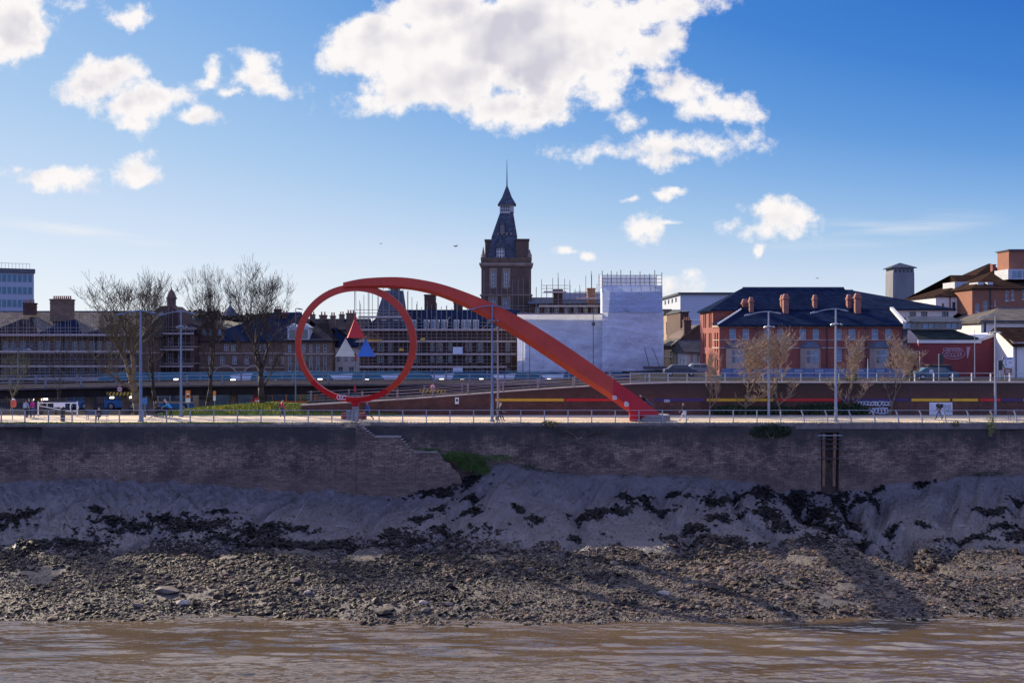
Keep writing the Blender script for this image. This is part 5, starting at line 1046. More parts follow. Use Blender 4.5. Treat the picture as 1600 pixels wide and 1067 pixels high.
m = MB(); x0, x1 = ax(942, Y), ax(1036, Y); m.box(x0+.05, x1-.05, Y+.7, Y+5, GZB, az(449, Y)); m.build('inner_wall', mat('sheet_inner', (.5,.55,.62), .8, .1, 1), e)
m = MB(); m.box(ax(810, Y+1.8), x0+.04, Y+2.2, Y+6, GZB, az(492, Y+2)); m.build('inner_wall', MC['sheet_inner'], e)
def netm():
    m, N, L, b = nodes('debris_net'); b.inputs['Base Color'].default_value = (.62,.62,.68,1); t = N.new('ShaderNodeBsdfTransparent'); mx = N.new('ShaderNodeMixShader'); mx.inputs[0].default_value = .55; L.new(t.outputs[0], mx.inputs[1]); L.new(b.outputs[0], mx.inputs[2]); L.new(mx.outputs[0], N['Material Output'].inputs[0]); return m
NET = netm()
z0, z1 = az(447, Y), az(430, Y)
for (a, b_, ya, yb) in ((941, 1018, Y, Y), (1018, 1035, Y, Y+6), (941, 942, Y, Y+6), (942, 1030, Y+6, Y+6)):
    m = MB(); m.poly([(ax(a, Y), ya, z0), (ax(b_, Y), yb, z0), (ax(b_, Y), yb, z1-.0), (ax(a, Y), ya, z1)]); m.build('net', NET, e)
for px in (941, 955, 970, 985, 1000, 1015, 1023, 1034):
    for yy_ in (Y-.05, Y+5.9): m = MB(); m.tube((ax(px, Y), yy_, z0-1), (ax(px, Y), yy_, z1+random.uniform(.2, .9)), .05, n=4); m.build('pole', POLE, e)
for yy_ in (Y-.08, Y+5.9):
    for z in (z0+.5, z0+1.0, z1-.03): m = MB(); m.tube((ax(941, Y), yy_, z), (ax(1034, Y), yy_, z), .04, n=4); m.build('rail', POLE, e)
m = MB(); m.box(ax(1004, Y), ax(1043, Y), Y-2.6, Y-.4, az(575.5, Y), az(572, Y)); m.build('loading_platform', mat('platform_dark', (.12,.10,.10), .8, .2, 2), e)
for (a, b_) in ((1007, 1011), (1019, 1027)): m = MB(); m.tube((ax(a, Y), Y-.25, az(543, Y)), (ax(b_, Y), Y-2.4, az(572, Y)), .05, n=4); m.build('hanger', GUT, e)
m = MB(); m.box(ax(808, Y), ax(941, Y), Y-.1, Y+.9, az(491.5, Y), az(489.5, Y)); m.build('capping', BOARD, e)
# --- street behind
h = House('modern_block', 'pale grey modern flat-roofed block behind the narrow street', 'building', 1063, 1172, 459, 290, 40, GZB, mat('grey_cladding', (.42,.46,.52), .7, .06, .3))
h.win([(1142, 1148, 465, 472)], bars=(0, 0)); h.side([(6+i*7, 3, az(473, 300), az(466, 300)) for i in range(4)], bars=(0, 0)); h.build(); h.band(457, 460, GUT, .6, 'roof_edge'); h.band(499, 501, REND, .1)
h = House('narrow_building', 'narrow tan stone building with bay windows at the street corner beside the sheeting', 'building', 1052, 1062, 488, 215, 26, GZB, SANDL, x1=None)
h.side([(3, 2, 9, 11.5), (8, 2, 9, 11.5), (14, 2, 9, 11.5), (3, 2, 3, 6), (8, 2, 3, 6), (14, 2, 3, 6)]); h.build(); h.roof(484, mt=SL3)
h = House('brick_block', 'plain tall brown brick end wall behind the chimney house', 'building', 1063, 1076, 487, 205, 18, GZB, BR2, x1=ax(1076, 205)); h.build(); h.roof(485, mt=GUT, ov=.2)
h = House('chimney_house', 'brown brick house with three-pot chimney and sloping gable on the street corner', 'building', 1053, 1130, 540, 172, 14, GZB, BR2)
h.side([(2, 1.3, 4.0, 6), (6, 1.3, 4.0, 6), (10, 1.3, 4, 6), (2, 1.3, -.5, 1.8), (6, 1.3, -.5, 1.8), (10, 1.3, -.5, 1.8)], bars=(1, 1)); h.build()
m = MB(); m.prism([(h.x0, h.zt-.02), (h.x1, h.zt-.02), (h.x1, az(508, 172)), (ax(1093, 172), az(508, 172)), (ax(1068, 172), az(523, 172))], 172, 186); m.build('gable', BR2, h.e)
m = MB(); m.sweep([[(h.x0-.4, 171.7, h.zt-.1), (h.x0-.4, 186.3, h.zt-.1), (h.x0-.4, 186.3, h.zt+.1), (h.x0-.4, 171.7, h.zt+.1)], [(ax(1092, 172), 171.7, az(509, 172)), (ax(1092, 172), 186.3, az(509, 172)), (ax(1092, 172), 186.3, az(507, 172)), (ax(1092, 172), 171.7, az(507, 172))]][::-1]); m.build('roof', SL2, h.e)
chimney(h.e, 1069, 1080, 500, 530, 171.8, 1.6, BR2, 3)
h = House('brick_shop', 'low tan brick shop with a yellow sign beside the red brick offices', 'building', 1059, 1080, 548, 158, 14, GZB, SANDL)
h.win([(1063, 1067, 562, 574), (1071, 1076, 562, 574)]); h.side([(2, 1.5, 3.5, 6), (6, 1.5, 3.5, 6)]); h.build(); h.band(558, 560, TRIM); m = MB(); m.box(ax(1066, 158), ax(1073, 158), 157.8, 157.95, az(583, 158), az(576, 158)); m.build('shop_sign', mat('sign_orange', (.7,.42,.08), .6, .1, 2), h.e)
h = House('cream_house', 'cream terraced house with grey slate roof between the shop and the offices', 'building', 1073, 1118, 550, 150, 12, GZB, CREAM)
h.row(1076, 1116, 4, 3.5, 553, 566); h.row(1076, 1116, 3, 5, 575, 590); h.side([(2+i*3, 1, 3.2, 5) for i in range(3)]); h.build(); h.roof(533, mt=SL2, hl=0, Yr=156)
# --- red brick offices on the right
Yf = 135; Yb = 139.3; XO = ax(1124, Yf)
rb = House('brick_offices', 'long red brick offices with blue slate roof, chimneys and bay windows', 'building', 1124, 1410, 508, Yf, Yb-Yf, UZ, BR1)
wins = [(1140,1150),(1160.5,1170.5),(1194.5,1204.5),(1214.5,1224.5),(1249.5,1259.5),(1270,1280),(1304,1315.5),(1326,1337),(1362,1372.5),(1383.5,1393.5)]
rb.win([(a, b_, 514, 530.5) for a, b_ in wins], bars=(0, 1), gl=GLB, fw=.07)
rb.win([(a, b_, 545, 565) for a, b_ in (wins[2], (1160.5,1166), wins[6], wins[7])], bars=(0, 1), gl=GLB, fw=.07)
rb.side([(.8, .8, 6.2, 8.6), (2.4, .8, 6.2, 8.6), (.8, .8, 3.9, 5.3), (2.4, .8, 3.9, 5.3)], bars=(0, 1), fr=WD)
rb.build(); rb.band(508, 511, TRIM, .10); rb.band(530.6, 532, TRIM, .05); rb.band(542.5, 544.5, TRIM, .06)
m = MB(); x0, x1 = rb.x0-.3, rb.x1; ze = rb.zt+.03; zr = az(484, Yb); n = 0
m.v += [(x0, Yf-.4, ze), (x1, Yf-.4, ze), (x1, Yb, zr), (ax(1158, Yb), Yb, zr), (x0, Yb, ze+.2), (x0, Yf-.4, ze-.2), (x1, Yf-.4, ze-.2)]
m.face(0, 1, 2, 3); m.face(0, 3, 4); m.face(5, 6, 1, 0); m.build('roof', SL1, rb.e)
m = MB(); m.tube((x0, Yf-.4, ze+.05), (ax(1158, Yb), Yb-.1, zr+.08), .12, n=5); m.build('hip_tile', REND, rb.e)
m = MB(); m.sweep([[(x1-.05, Yf-.6, ze-.5), (x1+.35, Yf-.6, ze-.5), (x1+.35, Yf-.6, ze+.35), (x1-.05, Yf-.6, ze+.35)], [(x1-.05, Yb, zr-.9), (x1+.35, Yb, zr-.9), (x1+.35, Yb, zr+.35), (x1-.05, Yb, zr+.35)]][::-1]); m.build('parapet', REND, rb.e)
m = MB(); m.box(rb.x1+.003, rb.x1+.5, Yf-.35, Yf+.6, UZ, rb.zt-.3); m.build('corner_pier', LEAD, rb.e)
for px in (1181, 1292, 1353): m = MB(); m.box(ax(px, Yf)-.06, ax(px, Yf)+.06, Yf-.2, Yf-.11, UZ, rb.zt-.1); m.build('downpipe', GUT, rb.e)
for c in (1150, 1266, 1374):
    m = MB(); a, b_ = ax(c-16, Yf), ax(c+16, Yf); z0, z1 = az(571, Yf), az(543, Yf); y0 = Yf-.9
    hs_ = [(.35, .95, .75, 2.05), (1.02, 1.62, .75, 2.05)]
    m.v += []; m.sweep([[(a, Yf-.101, z), (a+.45, y0, z), (b_-.45, y0, z), (b_, Yf-.101, z)] for z in (z0-.6, z1-.05)]); bay = m.build('bay', TRIM, rb.e)
    for i in range(3):
        w = (b_-a-1.1)/3; xa = a+.55+w*i; m = MB(); m.box(xa+.06, xa+w-.06, y0-.03, y0-.004, z0+.35, z1-.35); m.build('pane', GLB if i else GL, bay); 
        m = MB(); m.box(xa+.03, xa+w-.03, y0-.045, y0-.031, (z0+z1)/2+.08, (z0+z1)/2+.16); m.build('glazing_bar', WF, bay)
    m = MB(); m.sweep([[(a-.15, Yf-.102, z1), (a+.35, y0-.15, z1), (b_-.35, y0-.15, z1), (b_+.15, Yf-.102, z1)], [(a+.5, Yf-.102, z1+.75), (a+.9, Yf-.3, z1+.75), (b_-.9, Yf-.3, z1+.75), (b_-.5, Yf-.102, z1+.75)]]); m.build('bay_roof', LEAD, rb.e)
def rchim(px0, px1, pyt, pyb, Yc):
    m = MB(); x0, x1 = ax(px0, Yc), ax(px1, Yc); zb_, zt_ = az(pyb, Yc), az(pyt, Yc); w = (x1-x0)/2; xm = (x0+x1)/2
    m.sweep([[(xm-k*w, Yc-j, z), (xm+k*w, Yc-j, z), (xm+k*w, Yc+.7+j, z), (xm-k*w, Yc+.7+j, z)] for k, j, z in ((.9, 0, zb_-.5), (.9, 0, zt_-.75), (1.15, .1, zt_-.65), (1.15, .1, zt_-.5), (.9, 0, zt_-.42), (.85, 0, zt_-.2), (.5, -.15, zt_))]); m.build('chimney', mat('chimney_brick', (.27,.11,.08), .85, .2, 3), rb.e)
for q in ((1171, 1178, 464, 495, Yb-.9), (1160, 1170, 467, 486, Yb+.3), (1220.5, 1227, 460.5, 485, Yb), (1224, 1233, 459, 496, Yb-1.2), (1271, 1277.5, 460.5, 484, Yb), (1324, 1331, 460, 484, Yb), (1336, 1346, 458, 499, Yb-1.2)): rchim(*q)
bb = House('rear_offices', 'taller rear range of the red brick offices with hipped slate roof', 'building', 1114, 1345, 484, Yb+.02, 9.5, UZ, BR1, x0=XO, root=rb.e)
bb.side([(a, .75, z, z+1.9) for a in (1.0, 2.2, 5.0, 6.2) for z in (4.0, 6.7, 9.3)], bars=(0, 1), fr=WD)
bb.build(); bb.roof(450, mt=SL1, hl=5.2, hr=1, Yr=Yb+5, name='rear_roof'); bb.band(484, 486.5, TRIM, .1, 'rear_course')
# --- hall with blue roof behind, red shop with clerestory
h = House('slate_hall', 'cream hall with wide dark blue hipped roof behind the brick offices', 'building', 1335, 1489, 483, 150, 22, GZB, CREAM)
h.win([(a, a+10, 487, 497) for a in (1421, 1439, 1472)], bars=(1, 0), fr=WD); h.build(); h.roof(454, mt=SL1, hl=0, hr=11, Yr=160)
Y = 131; rs = House('red_hall', 'low dark red painted building with slate roof, clerestory windows and faded wall art', 'building', 1410.5, 1533, 536, Y, 12, UZ, mat('oxblood_paint', (.20,.035,.035), .8, .15, .8), x0=rb.x1+.52)
rs.build(); rs.band(531, 536, REND, .12, 'fascia', side=False)
m = MB(); n = 0; x0, x1 = rs.x0-.02, ax(1533, Y); z0, z1 = az(531, Y)+.02, az(514.5, Y+3); m.v += [(x0, Y-.2, z0), (x1+.3, Y-.2, z0), (ax(1503, Y), Y+3, z1), (x0, Y+3, z1), (x0, Y+12, z1), (ax(1503, Y), Y+12, z1), (x1+.3, Y+12, z0)]
for f in ((0,1,2,3), (3,2,5,4), (1,6,5,2)): m.face(*f)
m.build('roof', slate('dark_slate', (.035,.045,.04), .6), rs.e)
m = MB(); m.box(x0, ax(1500, Y+3), Y+2.6, Y+8, z1-.05, az(503.5, Y+3)); cw = m.build('clerestory', mat('clerestory_brown', (.28,.22,.17), .8, .2, 2), rs.e)
for i, a in enumerate(range(1415, 1498, 9)): m = MB(); m.box(ax(a, Y+2.6), ax(a+7, Y+2.6), Y+2.54, Y+2.59, az(513.5, Y+3), az(505.5, Y+3)); m.build('pane', [GLB, GL, GL, GLB][i % 4], cw)
m = MB(); xa, xb = x0-.1, ax(1501, Y+3)+.3; z = az(503.5, Y+3)+.02; m.v += [(xa,Y+2.2,z),(xb,Y+2.2,z),(xb,Y+8.4,z),(xa,Y+8.4,z),(xa+.5,Y+5,z+.75),(xb-.8,Y+5,z+.75)]
for f in ((0,1,5,4),(2,3,4,5),(3,0,4),(1,2,5)): m.face(*f)
m.build('clerestory_roof', SLT, rs.e)
# right-hand wing, dark red gable rising to the right
m = MB(); xa, xb = ax(1533, Y)+.003, ax(1553, Y); m.strip([(xa, az(536, Y)), (xb, az(524, Y))], UZ, Y, Y+7); m.build('gable_wing', MC['oxblood_paint'], rs.e)
m = MB(); m.sweep([[(xa-.8, Y-.14, az(537, Y)), (xa-.8, Y+7, az(537, Y)), (xa-.8, Y+7, az(532, Y)), (xa-.8, Y-.14, az(532, Y))], [(xb+.1, Y-.14, az(525, Y)), (xb+.1, Y+7, az(525, Y)), (xb+.1, Y+7, az(520, Y)), (xb+.1, Y-.14, az(520, Y))]][::-1]); m.build('verge_board', REND, rs.e)
fw_ = mat('faded_paint', (.42,.26,.30), .8, .2, 2)
def ringm(cx_, cz_, rx, rz, y, r, n=20): return [(cx_+rx*math.cos(2*math.pi*i/n), y, cz_+rz*math.sin(2*math.pi*i/n)) for i in range(n+1)]
m = MB(); m.path(ringm(ax(1490, Y), az(553, Y), 1.35, .62, Y-.02, .05), .05, 4); m.path(ringm(ax(1490, Y), az(553, Y), 1.0, .35, Y-.02, .05), .035, 4); m.build('painted_ring', fw_, rs.e)
scrawl('painted_letters', rs.e, ax(1474, Y), ax(1504, Y), az(549, Y), az(543, Y), Y-.02, 6, .045, fw_, 31); scrawl('painted_letters', rs.e, ax(1476, Y), ax(1502, Y), az(557, Y), az(551, Y), Y-.02, 5, .04, fw_, 32)
m = MB(); m.sweep([[(ax(1511, Y), Y-.03, az(560, Y)), (ax(1512, Y), Y-.03, az(560, Y)), (ax(1512, Y), Y-.003, az(560, Y)), (ax(1511, Y), Y-.003, az(560, Y))], [(ax(1510, Y), Y-.03, az(542, Y)), (ax(1516, Y), Y-.03, az(542, Y)), (ax(1516, Y), Y-.003, az(542, Y)), (ax(1510, Y), Y-.003, az(542, Y))]]); m.build('painted_plume', fw_, rs.e)
# --- white buildings at the right edge
Y = 138
h = House('white_hall', 'large white rendered building with grey slate roof at the right edge', 'building', 1533, 1680, 503, Y, 16, GZB, REND)
h.win([(1537, 1541, 504.5, 519)], bars=(0, 1), fr=WD); h.side([(2, .8, 6.8, 8.0)]); h.build(); h.roof(482, mt=SL2, hl=6, Yr=Y+8); h.band(500.5, 503, GUT, .12, 'gutter')
Y = 126; h = House('white_gable', 'narrow white gabled house with dark roof in front of the white hall', 'building', 1583, 1680, 535, Y, 9, UZ, REND)
h.x0 = ax(1583, Y); h.build(); xg = ax(1583, Y)
m = MB(); n = 0; Yr = Y+4.3; zr = az(511, Yr); ze = h.zt
m.v += [(xg-.25,Y-.4,ze-.25),(xg+14,Y-.4,ze-.25),(xg+14,Yr,zr),(xg-.25,Yr,zr),(xg-.25,Y+9.3,ze-.25),(xg+14,Y+9.3,ze-.25),(xg-.25,Y-.4,ze-.5),(xg+14,Y-.4,ze-.5),(xg-.25,Yr,zr-.25),(xg-.25,Y+9.3,ze-.5)]
for f in ((0,1,2,3),(3,2,5,4),(6,7,1,0),(6,0,3,8),(8,3,4,9)): m.face(*f)
m.build('roof', TILE, h.e)
m = MB(); m.poly([(xg-.001, Y, ze-.03), (xg-.001, Yr, zr-.12), (xg-.001, Y+9, ze-.03)]); m.build('gable_end', REND, h.e)
m = MB(); m.tube((ax(1587, Y), Y-.12, UZ), (ax(1587, Y), Y-.12, h.zt), .06, n=5); m.build('downpipe', GUT, h.e)
Y = 160
h = House('hipped_lodge', 'small orange brick lodge with hipped roof behind the red hall', 'building', 1513, 1532, 506, Y, 9, GZB, brick('orange_brick', (.30,.10,.052), (.24,.08,.042), (.35,.22,.15), .24, .08, .008, .2))
h.side([(2, 1, 7, 9)]); h.build(); h.roof(489, mt=SL3, hl=2.0, hr=2.0, ov=.6)
# --- hillside housing, upper right
Y = 215
h = House('white_flats', 'white rendered hillside flats with dark tiled roof and grey dormer strip', 'building', 1462, 1520, 463, Y, 16, GZB, REND)
h.win([(1488, 1493, 472, 486), (1508, 1513, 468, 484), (1472, 1475, 474, 480)], fr=WD, gl=GL); h.build(); h.roof(430, mt=TILE, hl=14, hr=0, Yr=Y+12)
m = MB(); m.box(ax(1495, Y+2), ax(1548, Y+2), Y+3, Y+9, az(452, Y+2), az(440, Y+2)); d = m.build('dormer_strip', mat('zinc_pale', (.42,.44,.46), .6, .1, 1), h.e)
for a in (1505, 1513, 1522, 1530, 1538): m = MB(); m.box(ax(a, Y+3), ax(a+5, Y+3), Y+2.93, Y+2.99, az(451, Y+3), az(443, Y+3)); m.build('pane', GLB, d)
for a in (1484, 1501): m = MB(); m.box(ax(a, Y)-.08, ax(a, Y)+.08, Y-.2, Y-.05, 2, h.zt); m.build('downpipe', GUT, h.e)
Y = 208
h = House('brick_flats', 'orange red brick hillside flats with brown tiled roof at the right edge', 'building', 1519, 1680, 451, Y, 16, GZB, MC['orange_brick'])
h.win([(1524, 1530, 474, 487), (1536, 1543, 470, 487), (1571, 1576, 454, 470), (1580, 1585, 453, 469), (1554, 1556, 468, 478), (1597, 1602, 452, 468), (1546, 1549, 470, 478)], gl=GL, sill=True); h.build(); h.roof(424, mt=TILE, hl=9, Yr=Y+11)
m = MB(); m.box(ax(1547, Y)-.1, ax(1547, Y)+.1, Y-.2, Y-.05, 2, h.zt); m.build('downpipe', GUT, h.e)
m = MB(); m.box(ax(1579, Y+2), ax(1680, Y+2), Y+3, Y+9, az(436, Y+2), az(420, Y+2)); d = m.build('dormer_strip', MC['zinc_pale'], h.e)
for a in (1582, 1590, 1599): m = MB(); m.box(ax(a, Y+3), ax(a+6, Y+3), Y+2.93, Y+2.99, az(434, Y+3), az(423, Y+3)); m.build('pane', GLB, d)
m = MB(); m.box(ax(1580, Y+4), ax(1640, Y+4), Y+5, Y+10, az(424, Y+4), az(391, Y+4)); m.build('stair_tower', MC['orange_brick'], h.e); m = MB(); m.box(ax(1578, Y+4), ax(1642, Y+4), Y+4.6, Y+10.4, az(391, Y+4), az(389, Y+4)); m.build('tower_cap', LEAD, h.e)
for a in (1535, 1550): m = MB(); m.box(ax(a, Y), ax(a+9, Y), Y+2, Y+6, az(448, Y+2), az(441, Y+2)); m.build('dormer', MC['zinc_pale'], h.e)
h = House('far_block', 'dark gabled roofs and chimney on the skyline left of the brick stair tower', 'building', 1518, 1582, 436, 260, 14, GZB, mat('brown_render', (.25,.18,.14), .8, .2, 1))
h.build(); h.roof(412, mt=TILE, hl=8, hr=3); chimney(h.e, 1551, 1556, 413, 428, 262, 1.2, BR1, 0)
# --- concrete water-tower-like block
Y = 400; xc = ax(1412, Y); e = empty('concrete_tower', (xc, Y, GZB), 'square grey concrete tower with overhanging pyramid roof on the skyline', 'tower')
w = 17*Y/F; m = MB(); m.sweep([[(xc-w*k, Y, z), (xc+w*k, Y, z), (xc+w*k, Y+2*w, z), (xc-w*k, Y+2*w, z)] for k, z in ((1.03, GZB), (.98, az(428, Y)), (.92, az(419, Y)))]); m.build('shaft', mat('tower_concrete', (.17,.175,.19), .85, .2, .25, streak=6), e)
for i in range(5): x = xc-w*.72+w*.36*i; m = MB(); m.box(x-w*.08, x+w*.08, Y-.06, Y-.004, az(425.5, Y), az(421.5, Y)); m.build('opening', GUT, e)
m = MB(); k = 20*Y/F; m.sweep([[(xc-k, Y+w-k, az(419, Y)), (xc+k, Y+w-k, az(419, Y)), (xc+k, Y+w+k, az(419, Y)), (xc-k, Y+w+k, az(419, Y))], [(xc-k, Y+w-k, az(418, Y)), (xc+k, Y+w-k, az(418, Y)), (xc+k, Y+w+k, az(418, Y)), (xc-k, Y+w+k, az(418, Y))], [(xc-.1, Y+w-.1, az(409.5, Y)), (xc+.1, Y+w-.1, az(409.5, Y)), (xc+.1, Y+w+.1, az(409.5, Y)), (xc-.1, Y+w+.1, az(409.5, Y))]]); m.build('roof', SLT, e)
# --- hill far behind
xs = np.arange(-420, 420, 8.); ys = np.arange(300, 620, 8.); GX, GY = np.meshgrid(xs, ys)
pxs = 800+GX/GY*F; GZ = np.interp(pxs, [-200, 0, 100, 180, 260, 330, 420, 520, 620, 800, 1100, 1400, 1500, 1700], [9, 10, 11, 13, 16, 17, 15, 12, 8, 4, 3, 14, 20, 24])*np.clip((GY-300)/70, 0, 1)*(.9+.2*fbm2(GX*.03, GY*.03, 3))-1.88
V = np.stack([GX.ravel(), GY.ravel(), GZ.ravel()], 1); ny, nx = GX.shape; ii = np.arange(ny*nx).reshape(ny, nx)
tag(fast_mesh('hill', V, np.stack([ii[:-1, :-1].ravel(), ii[:-1, 1:].ravel(), ii[1:, 1:].ravel(), ii[1:, :-1].ravel()], 1), grass_mat('hill_cover', (.05,.055,.04)), smooth=True), kind='structure')
n = 15000; X = rng.uniform(-230, -60, n); Yy = rng.uniform(365, 400, n); keep = fbm2(X*.08, Yy*.05, 3) > .42; X, Yy = X[keep], Yy[keep]; pxs = 800+X/Yy*F
Zb = np.interp(pxs, [-200, 0, 100, 180, 260, 330, 420, 520], [9, 10, 11, 13, 16, 17, 15, 12])-1.9; hgt = 3.2*fbm2(X*.14, Yy*.1, 3); Z = Zb+rng.rand(len(X))*hgt*1.6
v = ICO[None]*(.35+.35*rng.rand(len(X), 1, 1))*(1+.4*(rng.rand(len(X), 12, 3)-.5)); v = v+np.stack([X, Yy, Z], 1)[:, None]; f = (ICF[None]+12*np.arange(len(X))[:, None, None]).reshape(-1, 3)
tag(fast_mesh('distant_woodland', v.reshape(-1, 3), f, [mat('wood_far_a', (.045,.045,.035), .9, .3, .3), mat('wood_far_b', (.03,.04,.025), .9, .3, .3)], np.repeat(rng.randint(0, 2, len(X)), 20)), kind='stuff')
# ------------------------------------------------------------------ bare trees
BARK = mat('bark_dark', (.036,.029,.024), .9, .35, 4, bump=.4); TWIG = mat('twig_dark', (.040,.030,.025), .9, .3, 3); BARKL = mat('bark_olive', (.15,.12,.075), .9, .35, 4, bump=.3); TWL = mat('twig_tan', (.34,.25,.16), .85, .35, 3)
def tree(name, label, px, Y, zb, h, halfw, spread, seed, forks=2, fork_at=.28, group=None, bark=None, twig=None, r0=None, lean=0, lean_trunks=None, depth=6, dens=1.0, upk=.35, minr=.017):
    rd = random.Random(seed); base = Vector((ax(px, Y), Y, zb)); e = empty(name, base, label, 'tree', group); tb, cb = MB(), MB(); r0 = r0 or h*.022; cnt = [0]
    def seg(p, d, L, r, lv):
        n = 3 if lv < 3 else 2; pts = [p]; rs = [r]; q = p.copy(); dd = d.copy(); r1 = max(r*(.62 if lv else .78), minr*.7)
        for i in range(n):
            dd = (dd+Vector((rd.gauss(0, .10), rd.gauss(0, .10), .05+.07*upk))).normalized(); q = q+dd*(L/n); pts.append(q.copy()); rs.append(r+(r1-r)*(i+1)/n)
        (tb if lv <= 1 else cb).path(pts, rs, 7 if lv <= 1 else 4 if lv <= 3 else 3); cnt[0] += 1
        return pts, rs, dd
    def grow(p, d, L, r, lv):
        pts, rs, dd = seg(p, d, L, r, lv)
        if lv >= depth: return
        k = (forks if lv == 0 else 2+(rd.random() < .5*dens)) ; az0 = rd.random()*6.28
        for i in range(k):
            a = az0+i*2*math.pi/k+rd.uniform(-.5, .5); tilt = rd.uniform(.18, .46) if lv else rd.uniform(.14, .30)
            side = Vector((math.cos(a)*spread, math.sin(a)*spread, 0)); nd = (dd+side*math.tan(tilt)).normalized(); nd.z = max(nd.z, .12); nd = (nd+Vector((0, 0, upk*.5))).normalized()
            grow(pts[-1], nd, L*rd.uniform(.66, .88)*(1.05 if lv == 0 else 1), rs[-1]*(.80 if i == 0 else .62), lv+1)
        # side shoots along the limb
        for i in range(int((1+(lv > 1)*2)*dens*(1 if lv else 1.6))):
            t = rd.uniform(.35, .95); j = min(int(t*(len(pts)-1)), len(pts)-2); a = rd.random()*6.28; pp = pts[j].lerp(pts[j+1], t*(len(pts)-1)-j)
            nd = (dd*.7+Vector((math.cos(a)*spread, math.sin(a)*spread, rd.uniform(.0, .5)))).normalized()
            grow(pp, nd, L*rd.uniform(.42, .62), max(rs[-1]*.38, minr), min(lv+2, depth) if lv < depth-1 else depth)
    L0 = h*fork_at
    grow(base-Vector((0, 0, .1)), Vector((lean, 0, 1)).normalized(), L0, r0, 0)
    allv = np.array(tb.v+cb.v); zmx = np.percentile(allv[:, 2], 99.7)-zb; rr_ = np.percentile(np.abs(allv[:, 0]-base.x), 97); kz = h/zmx; kr = halfw*Y/F/rr_
    for b_ in (tb, cb): b_.v = [(base.x+(x-base.x)*kr, Y+(y-Y)*kr, zb+(z-zb)*kz) for x, y, z in b_.v]
    # root flare
    tb.tube(base-Vector((0, 0, .15)), base+Vector((0, 0, .6)), r0*1.5, r0*1.0, 7)
    tb.build('trunk', bark or BARK, e, smooth=True); cb.build('crown', twig or TWIG, e); 
    return e
GT = 'bare riverside trees behind the promenade'
tree('bare_tree', 'wide bare tree with forked mossy trunk, behind the leftmost tall lamp post', 217, 114, 0, 14.2, 52, .9, 5, forks=3, fork_at=.26, group=GT, bark=BARKL, twig=mat('twig_mossy', (.09,.07,.04), .9, .3, 3), r0=.34, lean=.03)
tree('bare_tree', 'slim dark bare tree between the two leftmost tall lamp posts', 245, 117, 0, 14.8, 37, .78, 12, forks=3, fork_at=.30, group=GT, r0=.27)
tree('bare_tree', 'upright bare tree with rounded crown, right of the second tall lamp post', 322, 115, 0, 15.1, 42, .82, 23, forks=3, fork_at=.29, group=GT, r0=.27)
tree('bare_tree', 'largest bare tree with broad fan of twigs, just left of the red ring', 408, 114, .3, 15.5, 50, .98, 31, forks=4, fork_at=.25, group=GT, r0=.36)
tree('sapling', 'thin leafing sapling near the left edge beside the red lifebuoy', 18, 112, 0, 6.6, 20, .8, 41, fork_at=.35, bark=BARKL, twig=mat('twig_green', (.12,.12,.05), .9, .3, 3), depth=5, r0=.10, group='small thin trees at the left')
tree('sapling', 'thin bare sapling rising behind the white gate', 87, 112, 0, 6.8, 18, .7, 43, fork_at=.35, depth=5, r0=.09, group='small thin trees at the left')
GW = 'small tan trees in front of the striped wall'
for i, (px, h, hw_, sp, sd, Yt, zb, lb) in enumerate(((1109, 6.6, 17, .7, 51, 110.2, 0, 'thin tan twiggy tree beside the right end of the purple stripe'), (1164, 8.2, 40, 1.05, 52, 110.0, 0, 'broad tan twiggy tree before the left bay window of the brick offices'), (1220, 8.9, 37, 1.0, 53, 109.9, 0, 'tan twiggy tree just right of the lamp post by the brick offices'), (1325, 8.4, 30, .85, 54, 110.2, 0, 'tan twiggy tree between the right lamp post and the traffic light'), (1390, 8.4, 38, .95, 55, 110.3, 0, 'tan twiggy tree in front of the right bay of the brick offices'), (1422, 3.6, 17, .6, 56, 113, UZ-.2, 'low brushy tree before the pale corner of the brick offices'))):
    tree('twiggy_tree', lb, px, Yt, zb, h, hw_, sp, sd, forks=3, fork_at=.30, group=GW, bark=BARKL, twig=TWL, depth=5, dens=1.4, r0=.11, upk=.55, minr=.017)
for i, X_ in enumerate((-60, -68, -77)):  # unseen trees added past the left edge to shade the rubble
    tree('bare_tree', f'bare tree added unseen beyond the left edge of the view for shade, {["nearest", "middle", "farthest"][i]} one', 800+X_*F/112, 112, 0, 14.5, 62, .95, 70+i, forks=3, fork_at=.26, group=GT, r0=.3, dens=1.3)
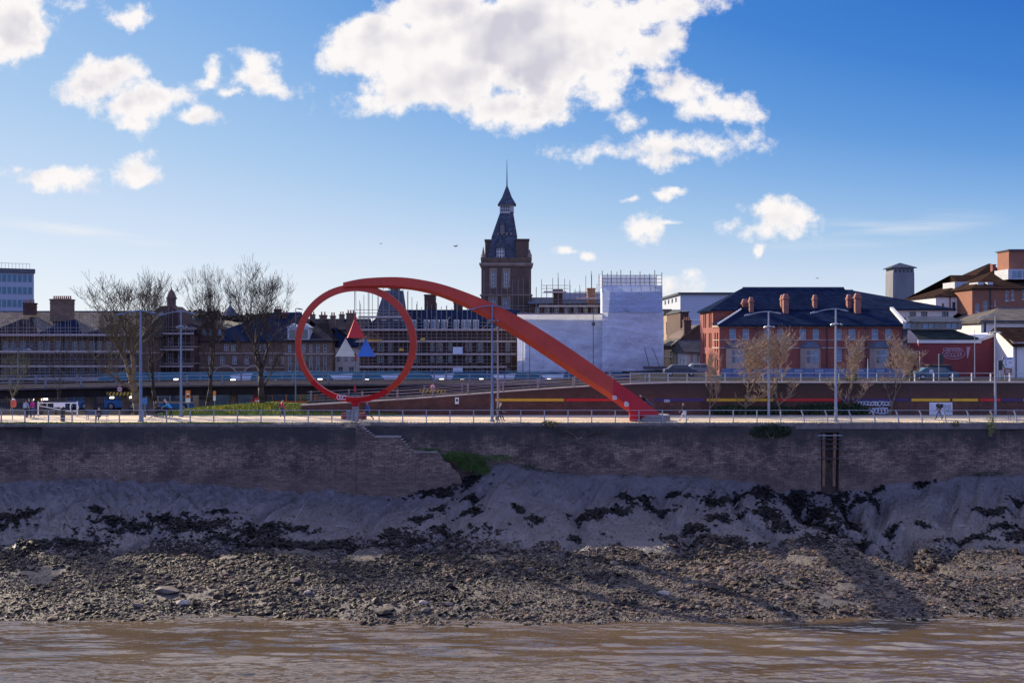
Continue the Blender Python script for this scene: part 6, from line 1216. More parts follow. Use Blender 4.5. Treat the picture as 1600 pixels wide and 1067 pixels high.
# ------------------------------------------------------------------ shrubs and wall plants
def leaves(name, label, cat, c, r, n, s_, mats, group=None, parent=None, up=.5, stems=None, blade=False):
    c = Vector(c); e = empty(name, (c.x, c.y, c.z-r[2]), label, cat, group)
    u = rng.randn(n, 3); u /= np.linalg.norm(u, axis=1)[:, None]; rad = (.35+.65*rng.rand(n)**.5)[:, None]; lump = (.55+.9*fbm2(u[:, 0]*2.2+c.x, u[:, 2]*2.2+u[:, 1], 3))[:, None]
    P_ = u*rad*lump*np.array(r); P_ = P_[P_[:, 2] > -r[2]*.95]; n = len(P_); t1 = rng.randn(n, 3); t1 /= np.linalg.norm(t1, axis=1)[:, None]; t2 = np.cross(t1, rng.randn(n, 3)); t2 /= np.linalg.norm(t2, axis=1)[:, None]; sz = (s_*(.6+.8*rng.rand(n)))[:, None]
    if blade: t1 = np.stack([rng.randn(n)*.35+.25*np.sign(P_[:, 0]), rng.randn(n)*.35-.3, np.ones(n)], 1)*1.8; t2 = t2*.35
    V = np.stack([P_-t1*sz, P_+t2*sz*.5, P_+t1*sz, P_-t2*sz*.5], 1).reshape(-1, 3)+np.array([0, 0, r[2]])
    o = fast_mesh('foliage', V, np.arange(n*4).reshape(-1, 4), mats, rng.randint(0, len(mats), n)); o.parent = e
    m = MB()
    for i in range(stems or 5): a = i*1.3; m.tube((c.x+.1*math.cos(a), c.y+.1*math.sin(a), c.z-r[2]-.05), (c.x+r[0]*.5*math.cos(a), c.y+r[1]*.4*math.sin(a), c.z+r[2]*.3), .02, .008, 4)
    m.build('stem', TWL, e); return e
EV = [grass_mat('leaf_dark', (.022,.045,.018)), grass_mat('leaf_mid', (.035,.07,.02)), grass_mat('leaf_deep', (.012,.028,.014))]
SH = [(1128, 1.3, .8), (1150, 1.5, .9), (1178, 1.2, .75), (1196, 1.0, .7), (1222, 1.1, .85), (1258, 1.3, 1.0), (1280, 1.4, 1.1), (1303, 1.4, .95), (1328, 1.3, 1.05), (1345, 1.0, .9)]
nm = 'first second third fourth fifth sixth seventh eighth ninth tenth'.split()
for i, (px, w, h_) in enumerate(SH): leaves('evergreen_shrub', f'low dark evergreen shrub against the striped wall, {nm[i]} from the left', 'shrub', (ax(px, 110.3), 110.2, h_*.62), (w, .6, h_*.62), 900, .11, EV, 'evergreen shrubs along the striped wall')
leaves('flowering_bush', 'small yellow-green bush beside the upper road railing near the traffic light', 'shrub', (ax(1334, 111.6), 112.0, 3.8), (.8, .4, .7), 500, .08, [grass_mat('leaf_yellow', (.28,.26,.05)), EV[1]])
leaves('wall_shrub', 'pale yellow-green bush sprouting from the quay edge near the right side', 'shrub', (ax(1547, YR), YR-.15, -.2), (.45, .35, 1.0), 420, .07, [grass_mat('leaf_pale', (.32,.34,.09)), grass_mat('leaf_lime', (.20,.24,.06))], stems=7)
leaves('wall_shrub', 'straw-coloured tuft on the quay edge below the red stripe', 'shrub', (ax(860, YR), YR-.1, -.05), (.8, .3, .28), 260, .09, [grass_mat('leaf_straw', (.30,.24,.11)), EV[1]])
leaves('wall_shrub', 'small brown withered tuft on the coping of the quay at the right', 'shrub', (ax(1493, YR), YR-.1, -.1), (.4, .25, .35), 150, .06, [grass_mat('leaf_brown', (.16,.10,.05)), EV[1]])
leaves('ivy_patch', 'dark ivy hanging over the quay wall right of the plinth', 'ivy', (ax(1205, YR), YR-.1, -.75), (1.9, .25, .65), 1400, .09, EV)
leaves('ivy_patch', 'dark weeds hanging on the quay wall below the ivy, left of the plinth', 'ivy', (ax(905, YR), YR-.05, -.9), (3.0, .15, .5), 500, .06, [EV[2], grass_mat('leaf_dry', (.09,.07,.035))])
for i, (a, b_, w, h_, n) in enumerate(((825, 730, 1.0, .35, 260), (850, 738, 1.3, .4, 320), (885, 748, 1.0, .3, 200), (975, 745, .8, .3, 160), (1050, 748, .8, .3, 160), (1540, 740, 1.6, .3, 240))):
    leaves('weed_clump', f'dark weeds at the foot of the quay wall, {nm[i]} clump from the left', 'weeds', (ax(a, YR), YR-.25, az(b_, YR)), (w, .3, h_), n, .07, [EV[0], EV[1], MC.get('leaf_dark') or EV[2]], 'weed clumps at the foot of the wall')
GR3 = [grass_mat('mound_a', (.075,.15,.03)), grass_mat('mound_b', (.12,.20,.04)), grass_mat('mound_c', (.04,.085,.02))]
# green grass mounds on the ruined steps
for (a, b_, w, h_, n, lb) in ((712, 713, 1.25, .5, 4200, 'bright green grassy mound on the broken end of the river steps'), (735, 722, 1.35, .8, 6000, 'largest green grassy hump spilling down beside the river steps'), (753, 733, .85, .5, 2200, 'lower green grass clump on the mud below the grassy hump'), (778, 715, 1.5, .30, 1200, 'thin green tussock against the quay right of the grassy hump'), (665, 704, 1.4, .2, 1500, 'thin green grass strip along the lower landing of the steps')):
    leaves('grass_mound', lb, 'grass', (ax(a, YR-.6), YR-(.6 if b_ != 704 else .2), az(b_, YR-.6)), (w, .7, h_), n, .065, [GR3[0], GR3[1], GR3[2]], blade=True)
# ------------------------------------------------------------------ lamp posts
LB = mat('post_blue', (.15,.21,.30), .4, .12, 3, .3); LG = mat('post_dark', (.07,.08,.10), .5, .2, 3); LENS = emit('lamp_lens', (.9,.93,1.0), .6); LENS2 = mat('lamp_glass', (.55,.6,.65), .2, .1, 3)
def lamp(label, px, Y, zb, pyt, arms=(-1,), arm=1.7, r=.16, ring=None, mt=None, group='tall lamp posts on the promenade', droop=.35, name='street_lamp', heads=True):
    mt = mt or LB; x = ax(px, Y); zt = az(pyt, Y); e = empty(name, (x, Y, zb), label, 'lamp post', group)
    m = MB(); r = r*.78; m.tube((x, Y, zb), (x, Y, zb+1.4), r*1.15, r*1.12, 10); m.tube((x, Y, zb+1.4), (x, Y, zt), r, r*.55, 10); m.build('post', mt, e)
    m = MB(); m.tube((x, Y, zb), (x, Y, zb+.12), r*1.9, n=10); m.build('base_plate', mt, e)
    for s_ in arms:
        m = MB(); L_ = arm*abs(s_); sg = 1 if s_ > 0 else -1; pts = [(x+sg*L_*t, Y, zt+.02-droop*L_*.45*t*t) for t in (0, .25, .5, .75, 1)]; m.path(pts, [r*.5, r*.42, r*.38, r*.34, r*.3], 6); m.build('arm', mt, e)
        if heads:
            q_ = pts[-1]; m = MB(); m.sweep([[(q_[0]-sg*.1, Y-.06, q_[2]-.03), (q_[0]-sg*.1, Y+.06, q_[2]-.03), (q_[0]-sg*.1, Y+.06, q_[2]+.06), (q_[0]-sg*.1, Y-.06, q_[2]+.06)][::sg], [(q_[0]+sg*.28, Y-.15, q_[2]-.12), (q_[0]+sg*.28, Y+.15, q_[2]-.12), (q_[0]+sg*.28, Y+.15, q_[2]+.04), (q_[0]+sg*.28, Y-.15, q_[2]+.04)][::sg], [(q_[0]+sg*.62, Y-.10, q_[2]-.16), (q_[0]+sg*.62, Y+.10, q_[2]-.16), (q_[0]+sg*.62, Y+.10, q_[2]-.08), (q_[0]+sg*.62, Y-.10, q_[2]-.08)][::sg]]); m.build('lamp_head', mt, e)
    if ring:
        z = az(ring, Y); m = MB(); m.lathe((x, Y, z), [(r*.9, -.1), (.3, -.06), (.3, .04), (r*.9, .08)], 12); b_ = m.build('floodlight_ring', mt, e)
        for a in (0, 2.1, 4.2): m = MB(); c = Vector((x+.42*math.cos(a), Y+.42*math.sin(a), z)); m.tube(c, c+Vector((.16*math.cos(a), .16*math.sin(a), -.12)), .07, .12, 8); m.build('floodlight', mt, b_)
    return e
lamp('tall blue-grey lamp post at the leftmost, arm pointing left, by the quay railing', 220, 102.0, 0, 486, (-1, .45), 1.7, .19)
lamp('tall blue-grey lamp post with floodlight ring behind the grass verge start', 283, 108.5, 0, 487, (-1, .5), 1.7, .17, 510)
lamp('tall blue-grey lamp post in front of the red tail beam, arm to the left', 769, 102.2, 0, 478, (-1, .7), 1.6, .17, 500)
lamp('pinkish post topped by a ring of floodlights beside the middle lamp post', 778, 103.4, 0, 509, (), 1.0, .13, 513, mat('post_pink', (.32,.24,.25), .5, .12, 3))
lamp('tall pale lamp post in front of the brick offices, floodlights below its arm', 1201, 109.2, 0, 487, (-1, .35), 1.8, .16, 510, mat('post_pale', (.30,.33,.37), .4, .12, 3, .3))
lamp('tall pale lamp post with double arm by the railing right of the offices middle', 1306, 102.0, 0, 483, (-1, .3), 1.75, .17, 506, MC['post_pale'])
lamp('tall pale lamp post at the far right in front of the white gabled house', 1555, 109.2, 0, 493, (-.7,), 1.6, .15, 519, MC['post_pale'])
lamp('thin dark lamp column just left of the red ring', 462, 124, GZB, 482, (.2,), 1.0, .10, None, mat('post_slate', (.16,.20,.26), .5, .15, 3), 'thin dark columns')
e = lamp('thin black column with a small box in front of the white sheeting', 927, 124, GZB, 481, (), 1.0, .09, None, LG, 'thin dark columns'); m = MB(); x = ax(927, 124); m.box(x-.2, x+.2, 123.75, 123.92, az(509, 124), az(503.5, 124)); m.build('camera_box', LG, e)
lamp('thin dark column, left one of the pair before the white sheeting', 817, 122, GZB, 529, (), 1.0, .08, None, LG, 'thin dark columns'); lamp('thin dark column, shorter right one of the pair before the white sheeting', 827.5, 122, GZB, 536, (), 1.0, .08, None, LG, 'thin dark columns')
lamp('thin tall pole before the dark red hall', 1523, 126, UZ, 515, (), 1.0, .07, None, MC['post_pale'], 'thin dark columns')
lamp('short white street lamp left of the dark van', 1437, 125, UZ, 549, (-.75,), 1.0, .06, None, mat('post_white', (.7,.7,.7), .4, .1, 3), 'short road lamps')
lamp('short pale post by the railing right of the brick bay', 1356, 124, UZ, 560, (), 1.0, .05, None, MC['post_white'], 'short road lamps')
lamp('blue-grey lamp with short cross arms on the elevated deck at the left', 28, 129, 2.2, 545, (-.8, .9), 1.0, .10, None, LB, 'short road lamps', droop=.1)
# ------------------------------------------------------------------ bus station: canopy, lamps, buses, signs
Yc = 152; e = empty('bus_station_canopy', (ax(600, Yc), Yc, GZB), 'long blue glazed canopy roof of the bus station behind the deck', 'canopy')
x0, x1 = ax(160, Yc), ax(1005, Yc); z0, z1 = az(593, Yc), az(584, Yc); CB = mat('canopy_blue', (.010,.042,.088), .9, .2, .5, spec=0)
x = x0; i = 0
while x < x1-1:
    xe = min(x+11.5, x1); m = MB(); m.sweep([[(x+.1, Yc, z0+.25), (x+.1, Yc-2.2, z0), (x+.1, Yc+.4, z1), (x+.1, Yc+5, z1+.1), (x+.1, Yc+5, z0+.2)], [(xe-.1, Yc, z0+.25), (xe-.1, Yc-2.2, z0), (xe-.1, Yc+.4, z1), (xe-.1, Yc+5, z1+.1), (xe-.1, Yc+5, z0+.2)]][::-1]); m.build('roof_panel', CB if i % 3 != 2 else CB, e)
    m = MB(); m.tube((x, Yc+1, GZB), (x, Yc+1, z0+.3), .12, n=6); m.build('column', LB, e); x = xe; i += 1
for a in (385, 540, 618, 695, 790, 865): m = MB(); xa = ax(a, Yc); m.poly([(xa-1.2, Yc-2.6, z0+.1), (xa+1.0, Yc-2.6, z0-.25), (xa+1.4, Yc-2.2, z1+.15), (xa-1.9, Yc-2.2, z1-.05)]); m.poly([(xa-1.2, Yc-2.55, z0+.1), (xa-1.9, Yc-2.15, z1-.05), (xa+1.4, Yc-2.15, z1+.15), (xa+1.0, Yc-2.55, z0-.25)]); m.build('pale_panel', mat('panel_pale', (.42,.47,.52), .6, .12, 1), e)
LIT = emit('lit_lamp', (1, .93, .8), 3.5)
for i, px in enumerate((275, 364, 432, 500, 573, 649, 690, 722, 741, 752, 790, 822, 858, 900)):
    m = MB(); xa = ax(px, 146); z = az(592.5+(i % 3)*.8, 146); m.box(xa-.26, xa+.26, 145.8, 146.2, z-.09, z+.07); m.build('lit_lamp', LIT, e)
for i, (px, py, lb) in enumerate(((56, 624, 0), (63.5, 624, 0), (71.5, 623.5, 0), (175, 621, 0), (203, 620.5, 0), (12, 611, 0))):
    m = MB(); xa = ax(px, 131); z = az(py, 131); m.box(xa-.2, xa+.2, 130.8, 131.1, z-.09, z+.09); m.build('underdeck_lamp', LIT, dk)
def bus(label, px0, px1, Y, cols, zg=GZB, h=3.0, group='buses in the bus station'):
    x0, x1 = ax(px0, Y), ax(px1, Y); L_ = x1-x0; e = empty('bus', ((x0+x1)/2, Y+1.2, zg), label, 'bus', group); body, skirt = cols
    prof_ = [(0, .35), (L_, .35), (L_, h-.25), (L_-.25, h), (.25, h), (0, h-.3)]; m = MB(); m.prism([(x0+a, zg+b) for a, b in prof_], Y, Y+2.5); m.build('body', body, e, bevel=.06)
    m = MB(); m.box(x0+.02, x1-.02, Y-.02, Y+2.52, zg+.34, zg+1.05); m.build('skirt', skirt, e)
    n = max(3, int(L_/1.5)); w = L_/n
    for i in range(n): m = MB(); m.box(x0+w*i+.09, x0+w*(i+1)-.09, Y-.03, Y-.004, zg+1.35, zg+2.35); m.build('window', GL, e)
    for f in (.2, .78):
        xc = x0+L_*f; w_ = MB(); w_.tube((xc, Y-.05, zg+.5), (xc, Y+.3, zg+.5), .5, n=16); t = w_.build('wheel', mat('tyre', (.02,.02,.02), .8, .2, 3), e); w_ = MB(); w_.tube((xc, Y-.07, zg+.5), (xc, Y-.052, zg+.5), .27, n=12); w_.build('rim', mat('rim', (.4,.4,.42), .4, .1, 3, .7), t)
    for z in (1.05,): m = MB(); m.box(x0-.03, x0-.003, Y+.2, Y+.55, zg+.7, zg+.9); m.build('headlight', LENS2, e)
    return e
bt = mat('bus_tan', (.45,.34,.20), .4, .1, 1); bb_ = mat('bus_blue', (.03,.14,.32), .35, .15, 1); brd = mat('bus_red', (.40,.03,.03), .35, .1, 1); bwh = mat('bus_white', (.55,.56,.58), .4, .1, 1); bor = mat('bus_orange', (.6,.18,.03), .4, .1, 1)
bus('tan coach with blue skirt parked under the deck behind the second lamp post', 228, 303, 147, (bt, bb_)); bus('red bus behind the bases of the bare trees', 352, 396, 150, (brd, bwh)); bus('white and orange bus left of the red ring base', 425, 492, 148, (bor, bwh)); bus('blue bus partly hidden by the leftmost big tree', 163, 216, 150, (bb_, bb_)); bus('pale blue bus behind the white gate at the left', 104, 140, 150, (mat('bus_pale', (.08,.13,.20), .4, .1, 1), bb_))
e = empty('glazed_shelter', (ax(335, 143), 143, GZB), 'glazed bus shelter with pale blue panels under the deck', 'shelter')
for i in range(9): m = MB(); xa = ax(338+i*6.0, 143); m.box(xa, xa+.45, 143, 143.06, GZB, GZB+2.9); m.build('glass_panel', mat('shelter_glass', (.16,.26,.32), .2, .2, 1), e)
m = MB(); m.box(ax(334, 143), ax(392, 143), 142.8, 145, GZB+2.9, GZB+3.05); m.build('roof', LB, e)
def rsign(name, label, px, Y, zb, pyc, r, face, rim=None, kind='disc', post=True, inner=None):
    x = ax(px, Y); z = az(pyc, Y); e = empty(name, (x, Y, zb), label, 'sign')
    if post: m = MB(); m.tube((x, Y+.06, zb), (x, Y+.06, z+r), .04, n=6); m.build('post', MC['post_pale'], e)
    m = MB(); m.tube((x, Y-.03, z), (x, Y-.0, z), r, n=20); m.build('sign_face', rim or face, e)
    m = MB(); m.tube((x, Y-.045, z), (x, Y-.031, z), r*.74, n=20); m.build('sign_centre', face, e)
    if inner: m = MB(); inner(m, x, Y-.06, z, r); m.build('symbol', inner.mt, e)
    return e
SRED = mat('sign_red', (.5,.02,.03), .45, .1, 3); SWH = mat('sign_white', (.7,.7,.68), .6, .08, 2); SBK = mat('sign_black', (.02,.02,.02), .6, .1, 3); SYL = mat('sign_yellow', (.65,.42,.03), .6, .12, 3)
def bar_(m, x, y, z, r): m.box(x-r*.6, x+r*.6, y, y+.012, z-r*.14, z+r*.14)
bar_.mt = SWH
rsign('no_entry_sign', 'round red no entry sign with white bar left of the largest tree', 402, 124, GZB, 626.5, .42, SRED, SRED, inner=bar_)
def hgt_(m, x, y, z, r):
    for dx in (-.32, 0, .32): m.box(x+r*(dx-.09), x+r*(dx+.09), y, y+.012, z-r*.25, z+r*.25)
hgt_.mt = SBK
rsign('height_sign', 'round white height limit sign with red rim above the left hazard board', 187, 127.5, 1.2, 608, .34, SWH, SRED, inner=hgt_); rsign('height_sign', 'round white height limit sign with red rim above the ramp hazard board', 676, 117.2, .2, 604, .30, SWH, SRED, inner=hgt_)
def hazard(label, px0, px1, py0, py1, Y, zb):
    x0, x1 = ax(px0, Y), ax(px1, Y); z0, z1 = az(py1, Y), az(py0, Y); e = empty('hazard_board', ((x0+x1)/2, Y, zb), label, 'sign'); m = MB(); m.box(x0, x1, Y-.05, Y, z0, z1); m.build('board', SYL, e); n = 7; w = (x1-x0)/n; m = MB()
    for i in range(n): xa = x0+w*i; m.prism([(xa+.0, z0), (xa+w*.45, z0), (min(xa+w*.85, x1), z1), (xa+w*.4, z1)], Y-.06, Y-.051)
    m.build('black_stripes', SBK, e)
    for xp in (x0+.3, x1-.3): m = MB(); m.tube((xp, Y+.05, zb), (xp, Y+.05, z0+.1), .04, n=5); m.build('post', MC['post_pale'], e)
hazard('yellow and black striped hazard board on the deck edge at the left', 167, 206, 612.5, 618, 127.4, .9); hazard('yellow and black striped hazard board across the ramp', 656, 696, 608.5, 613.5, 116.5, .3)
def panel_sign(name, label, px0, px1, py0, py1, Y, zb, mt, parts=(), posts=1):
    x0, x1 = ax(px0, Y), ax(px1, Y); z0, z1 = az(py1, Y), az(py0, Y); e = empty(name, ((x0+x1)/2, Y, zb), label, 'sign'); m = MB(); m.box(x0, x1, Y-.05, Y, z0, z1); m.build('board', mt, e, bevel=.01)
    for i in range(posts): xp = x0+(x1-x0)*(i+.5)/posts; m = MB(); m.tube((xp, Y+.06, zb), (xp, Y+.06, z1), .045, n=5); m.build('post', MC['post_pale'], e)
    for (a, b_, c, d, mm) in parts: m = MB(); m.box(x0+(x1-x0)*a, x0+(x1-x0)*b_, Y-.062, Y-.051, z1-(z1-z0)*d, z1-(z1-z0)*c); m.build('lettering', mm, e)
    return e
e = panel_sign('warning_sign', 'small orange sign with white figure above a white plate by the second lamp post', 290, 297.5, 610, 622, 118, -.2, mat('sign_orange2', (.75,.22,.04), .5, .1, 3), [(.35, .65, .3, .8, SWH), (.25, .75, .62, .85, SBK)])
m = MB(); x = ax(293.7, 118); m.box(x-.26, x+.26, 117.95, 118.0, az(628.5, 118), az(622.4, 118)); m.build('plate', SWH, e)
e = panel_sign('small_sign', 'small orange and white plates on a thin post right of the third bare tree', 333, 337.5, 611, 618, 120, 0, MC['sign_orange2'], []); m = MB(); x = ax(335.2, 120); m.box(x-.14, x+.14, 119.95, 120.0, az(626, 120), az(618.3, 120)); m.build('plate', SWH, e)
BL = mat('sign_blue', (.10,.17,.38), .6, .1, 3); BN = mat('sign_brown', (.22,.07,.05), .6, .1, 3)
e = panel_sign('direction_sign', 'white road direction sign with bent black arrow above a brown plate', 1566, 1584, 558, 573.5, 121, UZ, SWH, [(.18, .30, .08, .22, BL), (.33, .85, .06, .12, BL), (.33, .80, .17, .22, BL), (.2, .34, .40, .46, SBK), (.2, .38, .62, .67, SBK), (.2, .38, .78, .83, SBK), (.55, .78, .5, .56, SBK)], 2)
m = MB(); x = ax(1566.5, 121); zc = az(566, 121); m.path([(x+.18, 120.93, zc+.62), (x-.12, 120.93, zc), (x+.18, 120.93, zc-.62)], .055, 4); m.build('arrow', SBK, e)
m = MB(); m.box(ax(1568, 121), ax(1580.5, 121), 120.95, 121, az(585.5, 121), az(575.5, 121)); b_ = m.build('brown_plate', BN, e)
for k in range(3): m = MB(); m.box(ax(1570.5, 121), ax(1578.5-k, 121), 120.93, 120.949, az(578.6+k*2.4, 121), az(577.6+k*2.4, 121)); m.build('plate_lettering', SWH, b_)
panel_sign('chevron_sign', 'small black and white chevron plate left of the direction sign', 1561.5, 1564.5, 563, 574, 121.5, UZ, SBK, [(.2, .8, .1, .25, SWH), (.2, .8, .42, .58, SWH), (.2, .8, .75, .9, SWH)])
def traffic_light(label, px, Y, pyt):
    x = ax(px, Y); zt = az(pyt, Y); e = empty('traffic_light', (x, Y, UZ), label, 'traffic light', 'traffic lights on the upper road'); m = MB(); m.tube((x, Y, UZ), (x, Y, zt), .055, n=6); m.build('post', MC['post_pale'], e)
    m = MB(); m.box(x+.08, x+.42, Y-.15, Y+.1, zt-1.15, zt-.08); h_ = m.build('signal_head', SBK, e, bevel=.02)
    for i in range(3): m = MB(); z = zt-.28-i*.32; m.tube((x+.25, Y-.17, z), (x+.25, Y-.151, z), .10, n=10); m.build('lens', mat('lens_dark', (.06,.05,.04), .2, .2, 3), h_); m = MB(); m.box(x+.13, x+.37, Y-.28, Y-.152, z+.11, z+.13); m.build('hood', SBK, h_)
traffic_light('traffic light on a pale post before the dark van', 1467, 119, 552.5); traffic_light('traffic light left of the tree beside the right lamp post', 1334, 119, 561); traffic_light('traffic light beside the direction sign', 1559.5, 119.5, 562)
# hoarding in front of the brick offices
Yh = 128; hb = mat('hoarding_blue', (.12,.17,.28), .6, .2, .6); e = empty('site_hoarding', (ax(1265, Yh), Yh, UZ), 'long blue hoarding with pale lettering in front of the brick offices', 'fence'); px = 1128; k = 0
while px < 1402:
    m = MB(); m.box(ax(px, Yh)+.02, ax(px+16, Yh)-.02, Yh, Yh+.06, UZ+.02, az(575.5, Yh)); p_ = m.build('panel', hb, e)
    m = MB(); m.box(ax(px, Yh)-.04, ax(px, Yh)+.04, Yh+.07, Yh+.14, UZ, az(574.5, Yh)); m.build('post', LG, e)
    if k % 2 == 1:
        for q_ in range(5): m = MB(); xa = ax(px+1.8+q_*2.6, Yh); m.box(xa, xa+.10, Yh-.02, Yh-.003, az(580.5, Yh), az(578, Yh)); m.box(xa+.101, xa+.10+.05*(q_ % 2+1), Yh-.02, Yh-.003, az(578.6 if q_ % 2 else 580.5, Yh), az(578 if q_ % 2 else 579.9, Yh)); m.build('lettering', mat('letter_pale', (.45,.5,.58), .6, .1, 3), p_)
    px += 16; k += 1
# vehicles
def car(name, label, cat, px, Y, zg, L_, H_, mt, kind='car', group=None):
    x = ax(px, Y); e = empty(name, (x, Y+.9, zg), label, cat, group); w = 1.75 if kind == 'car' else 2.0
    if kind == 'car': P_ = [(-.5,.25),(.5,.25),(.5,.55),(.46,.62),(.33,.66),(.20,1.0),(-.25,1.0),(-.38,.68),(-.49,.62),(-.5,.5)]
    else: P_ = [(-.5,.2),(.5,.2),(.5,.98),(.47,1.0),(-.28,1.0),(-.40,.62),(-.49,.52),(-.5,.4)]
    pts = [(x+a*L_, zg+b*H_) for a, b in P_]; m = MB(); m.prism(pts, Y, Y+w); m.build('body', mt, e, bevel=.07)
    wins_ = [(-.20,.0,.68,.93),(.02,.20,.68,.93)] if kind == 'car' else [(-.33,-.18,.62,.88)]
    for a, b_, c, d in wins_: m = MB(); m.box(x+a*L_, x+b_*L_, Y-.02, Y-.003, zg+c*H_, zg+d*H_); m.build('window', GL, e)
    for f in (-.32, .32): m = MB(); m.tube((x+f*L_, Y-.03, zg+.32), (x+f*L_, Y+.22, zg+.32), .32, n=14); t = m.build('wheel', MC['tyre'], e); m = MB(); m.tube((x+f*L_, Y-.045, zg+.32), (x+f*L_, Y-.031, zg+.32), .18, n=10); m.build('rim', MC['rim'], t)
    m = MB(); m.box(x-.5*L_-.02, x-.5*L_+.03, Y+.1, Y+.4, zg+.5*H_*.9, zg+.5*H_*1.1); m.build('headlight', LENS2, e)
    return e
car('tipper_van', 'blue-green pickup truck with black load cage before the dark red hall', 'truck', 1464, 121, UZ, 4.9, 1.35, mat('truck_teal', (.05,.13,.17), .35, .1, 1), 'car')
e = bpy.data.objects[[o.name for o in bpy.data.objects if o.name.startswith('tipper_van')][0]]
m = MB(); xa, xb = ax(1457.5, 121), ax(1489, 121); m.box(xa, xb, 121.1, 122.7, az(582, 121), az(570, 121)); m.box(xa-.35, xa-.01, 121.1, 122.7, az(570.8, 121), az(569.5, 121)); m.build('load_cage', mat('cage_black', (.02,.02,.022), .6, .2, 2), e)
m = MB(); m.box(ax(1452, 121), ax(1458, 121), 120.96, 120.999, az(584, 121), az(577, 121)); m.build('white_panel', bwh, e)
car('parked_car', 'dark blue car parked at the street corner left of the tan tree', 'car', 1064, 133, UZ, 4.0, 1.4, mat('car_dark', (.05,.06,.08), .3, .1, 1), group='cars by the narrow street'); car('parked_car', 'grey car parked in the narrow street beside the cream house', 'car', 1094, 138, UZ, 4.0, 1.4, mat('car_grey', (.22,.24,.27), .3, .1, 1), group='cars by the narrow street'); 
# gate, lifebuoy, bin, bench
Yg = 109.3; e = empty('barrier_gate', (ax(90, Yg), Yg, 0), 'white swing barrier gate across the path at the left', 'gate')
for (a, b_, c, d) in ((59, 60.4, 627, 650), (120, 121.4, 627, 649.5)): m = MB(); m.box(ax(a, Yg), ax(b_, Yg), Yg-.06, Yg+.06, 0, az(c, Yg)); m.build('post', SWH, e)
m = MB(); m.tube((ax(60.5, Yg), Yg, az(629.3, Yg)), (ax(120, Yg), Yg, az(629.3, Yg)), .05, n=5); m.tube((ax(62, Yg), Yg, az(634, Yg)), (ax(112, Yg), Yg, az(643, Yg)), .04, n=5)
for a in (62, 73.5, 110): m.tube((ax(a, Yg), Yg, az(629.3, Yg)), (ax(a, Yg), Yg, az(634+(a-62)*.18, Yg)), .035, n=4)
m.path(ringm(ax(116, Yg), az(636, Yg), .42, .42, Yg, .03, 14), .035, 4); m.build('swing_arm', SWH, e)
m = MB(); m.box(ax(84, Yg), ax(102, Yg), Yg-.05, Yg-.02, az(636, Yg), az(630, Yg)); m.build('plate', SWH, e)
Yl = 103.5; e = empty('lifebuoy_stand', (ax(21, Yl), Yl, 0), 'orange lifebuoy case on a thin post at the far left', 'lifebuoy'); x = ax(21, Yl); m = MB(); m.tube((x-.1, Yl+.03, 0), (x-.1, Yl+.03, az(626, Yl)), .035, n=6); m.build('post', LB, e)
m = MB(); m.lathe((x+.05, Yl-.1, az(636, Yl)), [(.12, 0), (.24, .08), (.26, .35), (.24, .62), (.1, .78)], 12); m.build('case', mat('buoy_orange', (.7,.12,.05), .5, .1, 3), e); m = MB(); m.lathe((x+.05, Yl-.1, az(636, Yl)+.70), [(.17, 0), (.13, .08), (.02, .13)], 10); m.build('lid', SWH, e)
Yb_ = 102.4; x = ax(98, Yb_); e = empty('litter_bin', (x, Yb_, 0), 'tall black litter bin by the quay railing', 'bin'); m = MB(); m.lathe((x, Yb_, 0), [(.20, 0), (.21, .1), (.21, .28), (.215, .30), (.21, .33), (.21, 1.05), (.23, 1.08), (.23, 1.2), (.12, 1.34), (.02, 1.38)], 14); m.build('body', SBK, e); m = MB(); m.lathe((x, Yb_, .30), [(.222, 0), (.222, .05)], 14); m.build('band', SWH, e)
def bench(label, px, Y, w, mt, grp):
    x = ax(px, Y); e = empty('park_bench', (x, Y, 0), label, 'bench', grp); m = MB()
    for i in range(4): m.box(x-w/2, x+w/2, Y-.22+i*.115, Y-.22+i*.115+.09, .44, .48)
    m.build('seat', mt, e); m = MB()
    for i in range(3): m.box(x-w/2, x+w/2, Y+.24+i*.02, Y+.27+i*.02, .55+i*.13, .65+i*.13)
    m.build('backrest', mt, e)
    for s_ in (-1, 1): m = MB(); xx = x+s_*(w/2-.12); m.tube((xx, Y-.18, 0), (xx, Y-.18, .44), .022, n=5); m.tube((xx, Y+.2, 0), (xx, Y+.3, .92), .022, n=5); m.tube((xx, Y-.18, .42), (xx, Y+.22, .42), .02, n=5); m.build('leg', LG, e)
    return e
bench('dark bench with a person seated on it, left of the leftmost lamp post', 152, 103.4, 2.1, mat('bench_blue', (.06,.10,.16), .6, .2, 3), 'benches on the promenade'); bench('brown bench at the right end of the promenade', 1592, 104, 2.0, mat('bench_brown', (.12,.06,.045), .6, .2, 3), 'benches on the promenade')
m = MB(); Yk = 105; xk = ax(533, Yk); m.box(xk, ax(549, Yk), Yk, Yk+.5, 0, az(645, Yk)); o = m.build('low_brick_block', BR1, bevel=.02); tag(o, 'low brick seat block left of the ring pedestal', 'seat'); m = MB(); m.box(ax(560, Yk), ax(572, Yk), Yk, Yk+.5, 0, az(645, Yk)); tag(m.build('low_brick_block', BR1, bevel=.02), 'low brick seat block right of the ring pedestal', 'seat')
m = MB(); m.box(ax(541, 103.6), ax(547, 103.6), 103.6, 104.1, 0, az(642, 103.6)); o = m.build('control_box', mat('box_blue', (.12,.2,.3), .5, .15, 3), bevel=.02); tag(o, 'small blue-grey control box left of the ring pedestal', 'box'); m = MB(); m.box(ax(542, 103.6), ax(546, 103.6), 103.58, 103.598, az(656, 103.6), az(644, 103.6)); m.build('door', LB, o)
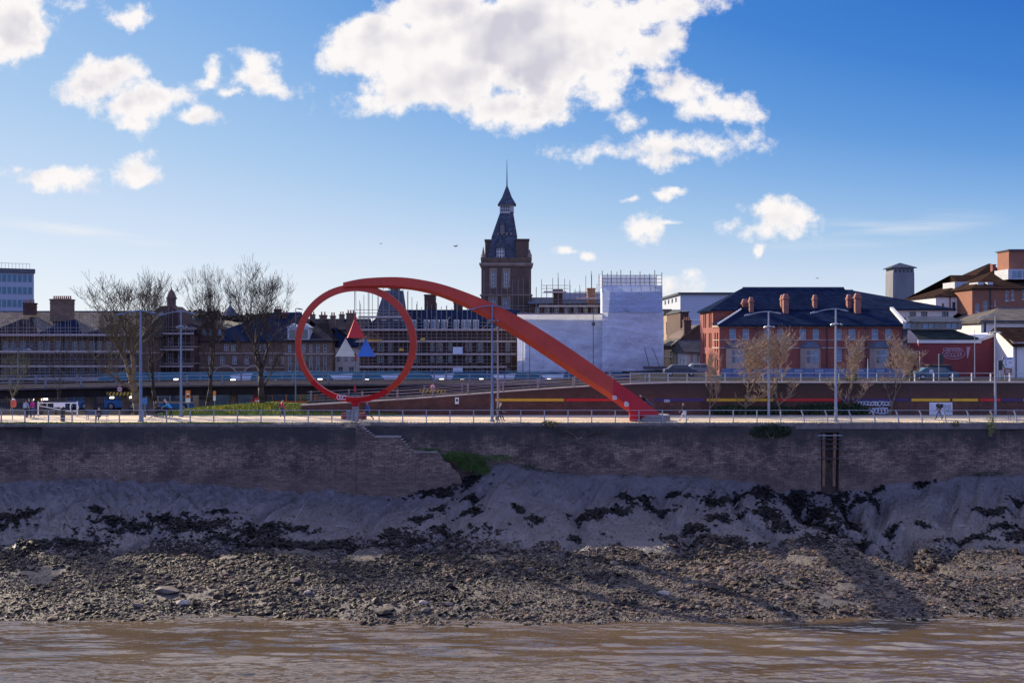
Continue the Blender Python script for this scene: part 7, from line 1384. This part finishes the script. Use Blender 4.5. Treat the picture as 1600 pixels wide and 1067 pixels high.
e = empty('information_totem', (ax(226, 108), 108, 0), 'dark information post with blue head behind the leftmost lamp post', 'sign'); m = MB(); x = ax(226, 108); m.box(x-.12, x+.12, 108, 108.1, 0, 1.3); m.build('post', LG, e); m = MB(); m.box(x-.28, x+.25, 107.98, 108.1, 1.3, 1.9); m.build('panel', bb_, e)
# gulls
def gull(label, px, py, Y, s_, roll):
    c = P(px, py, Y); e = empty('gull', c, label, 'bird', 'gulls in the sky'); m = MB(); G = mat('gull_grey', (.10,.10,.11), .8, .2, 4)
    m.sweep([[(c.x+dx*s_, c.y+r*s_*math.cos(a), c.z+dz*s_+r*s_*math.sin(a)) for a in (0, 1.26, 2.5, 3.77, 5.03)] for dx, r, dz in ((-.30, .01, 0), (-.22, .05, .01), (-.05, .09, 0), (.15, .06, 0), (.33, .015, .01))]); m.build('body', G, e)
    for w_ in (-1, 1): m = MB(); m.sweep([[(c.x+(.08-t*.18)*s_, c.y+w_*.05*s_*0-w_*t*.35*s_, c.z+zz*s_+.0), (c.x-(.10+t*.10)*s_, c.y-w_*t*.35*s_, c.z+zz*s_+.01), (c.x-(.02+t*.14)*s_+w_*t*.45*s_, c.y-w_*t*.35*s_, c.z+zz*s_+.03*s_)] for t, zz in ((0, .03), (.5, .16+roll*w_*.05), (1.0, .10+roll*w_*.08))] if 0 else [[(c.x+w_*t*.62*s_+.10*s_*(1-t), c.y-.02, c.z+zz*s_), (c.x+w_*t*.62*s_-.10*s_*(1-t)-.01, c.y+.02, c.z+zz*s_), (c.x+w_*t*.62*s_, c.y+.12*s_*(1-t*.7), c.z+zz*s_+.02*s_)] for t, zz in ((0, .03), (.45, .17+roll*w_*.05), (1.0, .10+roll*w_*.12))]); m.build('wing', G, e)
gull('dark gull gliding left of the tower', 712, 385, 100, .62, .5); gull('tiny gull far above the red ring, left of the other', 595, 381, 230, .7, -.4); gull('tiny gull in the sky above the brick offices', 1277, 435, 200, .7, .3)
# ------------------------------------------------------------------ people
SKIN = mat('skin', (.45,.27,.19), .6, .08, 4)
def skin_obj(name, V, E, Rr, mt, parent, sub=2):
    me = bpy.data.meshes.new(name); me.from_pydata([tuple(v) for v in V], E, []); me.materials.append(mt); o = bpy.data.objects.new(name, me); COL.objects.link(o); o.parent = parent
    o.modifiers.new('skin', 'SKIN'); 
    if not me.skin_vertices: me.attributes  # layer is made below
    return o
def add_skin(o, Rr, root=0, sub=1):
    bpy.context.view_layer.objects.active = o
    me = o.data
    if len(me.skin_vertices) == 0:
        with bpy.context.temp_override(object=o, active_object=o):
            try: bpy.ops.mesh.customdata_skin_add()
            except Exception: pass
    sv = me.skin_vertices[0].data
    for i, r in enumerate(Rr): sv[i].radius = (r, r) if not isinstance(r, tuple) else r
    sv[root].use_root = True
    s_ = o.modifiers.new('smooth', 'SUBSURF'); s_.levels = sub; s_.render_levels = sub
    for p in o.data.polygons: p.use_smooth = True
PM = {}
def pm(c, nm): 
    k = 'cloth_'+nm
    return MC.get(k) or mat(k, c, .85, .15, 6)
def person(label, px, Y, face, pose='walk', top=('navy', (.03,.04,.08)), legs=('black', (.02,.02,.025)), hair=('grey', (.35,.33,.30)), h=1.72, stride=.32, z0=0, long_coat=False, bag=None, phase=1, loc=None, tilt=None):
    """face : heading in radians about z, 0 = towards +x"""
    base = loc or Vector((ax(px, Y), Y, z0)); e = empty('person', base, label, 'person'); k = h/1.75
    sit = pose == 'sit'; st_ = stride if pose == 'walk' else .06; ph = phase
    hz = .93 if not sit else .50; lean_ = .06 if pose == 'walk' else (.42 if pose == 'bend' else 0)
    J = {}
    J['pel'] = (0, 0, hz); J['wai'] = (lean_*.3, 0, hz+.20); J['che'] = (lean_*.8, 0, hz+.42); J['nek'] = (lean_*1.1, 0, hz+.56); J['hdb'] = (lean_*1.15+.01, 0, hz+.66); J['hdt'] = (lean_*1.3+.02, 0, hz+.78); J['nos'] = (lean_*1.25+.115, 0, hz+.69)
    for s_, n in ((1, 'L'), (-1, 'R')):
        f = s_*ph; J['hip'+n] = (0, .09*s_, hz-.04)
        if sit: J['kne'+n] = (.44, .11*s_, hz+.0); J['ank'+n] = (.46, .11*s_, .09); J['toe'+n] = (.62, .12*s_, .04)
        else:
            J['kne'+n] = (st_*.55*f+.05, .10*s_, .50); J['ank'+n] = (st_*1.15*f-(.06 if f < 0 else 0), .10*s_, .09+(.07 if f < 0 and pose == 'walk' else 0)); J['toe'+n] = (J['ank'+n][0]+.16, .11*s_, .035+(.0 if f > 0 else .0))
        J['sho'+n] = (lean_*.95, .19*s_, hz+.50)
        sw = -f*.22 if pose == 'walk' else .05
        if sit or pose == 'bend': J['elb'+n] = (lean_+.16, .24*s_, hz+.26); J['wri'+n] = (lean_+.38, .16*s_, hz+.22)
        elif pose == 'hold': J['elb'+n] = (.05, .26*s_, hz+.22); J['wri'+n] = (.26, .14*s_, hz+.26)
        else: J['elb'+n] = (sw*.6-.03, .25*s_, hz+.20); J['wri'+n] = (sw*1.2+.10, .25*s_, hz-.04)
        w_ = Vector(J['wri'+n]); d = (w_-Vector(J['elb'+n])).normalized(); J['pal'+n] = tuple(w_+d*.07)
        side = Vector((d.z, 0, -d.x)); side = side.normalized() if side.length > .1 else Vector((1, 0, 0))
        for i, (o_, l_) in enumerate(((-.030, .075), (-.010, .088), (.010, .084), (.030, .066))):
            a = Vector(J['pal'+n])+side*o_+d*.02; J[f'f{i}a'+n] = tuple(a); J[f'f{i}b'+n] = tuple(a+d*l_*.55+Vector((0, -s_*.012, 0))); J[f'f{i}c'+n] = tuple(a+d*l_*.9+Vector((0, -s_*.035, 0)))
        a = w_+d*.03+side*.032; J['tha'+n] = tuple(a); J['thb'+n] = tuple(a+side*.022+d*.035+Vector((0, -s_*.012, 0)))
    names = list(J); idx = {n: i for i, n in enumerate(names)}; c, s2 = math.cos(face), math.sin(face)
    T = lambda p: Vector((p[0]*c-p[1]*s2, p[0]*s2+p[1]*c, p[2]))*k
    if tilt is not None:
        T0 = T; ct, stt = math.cos(tilt), math.sin(tilt); T = lambda p: (lambda q: Vector((q.x*ct+q.z*stt, q.y, -q.x*stt+q.z*ct)))(T0(p))
    ed = [('pel','wai'),('wai','che'),('che','nek'),('nek','hdb'),('hdb','hdt'),('hdb','nos')]
    for n in 'LR':
        ed += [('pel','hip'+n),('hip'+n,'kne'+n),('kne'+n,'ank'+n),('ank'+n,'toe'+n),('che','sho'+n),('sho'+n,'elb'+n),('elb'+n,'wri'+n),('wri'+n,'pal'+n)]
        for i in range(4): ed += [('pal'+n, f'f{i}a'+n), (f'f{i}a'+n, f'f{i}b'+n), (f'f{i}b'+n, f'f{i}c'+n)]
        ed += [('wri'+n,'tha'+n),('tha'+n,'thb'+n)]
    rad = {'pel': .13, 'wai': .12, 'che': .14, 'nek': .055, 'hdb': .088, 'hdt': .085, 'nos': .016, 'hip': .09, 'kne': .058, 'ank': .040, 'toe': .032, 'sho': .058, 'elb': .042, 'wri': .028, 'pal': .032, 'tha': .013, 'thb': .010}
    def rr(n, add=0, mul=1): 
        key = n if n in rad else n[:3]
        return (rad.get(key, .0095)*mul+add)*k
    def mk(name, nodes_, edges_, mt, add=0, over={}, sub=1, root=0):
        V = [T(J[n]) for n in nodes_]; im = {n: i for i, n in enumerate(nodes_)}; E = [(im[a], im[b]) for a, b in edges_ if a in im and b in im]
        o = skin_obj(name, V, E, None, mt, e); add_skin(o, [(over[n]*k if n in over else rr(n, add)) for n in nodes_], root, sub); return o
    mk('body', names, ed, SKIN)
    tn = ['pel','wai','che','nek']+[x+n for n in 'LR' for x in ('sho','elb','wri')]; mk('jacket', tn, ed, pm(top[1], top[0]), .022, {'nek': .072, 'pel': .165 if not long_coat else .19, 'wai': .155})
    ln = ['pel']+[x+n for n in 'LR' for x in ('hip','kne','ank')]; mk('trousers', ln, ed, pm(legs[1], legs[0]), .016, {'pel': .14})
    for n in 'LR': mk('shoe', ['ank'+n, 'toe'+n], [('ank'+n, 'toe'+n)], pm((.02,.02,.02), 'shoe_black'), .012)
    J['hrb'] = (J['hdb'][0]-.035, 0, J['hdb'][2]+.03); J['hrt'] = (J['hdt'][0]-.02, 0, J['hdt'][2]+.025); mk('hair', ['hrb', 'hrt'], [('hrb', 'hrt')], pm(hair[1], hair[0]), 0, {'hrb': .092, 'hrt': .088})
    if bag: J['bga'] = (-.20, 0, hz+.12); J['bgb'] = (-.20, 0, hz+.42); o = mk('backpack', ['bga', 'bgb'], [('bga', 'bgb')], pm(bag[1], bag[0]), 0, {'bga': .14, 'bgb': .12})
    return e
PIR = math.pi
person('person with a grey-blue bag and coat, leftmost of the trio by the lifebuoy', 40.5, 106.8, PIR/2, 'stand', ('bluegrey', (.22,.30,.40)), ('black', (.02,.02,.025)), ('dark', (.04,.03,.03)), 1.72, bag=('palebag', (.28,.36,.46)))
person('tall person in black coat, middle of the trio by the lifebuoy', 45.5, 107.4, 2.2, 'stand', ('black', (.015,.015,.02)), ('black', (.02,.02,.025)), ('greyhair', (.35,.33,.32)), 1.84)
person('person in bright magenta jacket, right of the trio by the lifebuoy', 51, 107.5, PIR*.9, 'hold', ('magenta', (.50,.02,.22)), ('denim', (.04,.07,.18)), ('blonde', (.50,.40,.25)), 1.72)
person('person in black seated on the dark bench', 155, 103.3, -PIR/2, 'sit', ('black', (.015,.015,.02)), ('black', (.02,.02,.025)), ('dark', (.04,.03,.03)), 1.7)
person('person in dark top with white sleeves, left of the trio near the second lamp post', 243, 107.8, .2, 'hold', ('charcoal', (.05,.05,.06)), ('black', (.02,.02,.025)), ('brown', (.10,.06,.04)), 1.66)
person('person standing in black with pale scarf, middle of the trio near the second lamp post', 257.5, 107.9, PIR, 'stand', ('black', (.015,.015,.02)), ('black', (.02,.02,.025)), ('blonde', (.50,.40,.25)), 1.80)
person('person in bright cyan jacket bending, right of the trio near the second lamp post', 267.5, 107.4, PIR, 'bend', ('cyan', (.02,.30,.55)), ('black', (.02,.02,.025)), ('greyhair', (.35,.33,.32)), 1.66)
person('person in red jacket with dark backpack before the grass verge', 440, 108.2, .4, 'walk', ('red', (.45,.03,.06)), ('navy', (.03,.04,.09)), ('dark', (.04,.03,.03)), 1.74, .15, bag=('darkbag', (.03,.03,.06)))
person('white-haired person in blue coat striding left past the ring pedestal', 575, 103.3, PIR, 'walk', ('blue', (.03,.13,.42)), ('navy', (.03,.04,.09)), ('whitehair', (.6,.6,.6)), 1.74, .42, long_coat=True)
person('person in black walking right beside the pinkish post, nearer of the couple', 781.5, 102.8, .1, 'walk', ('black', (.015,.015,.02)), ('black', (.02,.02,.025)), ('blonde', (.50,.40,.25)), 1.76, .30)
person('person in dark coat just left of the walking couple, behind the pinkish post', 779, 103.4, .0, 'walk', ('charcoal', (.05,.05,.06)), ('black', (.02,.02,.025)), ('greyhair', (.35,.33,.32)), 1.72, .22, phase=-1)
person('person in black top and white trousers walking left of the yellow stripe', 1069, 102.9, 3.0, 'walk', ('black', (.015,.015,.02)), ('white', (.6,.6,.62)), ('brown', (.10,.06,.04)), 1.74, .30)
person('person in black hoodie walking before the white heart mural', 1467.5, 104.5, 2.6, 'walk', ('black', (.015,.015,.02)), ('slate', (.06,.09,.14)), ('dark', (.04,.03,.03)), 1.78, .22)
pb = P(1016, 634.5, YS+.25)
person('person in black and white reclining on the lower slope of the red tail', 1010, YS, PIR, 'stand', ('black', (.015,.015,.02)), ('slate', (.06,.09,.14)), ('greyhair', (.35,.33,.32)), 1.7, loc=pb+Vector((.35, 0, .0)), tilt=-.92)
